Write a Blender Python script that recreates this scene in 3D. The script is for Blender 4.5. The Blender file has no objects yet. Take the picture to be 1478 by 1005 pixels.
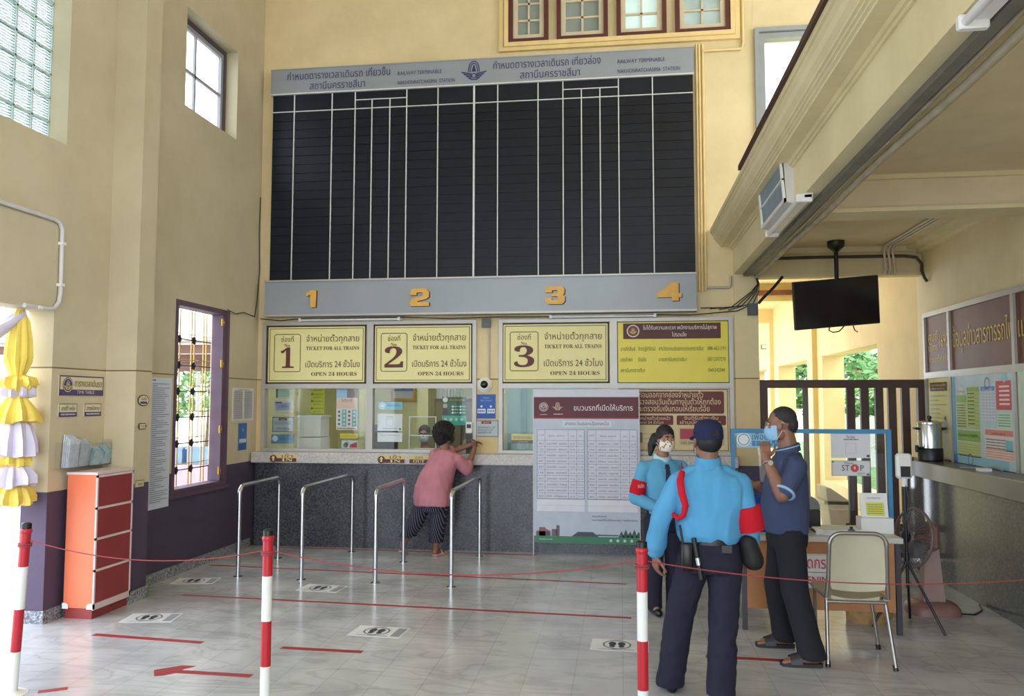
import bpy, bmesh, math, random
import numpy as np
from mathutils import Vector, Matrix, Euler
from mathutils.geometry import delaunay_2d_cdt
random.seed(7)
sc = bpy.context.scene
COL = sc.collection
PI = math.pi
# ------------------------------------------------------------------ camera
cam_data = bpy.data.cameras.new('camera')
cam_data.sensor_width = 36.0
cam_data.lens = 1171.0 / 1478.0 * 36.0
cam = bpy.data.objects.new('camera', cam_data)
COL.objects.link(cam)
cam.location = (0, 0, 1.70)
cam.rotation_euler = (math.radians(93.82), math.radians(-0.06), math.radians(7.62))
cam_data.clip_start = 0.05
sc.camera = cam
# ------------------------------------------------------------------ sky, lights, exposure
world = bpy.data.worlds.new('sky')
sc.world = world
world.use_nodes = True
wn = world.node_tree.nodes
wl = world.node_tree.links
bg = wn['Background']
wtc = wn.new('ShaderNodeTexCoord')
wno = wn.new('ShaderNodeTexNoise'); wno.inputs['Scale'].default_value = 2.5; wno.inputs['Detail'].default_value = 5
wr = wn.new('ShaderNodeValToRGB')
wr.color_ramp.elements[0].position = 0.35; wr.color_ramp.elements[0].color = (0.70, 0.83, 1.0, 1)
wr.color_ramp.elements[1].position = 0.7; wr.color_ramp.elements[1].color = (0.93, 0.97, 1.0, 1)
wl.new(wtc.outputs['Generated'], wno.inputs['Vector'])
wl.new(wno.outputs['Fac'], wr.inputs['Fac'])
wl.new(wr.outputs['Color'], bg.inputs['Color'])
bg.inputs['Strength'].default_value = 3.2
sc.view_settings.view_transform = 'Standard'
sc.view_settings.look = 'None'
sc.view_settings.exposure = 0.85
sc.view_settings.gamma = 1.0
sc.view_settings.use_curve_mapping = False
sc.cycles.max_bounces = 10
sc.cycles.diffuse_bounces = 6
sc.cycles.sample_clamp_indirect = 8.0
sc.cycles.caustics_reflective = False
sc.cycles.caustics_refractive = False

def portal(name, loc, sx, sy, rot):
    # sampling guide for daylight in an opening (gives no light of its own)
    l = bpy.data.lights.new(name, 'AREA'); l.shape = 'RECTANGLE'; l.size = sx; l.size_y = sy
    l.cycles.is_portal = True
    o = bpy.data.objects.new(name, l); COL.objects.link(o); o.location = loc; o.rotation_euler = rot

# ------------------------------------------------------------------ materials
def lin(c):
    out = []
    for v in c[:3]:
        v = v / 255.0
        out.append(v / 12.92 if v <= 0.04045 else ((v + 0.055) / 1.055) ** 2.4)
    return tuple(out) + (1.0,)

_M = {}
def mat(name, c, rough=0.6, metal=0.0, var=0.06, vs=6.0, bump=0.0, bs=60.0, spec=0.5, alpha=1.0, trans=0.0, emit=0.0, coat=0.0):
    if name in _M: return _M[name]
    m = bpy.data.materials.new(name); m.use_nodes = True; _M[name] = m
    n = m.node_tree.nodes; l = m.node_tree.links
    p = n['Principled BSDF']
    p.inputs['Roughness'].default_value = rough
    p.inputs['Metallic'].default_value = metal
    p.inputs['Specular IOR Level'].default_value = spec
    p.inputs['Alpha'].default_value = alpha
    p.inputs['Transmission Weight'].default_value = trans
    p.inputs['Coat Weight'].default_value = coat
    lc = lin(c)
    tc = n.new('ShaderNodeTexCoord')
    if var > 0:
        nz = n.new('ShaderNodeTexNoise'); nz.inputs['Scale'].default_value = vs; nz.inputs['Detail'].default_value = 4
        r = n.new('ShaderNodeValToRGB')
        r.color_ramp.elements[0].position = 0.3; r.color_ramp.elements[1].position = 0.7
        r.color_ramp.elements[0].color = tuple(max(0, v * (1 - var)) for v in lc[:3]) + (1,)
        r.color_ramp.elements[1].color = tuple(min(1, v * (1 + var)) for v in lc[:3]) + (1,)
        l.new(tc.outputs['Object'], nz.inputs['Vector']); l.new(nz.outputs['Fac'], r.inputs['Fac'])
        l.new(r.outputs['Color'], p.inputs['Base Color'])
    else:
        p.inputs['Base Color'].default_value = lc
    if emit > 0:
        p.inputs['Emission Color'].default_value = lc; p.inputs['Emission Strength'].default_value = emit
    if bump > 0:
        nb = n.new('ShaderNodeTexNoise'); nb.inputs['Scale'].default_value = bs; nb.inputs['Detail'].default_value = 5
        b = n.new('ShaderNodeBump'); b.inputs['Strength'].default_value = bump; b.inputs['Distance'].default_value = 0.01
        l.new(tc.outputs['Object'], nb.inputs['Vector']); l.new(nb.outputs['Fac'], b.inputs['Height'])
        l.new(b.outputs['Normal'], p.inputs['Normal'])
    return m

def ink(c, rough=0.55):
    return mat('ink_%d_%d_%d' % tuple(c), c, rough=rough, var=0.03, vs=15)

def wall_mat(name, bands, rough=0.65, line=True):
    # paint by real height on the wall: bands = [(up to z, colour)], plus stains
    m = bpy.data.materials.new(name); m.use_nodes = True
    n = m.node_tree.nodes; l = m.node_tree.links; p = n['Principled BSDF']
    p.inputs['Roughness'].default_value = rough; p.inputs['Specular IOR Level'].default_value = 0.35
    geo = n.new('ShaderNodeNewGeometry'); sep = n.new('ShaderNodeSeparateXYZ'); l.new(geo.outputs['Position'], sep.inputs[0])
    cur = None
    for i, (z, c) in enumerate(bands):
        if cur is None:
            rgb = n.new('ShaderNodeRGB'); rgb.outputs[0].default_value = lin(c); cur = rgb.outputs[0]
        else:
            gt = n.new('ShaderNodeMath'); gt.operation = 'GREATER_THAN'; gt.inputs[1].default_value = bands[i - 1][0]
            l.new(sep.outputs['Z'], gt.inputs[0])
            mx = n.new('ShaderNodeMix'); mx.data_type = 'RGBA'
            l.new(gt.outputs[0], mx.inputs['Factor']); l.new(cur, mx.inputs['A']); mx.inputs['B'].default_value = lin(c)
            cur = mx.outputs['Result']
    if line:
        for zc, w in ((1.967, 0.006),):
            cmp_ = n.new('ShaderNodeMath'); cmp_.operation = 'COMPARE'; cmp_.inputs[1].default_value = zc; cmp_.inputs[2].default_value = w
            l.new(sep.outputs['Z'], cmp_.inputs[0])
            mx = n.new('ShaderNodeMix'); mx.data_type = 'RGBA'; mx.inputs['B'].default_value = lin((120, 104, 70))
            l.new(cmp_.outputs[0], mx.inputs['Factor']); l.new(cur, mx.inputs['A']); cur = mx.outputs['Result']
    nz = n.new('ShaderNodeTexNoise'); nz.inputs['Scale'].default_value = 1.3; nz.inputs['Detail'].default_value = 8; nz.inputs['Roughness'].default_value = 0.65
    l.new(geo.outputs['Position'], nz.inputs['Vector'])
    r = n.new('ShaderNodeValToRGB'); r.color_ramp.elements[0].position = 0.30; r.color_ramp.elements[1].position = 0.62
    r.color_ramp.elements[0].color = (0.84, 0.83, 0.80, 1); r.color_ramp.elements[1].color = (1, 1, 1, 1)
    l.new(nz.outputs['Fac'], r.inputs['Fac'])
    mu = n.new('ShaderNodeMix'); mu.data_type = 'RGBA'; mu.blend_type = 'MULTIPLY'; mu.inputs['Factor'].default_value = 1
    l.new(cur, mu.inputs['A']); l.new(r.outputs['Color'], mu.inputs['B']); l.new(mu.outputs['Result'], p.inputs['Base Color'])
    nb = n.new('ShaderNodeTexNoise'); nb.inputs['Scale'].default_value = 30; nb.inputs['Detail'].default_value = 5
    b = n.new('ShaderNodeBump'); b.inputs['Strength'].default_value = 0.12; b.inputs['Distance'].default_value = 0.01
    l.new(geo.outputs['Position'], nb.inputs['Vector']); l.new(nb.outputs['Fac'], b.inputs['Height']); l.new(b.outputs['Normal'], p.inputs['Normal'])
    return m

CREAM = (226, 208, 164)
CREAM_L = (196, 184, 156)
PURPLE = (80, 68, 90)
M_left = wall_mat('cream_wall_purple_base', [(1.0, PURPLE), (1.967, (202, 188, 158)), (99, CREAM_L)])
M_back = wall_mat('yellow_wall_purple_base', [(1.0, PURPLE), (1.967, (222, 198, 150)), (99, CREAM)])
M_hall = wall_mat('cream_plaster', [(99, CREAM)], line=False)
M_beam = wall_mat('beam_paint', [(99, (230, 218, 178))], line=False)
M_ceil = wall_mat('ceiling_paint', [(99, (226, 210, 178))], line=False)
M_yell = wall_mat('corridor_yellow', [(99, (216, 190, 132))], line=False)
M_office = wall_mat('office_wall', [(99, (226, 222, 174))], line=False)

def granite(name, c0, c1, rough, scale=90):
    m = bpy.data.materials.new(name); m.use_nodes = True
    n = m.node_tree.nodes; l = m.node_tree.links; p = n['Principled BSDF']
    geo = n.new('ShaderNodeNewGeometry')
    v = n.new('ShaderNodeTexVoronoi'); v.inputs['Scale'].default_value = scale
    nz = n.new('ShaderNodeTexNoise'); nz.inputs['Scale'].default_value = scale * 0.7; nz.inputs['Detail'].default_value = 6
    big = n.new('ShaderNodeTexNoise'); big.inputs['Scale'].default_value = 3.0; big.inputs['Detail'].default_value = 4
    for t in (v, nz, big): l.new(geo.outputs['Position'], t.inputs['Vector'])
    sx = n.new('ShaderNodeSeparateColor'); l.new(v.outputs['Color'], sx.inputs[0])
    ad = n.new('ShaderNodeMath'); ad.operation = 'MULTIPLY'; l.new(sx.outputs[0], ad.inputs[0]); l.new(nz.outputs['Fac'], ad.inputs[1])
    a2 = n.new('ShaderNodeMath'); a2.operation = 'ADD'; l.new(ad.outputs[0], a2.inputs[0])
    ms = n.new('ShaderNodeMath'); ms.operation = 'MULTIPLY_ADD'; ms.inputs[1].default_value = 0.5; ms.inputs[2].default_value = -0.25
    l.new(big.outputs['Fac'], ms.inputs[0]); l.new(ms.outputs[0], a2.inputs[1])
    r = n.new('ShaderNodeValToRGB'); r.color_ramp.elements[0].position = 0.08; r.color_ramp.elements[1].position = 0.5
    r.color_ramp.elements[0].color = lin(c0); r.color_ramp.elements[1].color = lin(c1)
    l.new(a2.outputs[0], r.inputs['Fac']); l.new(r.outputs['Color'], p.inputs['Base Color'])
    p.inputs['Roughness'].default_value = rough
    return m
M_granite = granite('dark_granite', (50, 52, 58), (88, 90, 96), 0.25)
M_skirt = granite('grey_granite', (84, 88, 98), (168, 170, 176), 0.35)
M_ledge = granite('ledge_granite', (172, 168, 162), (194, 190, 186), 0.25, 60)
M_rmarble = granite('counter_marble', (80, 82, 88), (100, 102, 108), 0.10, 60)

def marble_floor():
    m = bpy.data.materials.new('marble_tiles'); m.use_nodes = True
    n = m.node_tree.nodes; l = m.node_tree.links; p = n['Principled BSDF']
    geo = n.new('ShaderNodeNewGeometry')
    mp = n.new('ShaderNodeMapping'); mp.inputs['Rotation'].default_value = (0, 0, 0.0); mp.inputs['Scale'].default_value = (1, 1, 0)
    l.new(geo.outputs['Position'], mp.inputs['Vector'])
    br = n.new('ShaderNodeTexBrick'); br.offset = 0.5; br.inputs['Scale'].default_value = 1.0
    br.inputs['Brick Width'].default_value = 0.6; br.inputs['Row Height'].default_value = 0.3
    br.inputs['Mortar Size'].default_value = 0.0022; br.inputs['Bias'].default_value = 0.0
    br.inputs['Color1'].default_value = (0.93, 0.93, 0.93, 1); br.inputs['Color2'].default_value = (1, 1, 1, 1); br.inputs['Mortar'].default_value = (0.70, 0.70, 0.69, 1)
    rot = n.new('ShaderNodeMapping'); rot.inputs['Rotation'].default_value = (0, 0, PI / 2); l.new(mp.outputs[0], rot.inputs['Vector'])
    l.new(rot.outputs[0], br.inputs['Vector'])
    # veins
    nw = n.new('ShaderNodeTexNoise'); nw.inputs['Scale'].default_value = 1.1; nw.inputs['Detail'].default_value = 7; nw.inputs['Distortion'].default_value = 1.6
    st = n.new('ShaderNodeMapping'); st.inputs['Rotation'].default_value = (0, 0, 0.9); st.inputs['Scale'].default_value = (1.0, 3.0, 1)
    l.new(mp.outputs[0], st.inputs['Vector']); l.new(st.outputs[0], nw.inputs['Vector'])
    vr = n.new('ShaderNodeValToRGB'); e = vr.color_ramp.elements
    e[0].position = 0.45; e[0].color = (1, 1, 1, 1); e[1].position = 0.55; e[1].color = (1, 1, 1, 1)
    mid = vr.color_ramp.elements.new(0.5); mid.color = (0.84, 0.84, 0.85, 1)
    l.new(nw.outputs['Fac'], vr.inputs['Fac'])
    cl = n.new('ShaderNodeTexNoise'); cl.inputs['Scale'].default_value = 2.0; cl.inputs['Detail'].default_value = 6
    l.new(mp.outputs[0], cl.inputs['Vector'])
    cr = n.new('ShaderNodeValToRGB'); cr.color_ramp.elements[0].position = 0.3; cr.color_ramp.elements[1].position = 0.7
    cr.color_ramp.elements[0].color = lin((172, 174, 178)); cr.color_ramp.elements[1].color = lin((206, 208, 212))
    l.new(cl.outputs['Fac'], cr.inputs['Fac'])
    m1 = n.new('ShaderNodeMix'); m1.data_type = 'RGBA'; m1.blend_type = 'MULTIPLY'; m1.inputs['Factor'].default_value = 1
    l.new(cr.outputs['Color'], m1.inputs['A']); l.new(vr.outputs['Color'], m1.inputs['B'])
    m2 = n.new('ShaderNodeMix'); m2.data_type = 'RGBA'; m2.blend_type = 'MULTIPLY'; m2.inputs['Factor'].default_value = 1
    l.new(m1.outputs['Result'], m2.inputs['A']); l.new(br.outputs['Color'], m2.inputs['B'])
    l.new(m2.outputs['Result'], p.inputs['Base Color'])
    rr = n.new('ShaderNodeMapRange'); rr.inputs['To Min'].default_value = 0.13; rr.inputs['To Max'].default_value = 0.26
    l.new(cl.outputs['Fac'], rr.inputs['Value']); l.new(rr.outputs['Result'], p.inputs['Roughness'])
    p.inputs['Specular IOR Level'].default_value = 0.5
    return m
M_floor = marble_floor()

M_steel = mat('brushed_steel', (196, 198, 202), rough=0.22, metal=1.0, var=0.04)
M_alu = mat('aluminium_frame', (176, 172, 166), rough=0.42, metal=0.35, var=0.04)
M_grey = mat('grey_board_paint', (144, 151, 158), rough=0.32, var=0.05, vs=2)
M_black = mat('black_slat', (16, 21, 32), rough=0.42, var=0.25, vs=3, spec=0.3)
M_wline = mat('white_divider', (206, 208, 208), rough=0.5)
M_gold = mat('gold_numeral', (214, 166, 74), rough=0.5, var=0.08, vs=20)
M_goldm = mat('gold_metal', (206, 158, 70), rough=0.35, metal=0.7)
M_brown = mat('dark_brown_paint', (70, 36, 32), rough=0.5)
M_bframe = mat('maroon_frame', (86, 40, 34), rough=0.5)
M_winfr = mat('off_white_sash', (206, 192, 164), rough=0.6)
M_pane = mat('obscure_pane', (140, 152, 146), rough=0.25, var=0.1, vs=2)
M_paneglow = mat('reflection_glow_pane', (190, 214, 212), rough=0.25, var=0.2, vs=3, emit=0.30)  # bright reflection on the pane put in as paler colour and weak emission
M_paneglow2 = mat('faint_reflection_glow_pane', (166, 186, 184), rough=0.25, var=0.2, vs=3, emit=0.10)  # fainter version of the same painted-in reflection glow
M_white = mat('white_plastic', (226, 226, 224), rough=0.45)
M_paper = mat('paper', (226, 226, 226), rough=0.8, var=0.03)
M_dark = mat('black_plastic', (20, 20, 22), rough=0.4)
M_red = mat('red_paint', (178, 30, 44), rough=0.4)
M_wpaint = mat('white_paint', (224, 226, 224), rough=0.4)
M_rope = mat('red_rope', (150, 58, 66), rough=0.7)
M_tape = mat('red_floor_tape', (154, 46, 52), rough=0.5, var=0.12, vs=12)
M_orange = mat('orange_laminate', (226, 118, 82), rough=0.4)
M_dred = mat('dark_red_laminate', (140, 50, 52), rough=0.4)
M_lilac = mat('lilac_trim', (214, 196, 196), rough=0.5)
M_glass = bpy.data.materials.new('clear_glass'); M_glass.use_nodes = True
def _glass(m, tint, fac):
    n = m.node_tree.nodes; l = m.node_tree.links; n.remove(n['Principled BSDF'])
    t = n.new('ShaderNodeBsdfTransparent'); t.inputs['Color'].default_value = tint
    g = n.new('ShaderNodeBsdfGlossy'); g.inputs['Roughness'].default_value = 0.02; g.inputs['Color'].default_value = (1, 1, 1, 1)
    f = n.new('ShaderNodeFresnel'); f.inputs['IOR'].default_value = 1.45
    gb = n.new('ShaderNodeNewGeometry'); nb = n.new('ShaderNodeMath'); nb.operation = 'MULTIPLY_ADD'; nb.inputs[1].default_value = -fac; nb.inputs[2].default_value = fac; l.new(gb.outputs['Backfacing'], nb.inputs[0])
    mu = n.new('ShaderNodeMath'); mu.operation = 'MULTIPLY'; l.new(nb.outputs[0], mu.inputs[1])
    x = n.new('ShaderNodeMixShader'); l.new(f.outputs[0], mu.inputs[0]); l.new(mu.outputs[0], x.inputs[0]); l.new(t.outputs[0], x.inputs[1]); l.new(g.outputs[0], x.inputs[2])
    l.new(x.outputs[0], n['Material Output'].inputs['Surface'])
_glass(M_glass, (0.93, 0.96, 0.95, 1), 1.0)
M_acryl = bpy.data.materials.new('scratched_acrylic'); M_acryl.use_nodes = True
_glass(M_acryl, (0.94, 0.96, 0.97, 1), 1.2)

# ------------------------------------------------------------------ geometry helpers
V = Vector
class MB:
    def __init__(s): s.v = []; s.f = []; s.mi = []; s.sm = []; s.mats = []
    def m(s, mt):
        if mt not in s.mats: s.mats.append(mt)
        return s.mats.index(mt)
    def add(s, vs, fs, mt, smooth=False, M=None):
        o = len(s.v); i = s.m(mt)
        s.v += [tuple(M @ V(p)) if M is not None else tuple(p) for p in vs]
        for f in fs: s.f.append(tuple(o + k for k in f)); s.mi.append(i); s.sm.append(smooth)
        return s
    def box(s, x0, x1, y0, y1, z0, z1, mt, M=None, bev=0.0):
        if bev > 0:
            b = bev
            def rr(z, q): return [(x0 + b + q, y0 + q, z), (x1 - b - q, y0 + q, z), (x1 - q, y0 + b + q, z), (x1 - q, y1 - b - q, z), (x1 - b - q, y1 - q, z), (x0 + b + q, y1 - q, z), (x0 + q, y1 - b - q, z), (x0 + q, y0 + b + q, z)]
            return s.loft([rr(z0, b * .7), rr(z0 + b, 0), rr(z1 - b, 0), rr(z1, b * .7)], mt, M=M)
        vs = [(x, y, z) for z in (z0, z1) for y in (y0, y1) for x in (x0, x1)]
        return s.add(vs, [(0, 2, 3, 1), (4, 5, 7, 6), (0, 1, 5, 4), (2, 6, 7, 3), (0, 4, 6, 2), (1, 3, 7, 5)], mt, M=M)
    def loft(s, rings, mt, cap=True, smooth=False, M=None, closed=False):
        n = len(rings[0]); vs = [p for r in rings for p in r]; fs = []
        R = len(rings)
        for i in range(R if closed else R - 1):
            a = i * n; b = ((i + 1) % R) * n
            for k in range(n): fs.append((a + k, a + (k + 1) % n, b + (k + 1) % n, b + k))
        if cap and not closed: fs.append(tuple(range(n - 1, -1, -1))); fs.append(tuple((R - 1) * n + k for k in range(n)))
        return s.add(vs, fs, mt, smooth, M)
    def tube(s, path, r, mt, seg=10, cap=True, closed=False, smooth=True, M=None):
        P = [V(p) for p in path]; n = len(P)
        rs = r if isinstance(r, (list, tuple)) else [r] * n
        rings = []; up = None
        for i in range(n):
            if closed: t = (P[(i + 1) % n] - P[i - 1])
            else: t = P[min(i + 1, n - 1)] - P[max(i - 1, 0)]
            t = t.normalized() if t.length > 1e-9 else V((0, 0, 1))
            if up is None: up = t.orthogonal().normalized()
            else:
                up = up - t * up.dot(t)
                up = up.normalized() if up.length > 1e-6 else t.orthogonal().normalized()
            w = t.cross(up)
            rings.append([P[i] + (up * math.cos(2 * PI * k / seg) + w * math.sin(2 * PI * k / seg)) * rs[i] for k in range(seg)])
        return s.loft(rings, mt, cap, smooth, M, closed)
    def cyl(s, p0, p1, r, mt, seg=16, r1=None, M=None):
        return s.tube([p0, p1], [r, r if r1 is None else r1], mt, seg, M=M)
    def lathe(s, prof, c, mt, seg=24, M=None, smooth=True):
        rings = [[(c[0] + r * math.cos(2 * PI * k / seg), c[1] + r * math.sin(2 * PI * k / seg), c[2] + z) for k in range(seg)] for r, z in prof]
        return s.loft(rings, mt, True, smooth, M)
    def ell(s, c, rx, ry, rz, mt, M=None, nu=16, nv=10):
        rings = []
        for i in range(nv + 1):
            a = -PI / 2 + PI * (i + 0.02 if i == 0 else i - 0.02 if i == nv else i) / nv
            rings.append([(c[0] + rx * math.cos(a) * math.cos(2 * PI * k / nu), c[1] + ry * math.cos(a) * math.sin(2 * PI * k / nu), c[2] + rz * math.sin(a)) for k in range(nu)])
        return s.loft(rings, mt, True, True, M)
    def prism(s, pts, o, u, v, d, mt, smooth=False):
        # outline pts (a, b) in the plane o + a u + b v, pushed along d
        o, u, v, d = V(o), V(u), V(v), V(d)
        r0 = [o + u * a + v * b for a, b in pts]; r1 = [p + d for p in r0]
        return s.loft([r0, r1], mt, True, smooth)
    def mesh(s, name, off=(0, 0, 0)):
        me = bpy.data.meshes.new(name)
        me.from_pydata([(a - off[0], b - off[1], c - off[2]) for a, b, c in s.v], [], s.f)
        for mt in s.mats: me.materials.append(mt)
        me.polygons.foreach_set('material_index', s.mi); me.polygons.foreach_set('use_smooth', s.sm)
        me.update()
        bm = bmesh.new(); bm.from_mesh(me); bmesh.ops.recalc_face_normals(bm, faces=bm.faces); bm.to_mesh(me); bm.free()
        if any(s.sm): me.set_sharp_from_angle(angle=math.radians(50))
        return me

ORG = {}
def tag(o, label=None, cat=None, group=None, kind=None):
    if label: o['label'] = label
    if cat: o['category'] = cat
    if group: o['group'] = group
    if kind: o['kind'] = kind
    return o
def thing(name, label, cat, loc, group=None):
    o = bpy.data.objects.new(name, None); COL.objects.link(o); o.location = loc; o.empty_display_size = 0.1
    ORG[o.name] = V(loc)
    return tag(o, label, cat, group)
def put(mb, name, parent=None, label=None, cat=None, group=None, kind=None, loc=None):
    if parent is not None: off = ORG[parent.name]
    elif loc is not None: off = V(loc)
    elif kind == 'structure': off = V((0, 0, 0))
    else:
        A = np.array(mb.v); lo = A.min(0); hi = A.max(0); off = V(((lo[0] + hi[0]) / 2, (lo[1] + hi[1]) / 2, lo[2]))
    o = bpy.data.objects.new(name, mb.mesh(name, off)); COL.objects.link(o)
    if parent is not None: o.parent = parent
    else: o.location = off
    ORG[o.name] = off
    return tag(o, label, cat, group, kind)
def struct(mb, name): return put(mb, name, kind='structure')
def copy_tree(o, parent=None):
    c = o.copy(); COL.objects.link(c)
    if parent is not None: c.parent = parent
    for ch in [x for x in bpy.data.objects if x.parent == o]: copy_tree(ch, c)
    return c

# lettering: outlines of the font, filled by winding number
_T = {}
def text_tris(body, off=0.0, res=2):
    k = (body, off, res)
    if k in _T: return _T[k]
    cu = bpy.data.curves.new('lettering', 'FONT'); cu.body = body; cu.size = 1; cu.offset = off; cu.resolution_u = res; cu.fill_mode = 'NONE'
    o = bpy.data.objects.new('lettering', cu)
    me = bpy.data.meshes.new_from_object(o)
    co = [(v.co.x, v.co.y) for v in me.vertices]; ed = [tuple(e.vertices) for e in me.edges]
    nb = {}
    for a, b in ed: nb.setdefault(a, []).append(b); nb.setdefault(b, []).append(a)
    seen = set(); segs = []
    for s0 in nb:
        if s0 in seen: continue
        loop = [s0]; seen.add(s0); c = s0; p = None
        while True:
            nx = [q for q in nb[c] if q != p and q not in seen]
            if not nx: break
            p, c = c, nx[0]; seen.add(c); loop.append(c)
        # mesh edges keep curve direction: follow stored vertex order
        if len(loop) > 2 and loop[1] - loop[0] not in (1,): loop = [loop[0]] + loop[:0:-1]
        segs += [(loop[i], loop[(i + 1) % len(loop)]) for i in range(len(loop))]
    vo, eo, fo, _, _, _ = delaunay_2d_cdt([V(c) for c in co], segs, [], 0, 1e-6, False)
    P = np.array([tuple(v) for v in vo]); F = [f for f in fo]
    T = np.array([(f[0], f[1], f[2]) for f in F])
    cen = P[T].mean(1)
    A = np.array([co[a] for a, b in segs]); B = np.array([co[b] for a, b in segs])
    keep = []
    for c0 in range(0, len(cen), 400):
        q = cen[c0:c0 + 400]
        y = q[:, 1][:, None]; x = q[:, 0][:, None]
        up = (A[:, 1] <= y) & (B[:, 1] > y); dn = (A[:, 1] > y) & (B[:, 1] <= y)
        den = np.where(B[:, 1] == A[:, 1], 1e-12, B[:, 1] - A[:, 1])
        xi = A[:, 0] + (y - A[:, 1]) / den * (B[:, 0] - A[:, 0])
        w = ((xi > x) & up).sum(1) - ((xi > x) & dn).sum(1)
        keep += list(w != 0)
    T = T[np.array(keep)]
    used = np.unique(T); mp = {int(a): i for i, a in enumerate(used)}
    P = P[used]; T = [tuple(mp[int(i)] for i in t) for t in T]
    bpy.data.objects.remove(o); bpy.data.curves.remove(cu); bpy.data.meshes.remove(me)
    _T[k] = (P, T)
    return _T[k]
def serif(s):
    out = ''
    for ch in s:
        if 'A' <= ch <= 'Z': out += chr(0x1D400 + ord(ch) - 65)
        elif 'a' <= ch <= 'z': out += chr(0x1D41A + ord(ch) - 97)
        elif '0' <= ch <= '9': out += chr(0x1D7CE + ord(ch) - 48)
        else: out += ch
    return out

class Sheet:
    """prints shapes and lettering on a flat face: o lower left corner, u right, v up, n out"""
    def __init__(s, o, u, v, n, W=1, H=1):
        s.o, s.u, s.v, s.n = V(o), V(u).normalized(), V(v).normalized(), V(n).normalized(); s.mb = MB(); s.W = W; s.H = H; s.k = 0
    def P(s, x, y, lay): return s.o + s.u * (x * s.W) + s.v * (y * s.H) + s.n * (0.0012 * lay)
    def poly(s, pts, c, lay=1, fs=None):
        s.mb.add([s.P(x, y, lay) for x, y in pts], fs or [tuple(range(len(pts)))], c if not isinstance(c, tuple) else ink(c))
    def rect(s, x0, x1, y0, y1, c, lay=1): s.poly([(x0, y0), (x1, y0), (x1, y1), (x0, y1)], c, lay)
    def frame(s, x0, x1, y0, y1, w, c, lay=2):
        wx, wy = w / s.W, w / s.H
        s.rect(x0, x1, y0, y0 + wy, c, lay); s.rect(x0, x1, y1 - wy, y1, c, lay); s.rect(x0, x0 + wx, y0, y1, c, lay); s.rect(x1 - wx, x1, y0, y1, c, lay)
    def rpts(s, x0, x1, y0, y1, r):
        rx, ry = r / s.W, r / s.H; out = []
        for cx, cy, a0 in ((x1 - rx, y1 - ry, 0), (x0 + rx, y1 - ry, 90), (x0 + rx, y0 + ry, 180), (x1 - rx, y0 + ry, 270)):
            for k in range(5):
                a = math.radians(a0 + 22.5 * k); out.append((cx + rx * math.cos(a), cy + ry * math.sin(a)))
        return out
    def rrect(s, x0, x1, y0, y1, r, c, lay=1): s.poly(s.rpts(x0, x1, y0, y1, r), c, lay)
    def rframe(s, x0, x1, y0, y1, r, w, c, lay=2):
        a = s.rpts(x0, x1, y0, y1, r); b = s.rpts(x0 + w / s.W, x1 - w / s.W, y0 + w / s.H, y1 - w / s.H, max(r - w, .001)); n = len(a)
        s.poly(a + b, c, lay, [(i, (i + 1) % n, n + (i + 1) % n, n + i) for i in range(n)])
    def disc(s, x, y, r, c, lay=1, ry=None, n=24):
        ry = r if ry is None else ry
        s.poly([(x + r / s.W * math.cos(2 * PI * k / n), y + ry / s.H * math.sin(2 * PI * k / n)) for k in range(n)], c, lay)
    def ring(s, x, y, r, w, c, lay=2, n=24, ry=None):
        q = 1 if ry is None else ry / r
        a = [(x + rr / s.W * math.cos(2 * PI * k / n), y + q * rr / s.H * math.sin(2 * PI * k / n)) for rr in (r, r - w) for k in range(n)]
        s.poly(a, c, lay, [(i, (i + 1) % n, n + (i + 1) % n, n + i) for i in range(n)])
    def line(s, x0, y0, x1, y1, w, c, lay=2):
        dx, dy = (x1 - x0) * s.W, (y1 - y0) * s.H; L = math.hypot(dx, dy) or 1; ex, ey = -dy / L * w / 2, dx / L * w / 2
        s.poly([(x0 + ex / s.W, y0 + ey / s.H), (x1 + ex / s.W, y1 + ey / s.H), (x1 - ex / s.W, y1 - ey / s.H), (x0 - ex / s.W, y0 - ey / s.H)], c, lay)
    def text(s, body, x, y, h, c, lay=3, w=None, al='l', bold=0.0, res=2, slant=0.0):
        # h: letter size in metres; w: fit the line to this width (fraction of W)
        P, T = text_tris(body, bold, res)
        if not len(P): return
        x0, x1 = P[:, 0].min(), P[:, 0].max(); sx = h
        if w is not None: sx = w * s.W / (x1 - x0)
        wd = (x1 - x0) * sx
        ox = x * s.W - (0 if al == 'l' else wd / 2 if al == 'c' else wd)
        vs = [s.o + s.u * (ox + (p[0] - x0) * sx + slant * p[1] * h) + s.v * (y * s.H + p[1] * h) + s.n * (0.0012 * lay) for p in P]
        s.mb.add(vs, T, ink(c) if isinstance(c, tuple) else c)
    def scrib(s, x0, x1, y, h, c, lay=3, seed=0, gap=0.25):
        # a line of print too small to read at this size
        rnd = random.Random(seed); x = x0
        while x < x1:
            w = min(h / s.W * rnd.uniform(0.8, 3.2), x1 - x)
            s.rect(x, x + w, y, y + h / s.H, c, lay); x += w + h / s.W * gap * rnd.uniform(.8, 2)
    def done(s, name, parent): return put(s.mb, name, parent)

def sheet_x(x0, x1, z0, z1, y): return Sheet((x0, y, z0), (1, 0, 0), (0, 0, 1), (0, -1, 0), x1 - x0, z1 - z0)        # faces the camera (-y)
def sheet_l(y0, y1, z0, z1, x): return Sheet((x, y0, z0), (0, 1, 0), (0, 0, 1), (1, 0, 0), y1 - y0, z1 - z0)          # on the left wall, faces +x
def sheet_r(y0, y1, z0, z1, x): return Sheet((x, y1, z0), (0, -1, 0), (0, 0, 1), (-1, 0, 0), y1 - y0, z1 - z0)        # on the right wall, faces -x
def B1(*a, **k): return MB().box(*a, **k)
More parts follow.
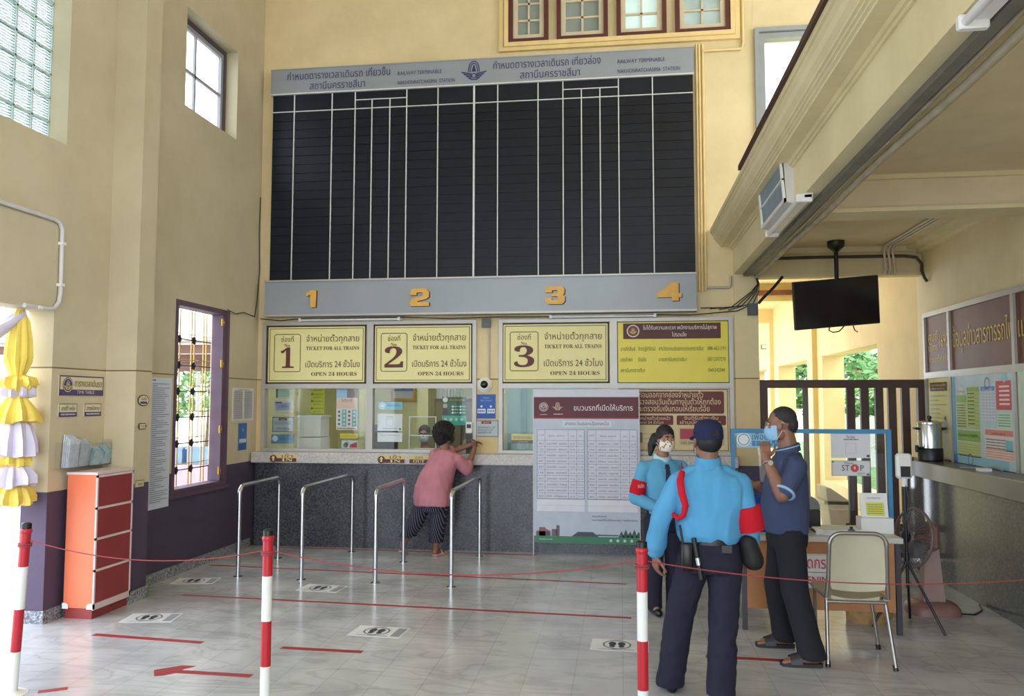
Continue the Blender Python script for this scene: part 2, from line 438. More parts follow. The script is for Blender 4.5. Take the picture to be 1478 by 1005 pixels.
# ================================================================== THE SETTING
def cells(mb, axis, a0, a1, us, zs, holes, mt):
    for i in range(len(us) - 1):
        for j in range(len(zs) - 1):
            cu, cz = (us[i] + us[i + 1]) / 2, (zs[j] + zs[j + 1]) / 2
            if any(h[0] < cu < h[1] and h[2] < cz < h[3] for h in holes): continue
            if axis == 'x': mb.box(a0, a1, us[i], us[i + 1], zs[j], zs[j + 1], mt)
            else: mb.box(us[i], us[i + 1], a0, a1, zs[j], zs[j + 1], mt)
def wall(name, axis, a0, a1, u0, u1, z0, z1, holes, mt):
    us = sorted({u0, u1} | {h[0] for h in holes} | {h[1] for h in holes}); zs = sorted({z0, z1} | {h[2] for h in holes} | {h[3] for h in holes})
    mb = MB(); cells(mb, axis, a0, a1, [u for u in us if u0 <= u <= u1], [z for z in zs if z0 <= z <= z1], holes, mt)
    return struct(mb, name)

BY = 9.33      # face of the back wall
LX = -4.36     # face of the left wall
RX = 3.28      # face of the right wall
TOP = 7.4
struct(B1(-4.62, 3.45, -3.0, 9.6, -0.12, 0.0, M_floor), 'floor')
struct(B1(-4.7, 4.7, -3.2, 9.7, TOP, TOP + 0.15, M_hall), 'ceiling')
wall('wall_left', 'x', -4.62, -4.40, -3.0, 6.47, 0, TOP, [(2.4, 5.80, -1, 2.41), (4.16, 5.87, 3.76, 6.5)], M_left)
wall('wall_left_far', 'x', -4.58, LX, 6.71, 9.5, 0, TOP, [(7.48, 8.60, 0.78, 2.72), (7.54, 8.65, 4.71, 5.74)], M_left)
struct(B1(-4.62, -4.12, 6.47, 6.71, 0, TOP, M_left), 'trim_pier')
wall('wall_back', 'y', BY, 9.5, -4.58, 1.53, 0, TOP,
     [(-4.29, -1.665, 1.11, 2.66), (-1.40, 1.25, 1.11, 2.66)] + [(x0, x0 + w, 5.95, 6.95) for x0, w in ((-1.285, .47), (-.715, .60), (-.015, .575), (.66, .615))], M_back)
wall('wall_back_right', 'y', BY, 9.5, 1.531, 4.7, 1.96, TOP, [(1.53, 3.28, 0, 3.10), (1.66, 3.2, 4.1, 5.87)], M_hall)
wall('wall_right', 'x', RX, 3.45, -3.0, BY, 0, 3.42, [], M_hall)
wall('wall_upper_right', 'x', 4.5, 4.7, -3.0, 9.5, 3.42, TOP, [(0.0, 8.0, 4.6, 6.6)], M_hall)
wall('wall_front', 'y', -3.2, -3.0, -4.6, 4.7, 0, TOP, [(-4.3, 3.2, -1, 5.6)], M_hall)
# skirtings in grey granite
struct(B1(-4.62, -4.39, 5.79, 6.47, 0, 0.10, M_skirt).box(-4.40, -4.105, 6.455, 6.725, 0, 0.10, M_skirt).box(LX - .02, LX + .015, 6.725, 9.20, 0, 0.10, M_skirt), 'baseboard_left')
# window openings on the left wall -------------------------------------------------
M_block = bpy.data.materials.new('glass_blocks'); M_block.use_nodes = True
def _blockmat(m):
    n = m.node_tree.nodes; l = m.node_tree.links; n.remove(n['Principled BSDF'])
    geo = n.new('ShaderNodeNewGeometry'); w = n.new('ShaderNodeTexWave'); w.bands_direction = 'Z'; w.inputs['Scale'].default_value = 14; w.inputs['Distortion'].default_value = 4; w.inputs['Detail'].default_value = 2
    l.new(geo.outputs['Position'], w.inputs['Vector'])
    r = n.new('ShaderNodeValToRGB'); r.color_ramp.elements[0].color = (0.26, 0.31, 0.30, 1); r.color_ramp.elements[1].color = (0.86, 0.90, 0.89, 1)
    l.new(w.outputs['Fac'], r.inputs['Fac'])
    t = n.new('ShaderNodeBsdfTransparent'); tr = n.new('ShaderNodeBsdfTranslucent'); x = n.new('ShaderNodeMixShader'); x.inputs[0].default_value = 0.35
    l.new(r.outputs['Color'], t.inputs['Color']); l.new(r.outputs['Color'], tr.inputs['Color'])
    l.new(t.outputs[0], x.inputs[1]); l.new(tr.outputs[0], x.inputs[2]); l.new(x.outputs[0], n['Material Output'].inputs['Surface'])
_blockmat(M_block)
M_mort = mat('block_mortar', (186, 206, 200), rough=0.6)
w1 = MB()
ys = [5.87 - 0.196 * k for k in range(9)]; zs_ = [3.76 + 0.196 * k for k in range(15)]
for a, b in zip(ys[1:], ys):
    for c, d in zip(zs_, zs_[1:]):
        if d > 6.5: continue
        w1.box(-4.575, -4.572, a + .008, b - .008, c + .008, d - .008, M_block)
for y in ys: w1.box(-4.60, -4.56, y - .008, y + .008, 3.76, 6.5, M_mort)
for z in zs_:
    if z < 6.52: w1.box(-4.60, -4.56, ys[-1], ys[0], z - .008, z + .008, M_mort)
struct(w1, 'window_1')
w2 = MB()
def frame_x(mb, x0, x1, y0, y1, z0, z1, w, mt):
    mb.box(x0, x1, y0, y1, z0, z0 + w, mt); mb.box(x0, x1, y0, y1, z1 - w, z1, mt); mb.box(x0, x1, y0, y0 + w, z0 + w, z1 - w, mt); mb.box(x0, x1, y1 - w, y1, z0 + w, z1 - w, mt)
def frame_y(mb, y0, y1, x0, x1, z0, z1, w, mt):
    mb.box(x0, x1, y0, y1, z0, z0 + w, mt); mb.box(x0, x1, y0, y1, z1 - w, z1, mt); mb.box(x0, x0 + w, y0, y1, z0 + w, z1 - w, mt); mb.box(x1 - w, x1, y0, y1, z0 + w, z1 - w, mt)
M_sash = mat('dark_sash', (80, 70, 76), rough=0.5)
M_gsash = mat('grey_sash', (150, 146, 150), rough=0.5)
frame_x(w2, -4.56, -4.50, 7.54, 8.65, 4.71, 5.74, 0.045, M_sash)
frame_x(w2, -4.555, -4.515, 7.585, 8.605, 4.755, 5.695, 0.05, M_gsash)
w2.box(-4.55, -4.525, 8.00, 8.03, 4.76, 5.69, M_gsash).box(-4.55, -4.525, 7.6, 8.6, 5.19, 5.22, M_gsash)
w2.box(-4.541, -4.539, 7.6, 8.6, 4.76, 5.69, M_glass)
struct(w2, 'window_2')
M_pframe = mat('plum_frame', (92, 70, 88), rough=0.5, var=0.1)
w3 = MB()
frame_x(w3, -4.52, LX + .004, 7.48, 8.60, 0.78, 2.72, 0.055, M_pframe)
w3.box(-4.50, LX + .03, 7.46, 8.62, 0.75, 0.785, M_pframe)
# shutter leaf folded against the far jamb
w3.box(-4.50, -4.37, 8.47, 8.545, 0.84, 2.665, M_pframe)
struct(w3, 'window_3')
# grille of window_3: gilt bars with black rosettes
gr = thing('window_grille', 'gilt iron grille with black rosettes in the low side window', 'grille', (-4.51, 8.0, 0.84))
M_giltbar = mat('gilt_bar', (196, 160, 84), rough=0.4, metal=0.3)
pairs = [7.80, 8.09, 8.34]
for yp in pairs:
    g = MB()
    for d in (-.03, .03): g.cyl((-4.51, yp + d, .84), (-4.51, yp + d, 2.66), .008, M_giltbar, 8)
    put(g, 'bar', gr)
for zz in (1.0, 1.27, 1.54, 1.81, 2.08, 2.35):
    g = MB(); g.cyl((-4.505, 7.54, zz), (-4.505, 8.46, zz), .006, M_dark, 6)
    g.cyl((-4.505, 7.54, zz + .06), (-4.505, 8.46, zz + .06), .004, M_giltbar, 6); put(g, 'crossbar', gr)
    for yp in pairs[:2]:
        g = MB()
        for k in range(5):
            a = 2 * PI * k / 5; g.ell((-4.50, yp + .026 * math.cos(a), zz + .026 * math.sin(a)), .014, .018, .018, M_dark, nu=8, nv=6)
        g.ell((-4.49, yp, zz), .014, .016, .016, M_dark, nu=8, nv=6); put(g, 'rosette', gr)
for zz in (2.58, .95, 1.4, 2.12):
    g = MB(); g.cyl((-4.40, 8.49, zz), (-4.36, 8.46, zz), .012, M_goldm, 8).box(-4.372, -4.362, 8.43, 8.475, zz - .04, zz + .04, M_goldm)
    put(g, 'hinge', gr)
# small windows over the board ---------------------------------------------------------
w4 = MB()
M_mould = mat('cream_moulding', (226, 200, 140), rough=0.55)
for a0, a1, b0, b1, d in ((-1.40, 1.385, 5.86, 7.05, .05), (-1.34, 1.33, 5.905, 7.05, .075)):
    w4.box(a0, a1, BY - d, BY, b0, b0 + .05, M_mould).box(a0, a0 + .05, BY - d, BY, b0 + .05, b1, M_mould).box(a1 - .05, a1, BY - d, BY, b0 + .05, b1, M_mould)
struct(w4, 'trim_1')
for i, (x0, w) in enumerate(((-1.285, .47), (-.715, .60), (-.015, .575), (.66, .615))):
    m_ = MB(); x1 = x0 + w
    frame_y(m_, BY - .06, BY + .10, x0, x1, 5.95, 6.95, .05, M_bframe)
    frame_y(m_, BY - .03, BY + .06, x0 + .05, x1 - .05, 6.0, 6.9, .055, M_winfr)
    xc = (x0 + x1) / 2
    m_.box(xc - .012, xc + .012, BY - .01, BY + .05, 6.05, 6.85, M_winfr)
    for zz in (6.235, 6.44, 6.65): m_.box(x0 + .1, x1 - .1, BY - .01, BY + .05, zz - .011, zz + .011, M_winfr)
    m_.box(x0 + .1, x1 - .1, BY + .02, BY + .03, 6.05, 6.85, (M_pane, M_pane, M_paneglow, M_paneglow2)[i])
    struct(m_, 'window_%d' % (4 + i))
# moulded conduit line down beside the board
tr = MB()
for x, y in ((.895, .022), (.925, .03), (.965, .02)):
    tr.cyl((x, BY - y, 2.95), (x, BY - y, 5.82), .014, M_mould, 8)
tr.tube([(.965, BY - .03, 5.74), (1.40, BY - .03, 5.74), (1.42, BY - .03, 5.80), (1.42, BY - .03, 7.0)], .016, M_mould, 8)
tr.tube([(.965, BY - .03, 2.99), (1.22, BY - .03, 2.99), (1.235, BY - .03, 3.02), (1.235, BY - .03, 3.12)], .014, M_alu, 8)
struct(tr, 'trim_2')
# tall opening upstairs, right of the board
uw = MB(); M_gfr = mat('grey_window_frame', (146, 152, 152), rough=0.5)
frame_y(uw, BY - .05, BY + .08, 1.545, 3.25, 4.0, 5.97, .05, M_gfr)
frame_y(uw, BY - .02, BY + .10, 1.60, 3.22, 4.05, 5.91, .06, M_gfr)
uw.box(1.66, 3.2, BY + .05, BY + .056, 4.1, 5.87, M_glass)
struct(uw, 'window_8')
# gallery edge beam with its cornice ------------------------------------------------------
prof = [(1.27, 3.14), (1.53, 3.14), (1.53, 3.42), (1.60, 3.42), (1.60, 3.66), (1.02, 3.66), (1.02, 3.62), (1.035, 3.615), (1.035, 3.60), (1.05, 3.585), (1.06, 3.55), (1.085, 3.525), (1.085, 3.512), (1.10, 3.507), (1.10, 3.495), (1.115, 3.49), (1.115, 3.478), (1.13, 3.472), (1.13, 3.455), (1.225, 3.455), (1.235, 3.435), (1.25, 3.435), (1.255, 3.42), (1.27, 3.42)]
bm_ = MB(); bm_.prism(prof, (0, -3.0, 0), (1, 0, 0), (0, 0, 1), (0, 12.33, 0), M_beam)
struct(bm_, 'trim_beam')
rl = MB(); rl.box(1.0, 1.12, -3.0, 6.95, 3.66, 3.70, M_brown)
struct(rl, 'trim_cap')
# lower ceiling on the right, with cross beams
cl = MB(); cl.box(1.53, RX, -3.0, 9.33, 3.42, 3.64, M_ceil); struct(cl, 'ceiling_lower')
xb = MB(); xb.box(1.53, RX, 6.38, 6.62, 3.16, 3.42, M_ceil).box(1.53, RX, 6.35, 6.65, 3.14, 3.17, M_beam).box(1.53, RX, 6.34, 6.38, 3.385, 3.42, M_beam)
xb.box(1.53, RX, 1.9, 2.15, 3.16, 3.42, M_ceil)
struct(xb, 'trim_crossbeam')
ln = MB(); ln.box(1.53, RX, BY - .04, BY, 3.36, 3.42, M_beam).box(1.53, RX, BY - .03, BY + .1, 3.09, 3.12, M_beam)
struct(ln, 'trim_lintel')
sl = MB(); sl.box(RX - .16, RX, -3, 9.3, 3.37, 3.42, M_beam).box(RX - .06, RX, -3, 9.3, 3.33, 3.37, M_beam); struct(sl, 'trim_cove')
struct(B1(1.27, 1.53, BY - .03, BY, 0, 3.14, M_back), 'trim_column')
for a in (dict(name='door_daylight', loc=(-4.62, 4.1, 1.2), sx=2.42, sy=3.4, rot=(0, math.radians(-90), 0)),
          dict(name='block_daylight', loc=(-4.63, 5.0, 5.1), sx=2.7, sy=1.7, rot=(0, math.radians(-90), 0)),
          dict(name='low_window_daylight', loc=(-4.6, 8.04, 1.75), sx=1.94, sy=1.12, rot=(0, math.radians(-90), 0)),
          dict(name='high_window_daylight', loc=(-4.6, 8.1, 5.22), sx=1.03, sy=1.11, rot=(0, math.radians(-90), 0)),
          dict(name='front_daylight', loc=(-.55, -3.25, 2.8), sx=7.5, sy=5.6, rot=(math.radians(90), 0, 0))):
    portal(**a)
# ================================================================== DEPARTURE BOARD
def emblem(s, x, y, h, c, lay=3):
    # winged wheel under a domed tiered crown
    def e(px, py): return (x + px * h / s.W, y + py * h / s.H)
    def arc(rx, ry, w, cy=-.08, n=14):
        o = [e(rx * math.cos(PI * k / n), cy + ry * math.sin(PI * k / n) ** .8) for k in range(n + 1)]; i = [e((rx - w) * math.cos(PI * k / n), cy + (ry - w) * math.sin(PI * k / n) ** .8) for k in range(n + 1)]
        s.poly(o + i, c, lay, [(k, k + 1, n + 2 + k, n + 1 + k) for k in range(n)])
    arc(.27, .52, .045); arc(.19, .42, .04); s.poly([e(-.10, -.06), e(.10, -.06), e(.05, .14), e(0, .28), e(-.05, .14)], c, lay)
    for sg in (-1, 1):
        for k in range(4): s.poly([e(sg * .10, -.14 - .06 * k), e(sg * (.60 - .10 * k), -.04 - .10 * k), e(sg * (.54 - .11 * k), -.11 - .10 * k), e(sg * .10, -.185 - .06 * k)], c, lay)
    s.ring(x, y - .25 * h / s.H, .12 * h, .04 * h, c, lay); s.poly([e(-.2, -.40), e(.2, -.40), e(.14, -.45), e(-.14, -.45)], c, lay)
NAVY = (38, 46, 96)
bd = thing('departure_board', 'huge black blank train timetable board with a grey header across the back wall', 'timetable board', (-1.67, BY - .05, 2.72))
BX0, BX1 = -4.19, .845
bp = MB(); bp.box(BX0, BX1, BY - .09, BY, 3.145, 5.445, M_dark)
cols_l = [-3.912, -3.434, -3.145, -2.935, -2.714, -2.507, -2.126, -1.69]
cols_r = [-1.408, -.931, -.64, -.426, -.212, .001, .388]
put(bp, 'backing_panel', bd)
n_rows = 19; zt, zb = 5.215, 3.16
sl_ = MB()
pitch = (zt - zb) / n_rows
for k in range(n_rows):
    z1_ = zt - k * pitch
    pr_ = [(0, z1_ - pitch + .004), (.010, z1_ - pitch + .006), (.004, z1_), (0, z1_)]
    sl_.prism(pr_, (BX0 + .006, BY - .09, 0), (0, -1, 0), (0, 0, 1), (BX1 - BX0 - .012, 0, 0), M_black)
sl_.box(BX0 + .006, BX1 - .006, BY - .095, BY - .09, 5.23, 5.44, M_black)
put(sl_, 'slat_panel', bd)
dv = MB()
for x in cols_l + cols_r:
    w = .011 if abs(x + 1.69) < .01 else .006
    top = 5.445
    if x in (-2.935, -2.714, -.426, -.212): top = 5.335
    dv.box(x - w, x + w, BY - .108, BY - .09, 3.145, top, M_wline)
dv.box(BX0, BX1, BY - .107, BY - .09, 5.222, 5.232, M_wline)
dv.box(-3.145, -2.507, BY - .107, BY - .09, 5.33, 5.34, M_wline).box(-.64, .001, BY - .107, BY - .09, 5.33, 5.34, M_wline)
put(dv, 'grid_line', bd, 'white painted metal grid lines')
hd = MB(); hd.box(BX0 - .02, BX1 + .01, BY - .12, BY, 5.45, 5.745, M_grey).box(BX0 - .02, BX1 + .01, BY - .13, BY, 5.745, 5.757, M_alu).box(BX0 - .02, BX1 + .01, BY - .125, BY, 5.436, 5.452, M_wline)
put(hd, 'header_panel', bd, 'grey header panel with navy lettering')
s = sheet_x(BX0, BX1, 5.45, 5.745, BY - .121)
def hx(x): return (x - BX0) / (BX1 - BX0)
s.text('กำหนดตารางเวลาเดินรถ เที่ยวขึ้น', hx(-4.0), .56, .125, NAVY, w=hx(-2.71) - hx(-4.0), bold=.02)
s.text('สถานีนครราชสีมา', hx(-3.71), .12, .125, NAVY, w=hx(-3.02) - hx(-3.71), bold=.02)
s.text('RAILWAY TERMINABLE', hx(-2.615), .52, .066, NAVY, w=hx(-2.08) - hx(-2.615), bold=.05)
s.text('NAKHONRATCHASIMA  STATION', hx(-2.615), .13, .066, NAVY, w=hx(-1.92) - hx(-2.615), bold=.05)
s.text('กำหนดตารางเวลาเดินรถ เที่ยวล่อง', hx(-1.46), .56, .125, NAVY, w=hx(-.20) - hx(-1.46), bold=.02)
s.text('สถานีนครราชสีมา', hx(-1.14), .12, .125, NAVY, w=hx(-.44) - hx(-1.14), bold=.02)
s.text('RAILWAY TERMINABLE', hx(-.005), .52, .066, NAVY, w=hx(.53) - hx(-.005), bold=.05)
s.text('NAKHONRATCHASIMA  STATION', hx(-.005), .13, .066, NAVY, w=hx(.70) - hx(-.005), bold=.05)
emblem(s, hx(-1.69), .56, .26, NAVY)
s.done('lettering', bd)
fs = MB(); fs.box(-4.215, .845, BY - .16, BY, 2.735, 3.13, M_grey).box(-4.22, .85, BY - .175, BY, 3.13, 3.15, M_alu).box(-4.22, .85, BY - .175, BY, 2.715, 2.737, M_alu)
put(fs, 'fascia_panel', bd, 'plain grey fascia under the slats carrying four gold numerals')
# block numerals 1-4: outlines drawn as strokes on a grid
def numeral(x, z, h, w, polys):
    n_ = MB()
    for pl_ in polys:
        pts = [(a * w, b * h) for a, b in pl_]
        n_.prism(pts, (x, BY - .162, z), (1, 0, 0), (0, 0, 1), (0, -.018, 0), M_gold)
        n_.prism([(a + .012, b - .006) for a, b in pts], (x, BY - .161, z), (1, 0, 0), (0, 0, 1), (0, -.004, 0), M_brown)
    put(n_, 'numeral', bd, 'raised gold numeral')
numeral(-3.69, 2.82, .205, .125, [[(.42, 0), (.95, 0), (1, 1), (.55, 1), (.0, .82), (.0, .64), (.42, .72)]])
numeral(-2.425, 2.815, .205, .225, [[(0, .62), (0, .80), (.16, 1), (.84, 1), (1, .82), (1, .52), (.86, .40), (.40, .28), (.36, .22), (1, .22), (1, 0), (0, 0), (0, .30), (.14, .44), (.62, .56), (.68, .62), (.68, .74), (.62, .78), (.38, .78), (.34, .72), (.34, .62)]])
numeral(-.846, 2.813, .205, .225, [[(.02, .66), (.02, .82), (.16, 1), (.86, 1), (.98, .86), (.98, .62), (.90, .52), (1, .42), (1, .16), (.86, 0), (.14, 0), (0, .16), (0, .34), (.32, .34), (.34, .24), (.62, .24), (.66, .28), (.66, .40), (.60, .44), (.30, .44), (.30, .60), (.60, .60), (.64, .64), (.64, .74), (.60, .78), (.38, .78), (.34, .74), (.34, .66)]])
numeral(.412, 2.83, .205, .27, [[(.60, 1), (.88, 1), (.88, .42), (1, .42), (1, .20), (.88, .20), (.88, 0), (.60, 0), (.60, .20), (0, .20), (0, .42)][0:11]])
# ------------------------------------------------------------------ fluorescent tubes under the fascia
for i, (x0, x1) in enumerate(((-3.83, -2.55), (-.82, .42))):
    t = thing('fluorescent_lamp', ('fluorescent tube lamp under the board fascia above the sign numbered 1' if i == 0 else 'fluorescent tube lamp under the board fascia above the sign numbered 3'), 'lamp', ((x0 + x1) / 2, BY - .05, 2.66), 'tube lamps under the board')
    put(B1(x0, x1, BY - .05, BY, 2.672, 2.70, M_white), 'housing', t)
    put(MB().cyl((x0 + .03, BY - .075, 2.678), (x1 - .03, BY - .075, 2.678), .013, mat('tube_glass', (226, 226, 230), rough=.3), 10), 'tube', t)
    for x in (x0 + .015, x1 - .045): put(B1(x, x + .03, BY - .095, BY - .05, 2.66, 2.70, M_wpaint), 'end_cap', t)
# ------------------------------------------------------------------ window frames of the ticket counter
M_signy = mat('sign_yellow', (226, 218, 152), rough=0.45, var=0.02)
M_signg = mat('sign_lime', (222, 206, 52), rough=0.4, var=0.03)
MAROON = (92, 40, 38)
def ticket_frame(x0, x1, mids, label):
    t = thing('ticket_window', label, 'ticket window', ((x0 + x1) / 2, BY, 1.11), 'aluminium ticket windows')
    f = MB(); d0, d1 = BY - .03, BY + .06
    f.box(x0, x1, d0, d1, 2.62, 2.66, M_alu).box(x0, x1, d0, d1, 1.86, 1.915, M_alu).box(x0, x1, d0, d1, 1.11, 1.145, M_alu)
    for za, zb_ in ((1.145, 1.86), (1.915, 2.62)):
        f.box(x0, x0 + .045, d0, d1, za, zb_, M_alu).box(x1 - .045, x1, d0, d1, za, zb_, M_alu)
        for a in mids: f.box(a - .04, a + .04, d0, d1, za, zb_, M_alu)
    put(f, 'frame', t)
    e = [x0 + .045] + [q for a in mids for q in (a - .04, a + .04)] + [x1 - .045]
    for a, b in zip(e[0::2], e[1::2]): put(B1(a, b, BY + .015, BY + .021, 1.145, 1.86, M_glass), 'pane', t)
ticket_frame(-4.29, -1.665, [-2.945], 'aluminium ticket window frame holding the panes under signs 1 and 2')
ticket_frame(-1.40, 1.25, [-.078], 'aluminium ticket window frame holding the panes under sign 3 and the lime notice')
def ticket_sign(x0, x1, no, label):
    t = thing('ticket_sign', label, 'sign', ((x0 + x1) / 2, BY - .02, 1.92), 'yellow ticket window signs')
    put(B1(x0, x1, BY - .022, BY + .02, 1.918, 2.618, M_signy), 'panel', t)
    s = sheet_x(x0, x1, 1.918, 2.618, BY - .0225); W = x1 - x0
    s.frame(0, 1, 0, 1, .018, (54, 30, 30), 1); s.frame(.028, .972, .05, .95, .007, MAROON, 2)
    s.rframe(.075, .345, .20, .855, .03, .008, MAROON, 2)
    s.text('ช่องที่', .21, .72, .085, MAROON, al='c', w=.125, bold=.01)
    s.text(serif('No.'), .21, .635, .052, MAROON, al='c', w=.065)
    P, T = text_tris(serif(no)); hh = .36 * .7 / .68
    s.text(serif(no), .21, .27, .345, MAROON, al='c', w=.135 if no == '1' else .19, bold=.012, res=4)
    s.text('จำหน่ายตั๋วทุกสาย', .40, .72, .105, MAROON, w=.53, bold=.014)
    s.text(serif('TICKET FOR ALL TRAINS'), .40, .575, .062, MAROON, w=.53)
    s.text('เปิดบริการ 24 ชั่วโมง', .395, .28, .105, MAROON, w=.545, bold=.014)
    s.text(serif('OPEN 24 HOURS'), .455, .135, .062, MAROON, w=.455)
    s.done('lettering', t)
ticket_sign(-4.235, -2.995, '1', 'yellow ticket counter sign with a large maroon number 1')
ticket_sign(-2.905, -1.71, '2', 'yellow ticket counter sign with a large maroon number 2')
ticket_sign(-1.365, -.125, '3', 'yellow ticket counter sign with a large maroon number 3')
t = thing('notice_sign', 'lime yellow complaint notice with a maroon heading band above the fourth window', 'sign', (.585, BY - .02, 1.92))
put(B1(-.035, 1.205, BY - .022, BY + .02, 1.918, 2.618, M_signg), 'panel', t)
s = sheet_x(-.035, 1.205, 1.918, 2.618, BY - .0225)
s.frame(0, 1, 0, 1, .008, (70, 66, 40), 1)
s.rect(.055, .93, .715, .97, (84, 36, 38), 2)
s.ring(.145, .845, .072, .014, (206, 196, 186), 3); s.disc(.145, .845, .05, (118, 70, 60), 3)
emblem(s, .145, .845, .075, (214, 190, 120), 4)
s.text('ไม่ได้รับความสะดวก พนักงานบริการไม่สุภาพ', .235, .865, .062, (232, 226, 216), lay=4, w=.66, bold=.01)
s.text('โปรดแจ้ง', .56, .75, .062, (232, 226, 216), lay=4, w=.13, al='c', bold=.01)
DK = (92, 84, 30)
for row, (a, b, c, d) in enumerate((('นายธีรสินธ์', 'จิตรฐิติรัตน์', 'สารวัตรงานเดินรถแขวงนครราชสีมา', '088-6621191'), ('นายอำพล', 'รัตน์ชัย', 'นายสถานีนครราชสีมา', '087-2597270'))):
    y = .525 - row * .175
    s.text(a, .03, y, .062, DK, w=.135 if row == 0 else .105); s.text(b, .19, y, .062, DK, w=.155 if row == 0 else .07)
    s.text(c, .375, y, .062, DK, w=.40 if row == 0 else .25); s.text(d, .81, y, .062, DK, w=.16)
s.text('สถานีนครราชสีมา', .03, .175, .062, DK, w=.22); s.text('044-242044', .815, .175, .062, DK, w=.145)
s.done('lettering', t)
# maroon counter notice in the fourth window
t = thing('counter_notice', 'maroon and cream counter notice filling the fourth window behind the white poster', 'sign', (.6, BY + .01, 1.15))
M_cream_p = mat('cream_panel', (214, 196, 150), rough=.5)
put(B1(-.03, 1.20, BY + .002, BY + .012, 1.147, 1.858, M_cream_p), 'panel', t)
s = sheet_x(-.03, 1.20, 1.147, 1.858, BY + .0015)
s.frame(.01, .99, .015, .985, .008, (110, 60, 50), 1)
s.rrect(.02, .955, .60, .95, .02, (104, 44, 40), 2)
for tx, y in (('ก่อนออกจากช่องจำหน่ายตั๋ว', .855), ('ตรวจสอบวันเดินทางในตั๋วให้ถูกต้อง', .745), ('และตรวจรับเงินทอนให้เรียบร้อย', .635)):
    s.text(tx, .19 if '่อน' in tx else .155, y, .088, (224, 202, 160), w=.58 if '่อน' in tx else (.77 if 'วัน' in tx else .67), bold=.008)
s.rrect(.14, .50, .42, .57, .015, (104, 44, 40), 2); s.text('จำหน่ายตั๋วล่วงหน้า', .17, .50, .05, (224, 202, 160), w=.30); s.text('ตลอด 24 ชั่วโมง', .17, .44, .04, (224, 202, 160), w=.24)
s.rrect(.53, .97, .42, .57, .015, (104, 44, 40), 2); s.text('ยินดีรับชำระเงิน', .60, .505, .055, (224, 202, 160), w=.30); s.text('ผ่านบัตรเครดิต', .56, .435, .055, (224, 202, 160), w=.36)
s.rect(.55, .96, .10, .38, (196, 178, 140), 2); s.rect(.56, .72, .2, .36, (168, 66, 84), 3); s.rect(.75, .90, .2, .36, (226, 220, 200), 3)
s.rect(.08, .22, .14, .30, (120, 126, 110), 2); s.text('NO SMOKING', .57, .12, .04, (80, 40, 36), w=.2)
for k in range(4): s.rect(.02, .52, .05 + k * .075, .055 + k * .075, (150, 120, 90), 2)
s.done('lettering', t)

# ================================================================== COUNTER
ct = MB(); ct.box(-4.34, 1.27, 9.28, BY, 0.0, 0.985, M_granite)
struct(ct, 'wall_counter')
lg = thing('counter_ledge', 'pale speckled stone ledge running along the ticket windows', 'counter', (-1.5, 9.23, .985))
l_ = MB(); l_.box(-4.34, 1.27, 9.15, BY - .001, .985, 1.108, M_ledge, bev=.008)
put(l_, 'slab', lg)
def ledge_plate(x0, x1, th, en, arrow, label):
    t = thing('direction_plate', label, 'sign', ((x0 + x1) / 2, 9.147, 1.0), 'brown and yellow plates on the counter ledge')
    put(B1(x0, x1, 9.144, 9.15, 1.0, 1.085, mat('plate_yellow', (206, 184, 116), rough=.5)), 'plate', t)
    s = sheet_x(x0, x1, 1.0, 1.085, 9.1435); s.rect(0, 1, 0, .5, (84, 40, 38), 1)
    k = .30 if arrow else 0
    s.text(th, k + (1 - k) / 2, .60, .05, (104, 60, 44), al='c', w=.42); s.text(serif(en), k + (1 - k) / 2, .08, .045, (226, 206, 150), al='c', w=.42 if len(en) == 2 else .6)
    if arrow:
        s.disc(.12, .42, .044, (84, 40, 38), 3); s.rect(.09, .15, .12, .55, (226, 206, 150), 4); s.poly([(.05, .5), (.19, .5), (.12, .85)], (226, 206, 150), 4)
    s.done('lettering', t)
ledge_plate(-4.09, -3.77, 'เข้า', 'IN', True, 'small brown and yellow plate reading IN with an arrow below window 1')
ledge_plate(-2.78, -2.47, 'เข้า', 'IN', True, 'small brown and yellow plate reading IN with an arrow below window 2')
ledge_plate(-2.41, -2.19, 'ออก', 'OUT', False, 'small brown and yellow plate reading OUT beside the woman in pink')
# camera and posters on the pier between windows 2 and 3
t = thing('dome_camera', 'white dome security camera with a black eye on the pier between windows 2 and 3', 'camera', (-1.565, BY - .06, 1.83))
put(MB().cyl((-1.565, BY, 1.90), (-1.565, BY - .035, 1.90), .085, M_white, 28).ell((-1.565, BY - .035, 1.90), .078, .035, .078, M_white), 'housing', t)
put(MB().ell((-1.565, BY - .062, 1.905), .045, .035, .045, mat('dome_dark', (16, 18, 22), rough=.1)), 'lens_dome', t)
def flat_sign(name, label, cat, x0, x1, z0, z1, y, base, draw, th=.004, group=None):
    t = thing(name, label, cat, ((x0 + x1) / 2, y, z0), group)
    put(B1(x0, x1, y, y + th, z0, z1, mat('sheet_%d_%d_%d' % base, base, rough=.5, var=.02)), 'sheet', t)
    s = sheet_x(x0, x1, z0, z1, y - .0005); draw(s); s.done('lettering', t); return t
def d_blue(s):
    s.rect(.0, 1, .30, 1, (46, 92, 170), 1); s.text('คิวอาร์', .5, .82, .03, (150, 190, 230), al='c', w=.3); s.text('เพื่อความปลอดภัย', .5, .72, .022, (150, 190, 230), al='c', w=.6)
    s.rect(.04, .46, .22, .40, (226, 230, 236), 2); s.rect(.56, .96, .22, .40, (226, 230, 236), 2); s.rect(0, 1, 0, .2, (40, 84, 160), 2)
    for k in range(4): s.rect(.08 + k * .09, .14 + k * .09, .26, .36, (60, 90, 140), 3); s.rect(.6 + k * .09, .65 + k * .09, .26, .36, (60, 90, 140), 3)
    s.disc(.25, .5, .012, (220, 230, 240), 3); s.disc(.75, .5, .012, (220, 230, 240), 3)
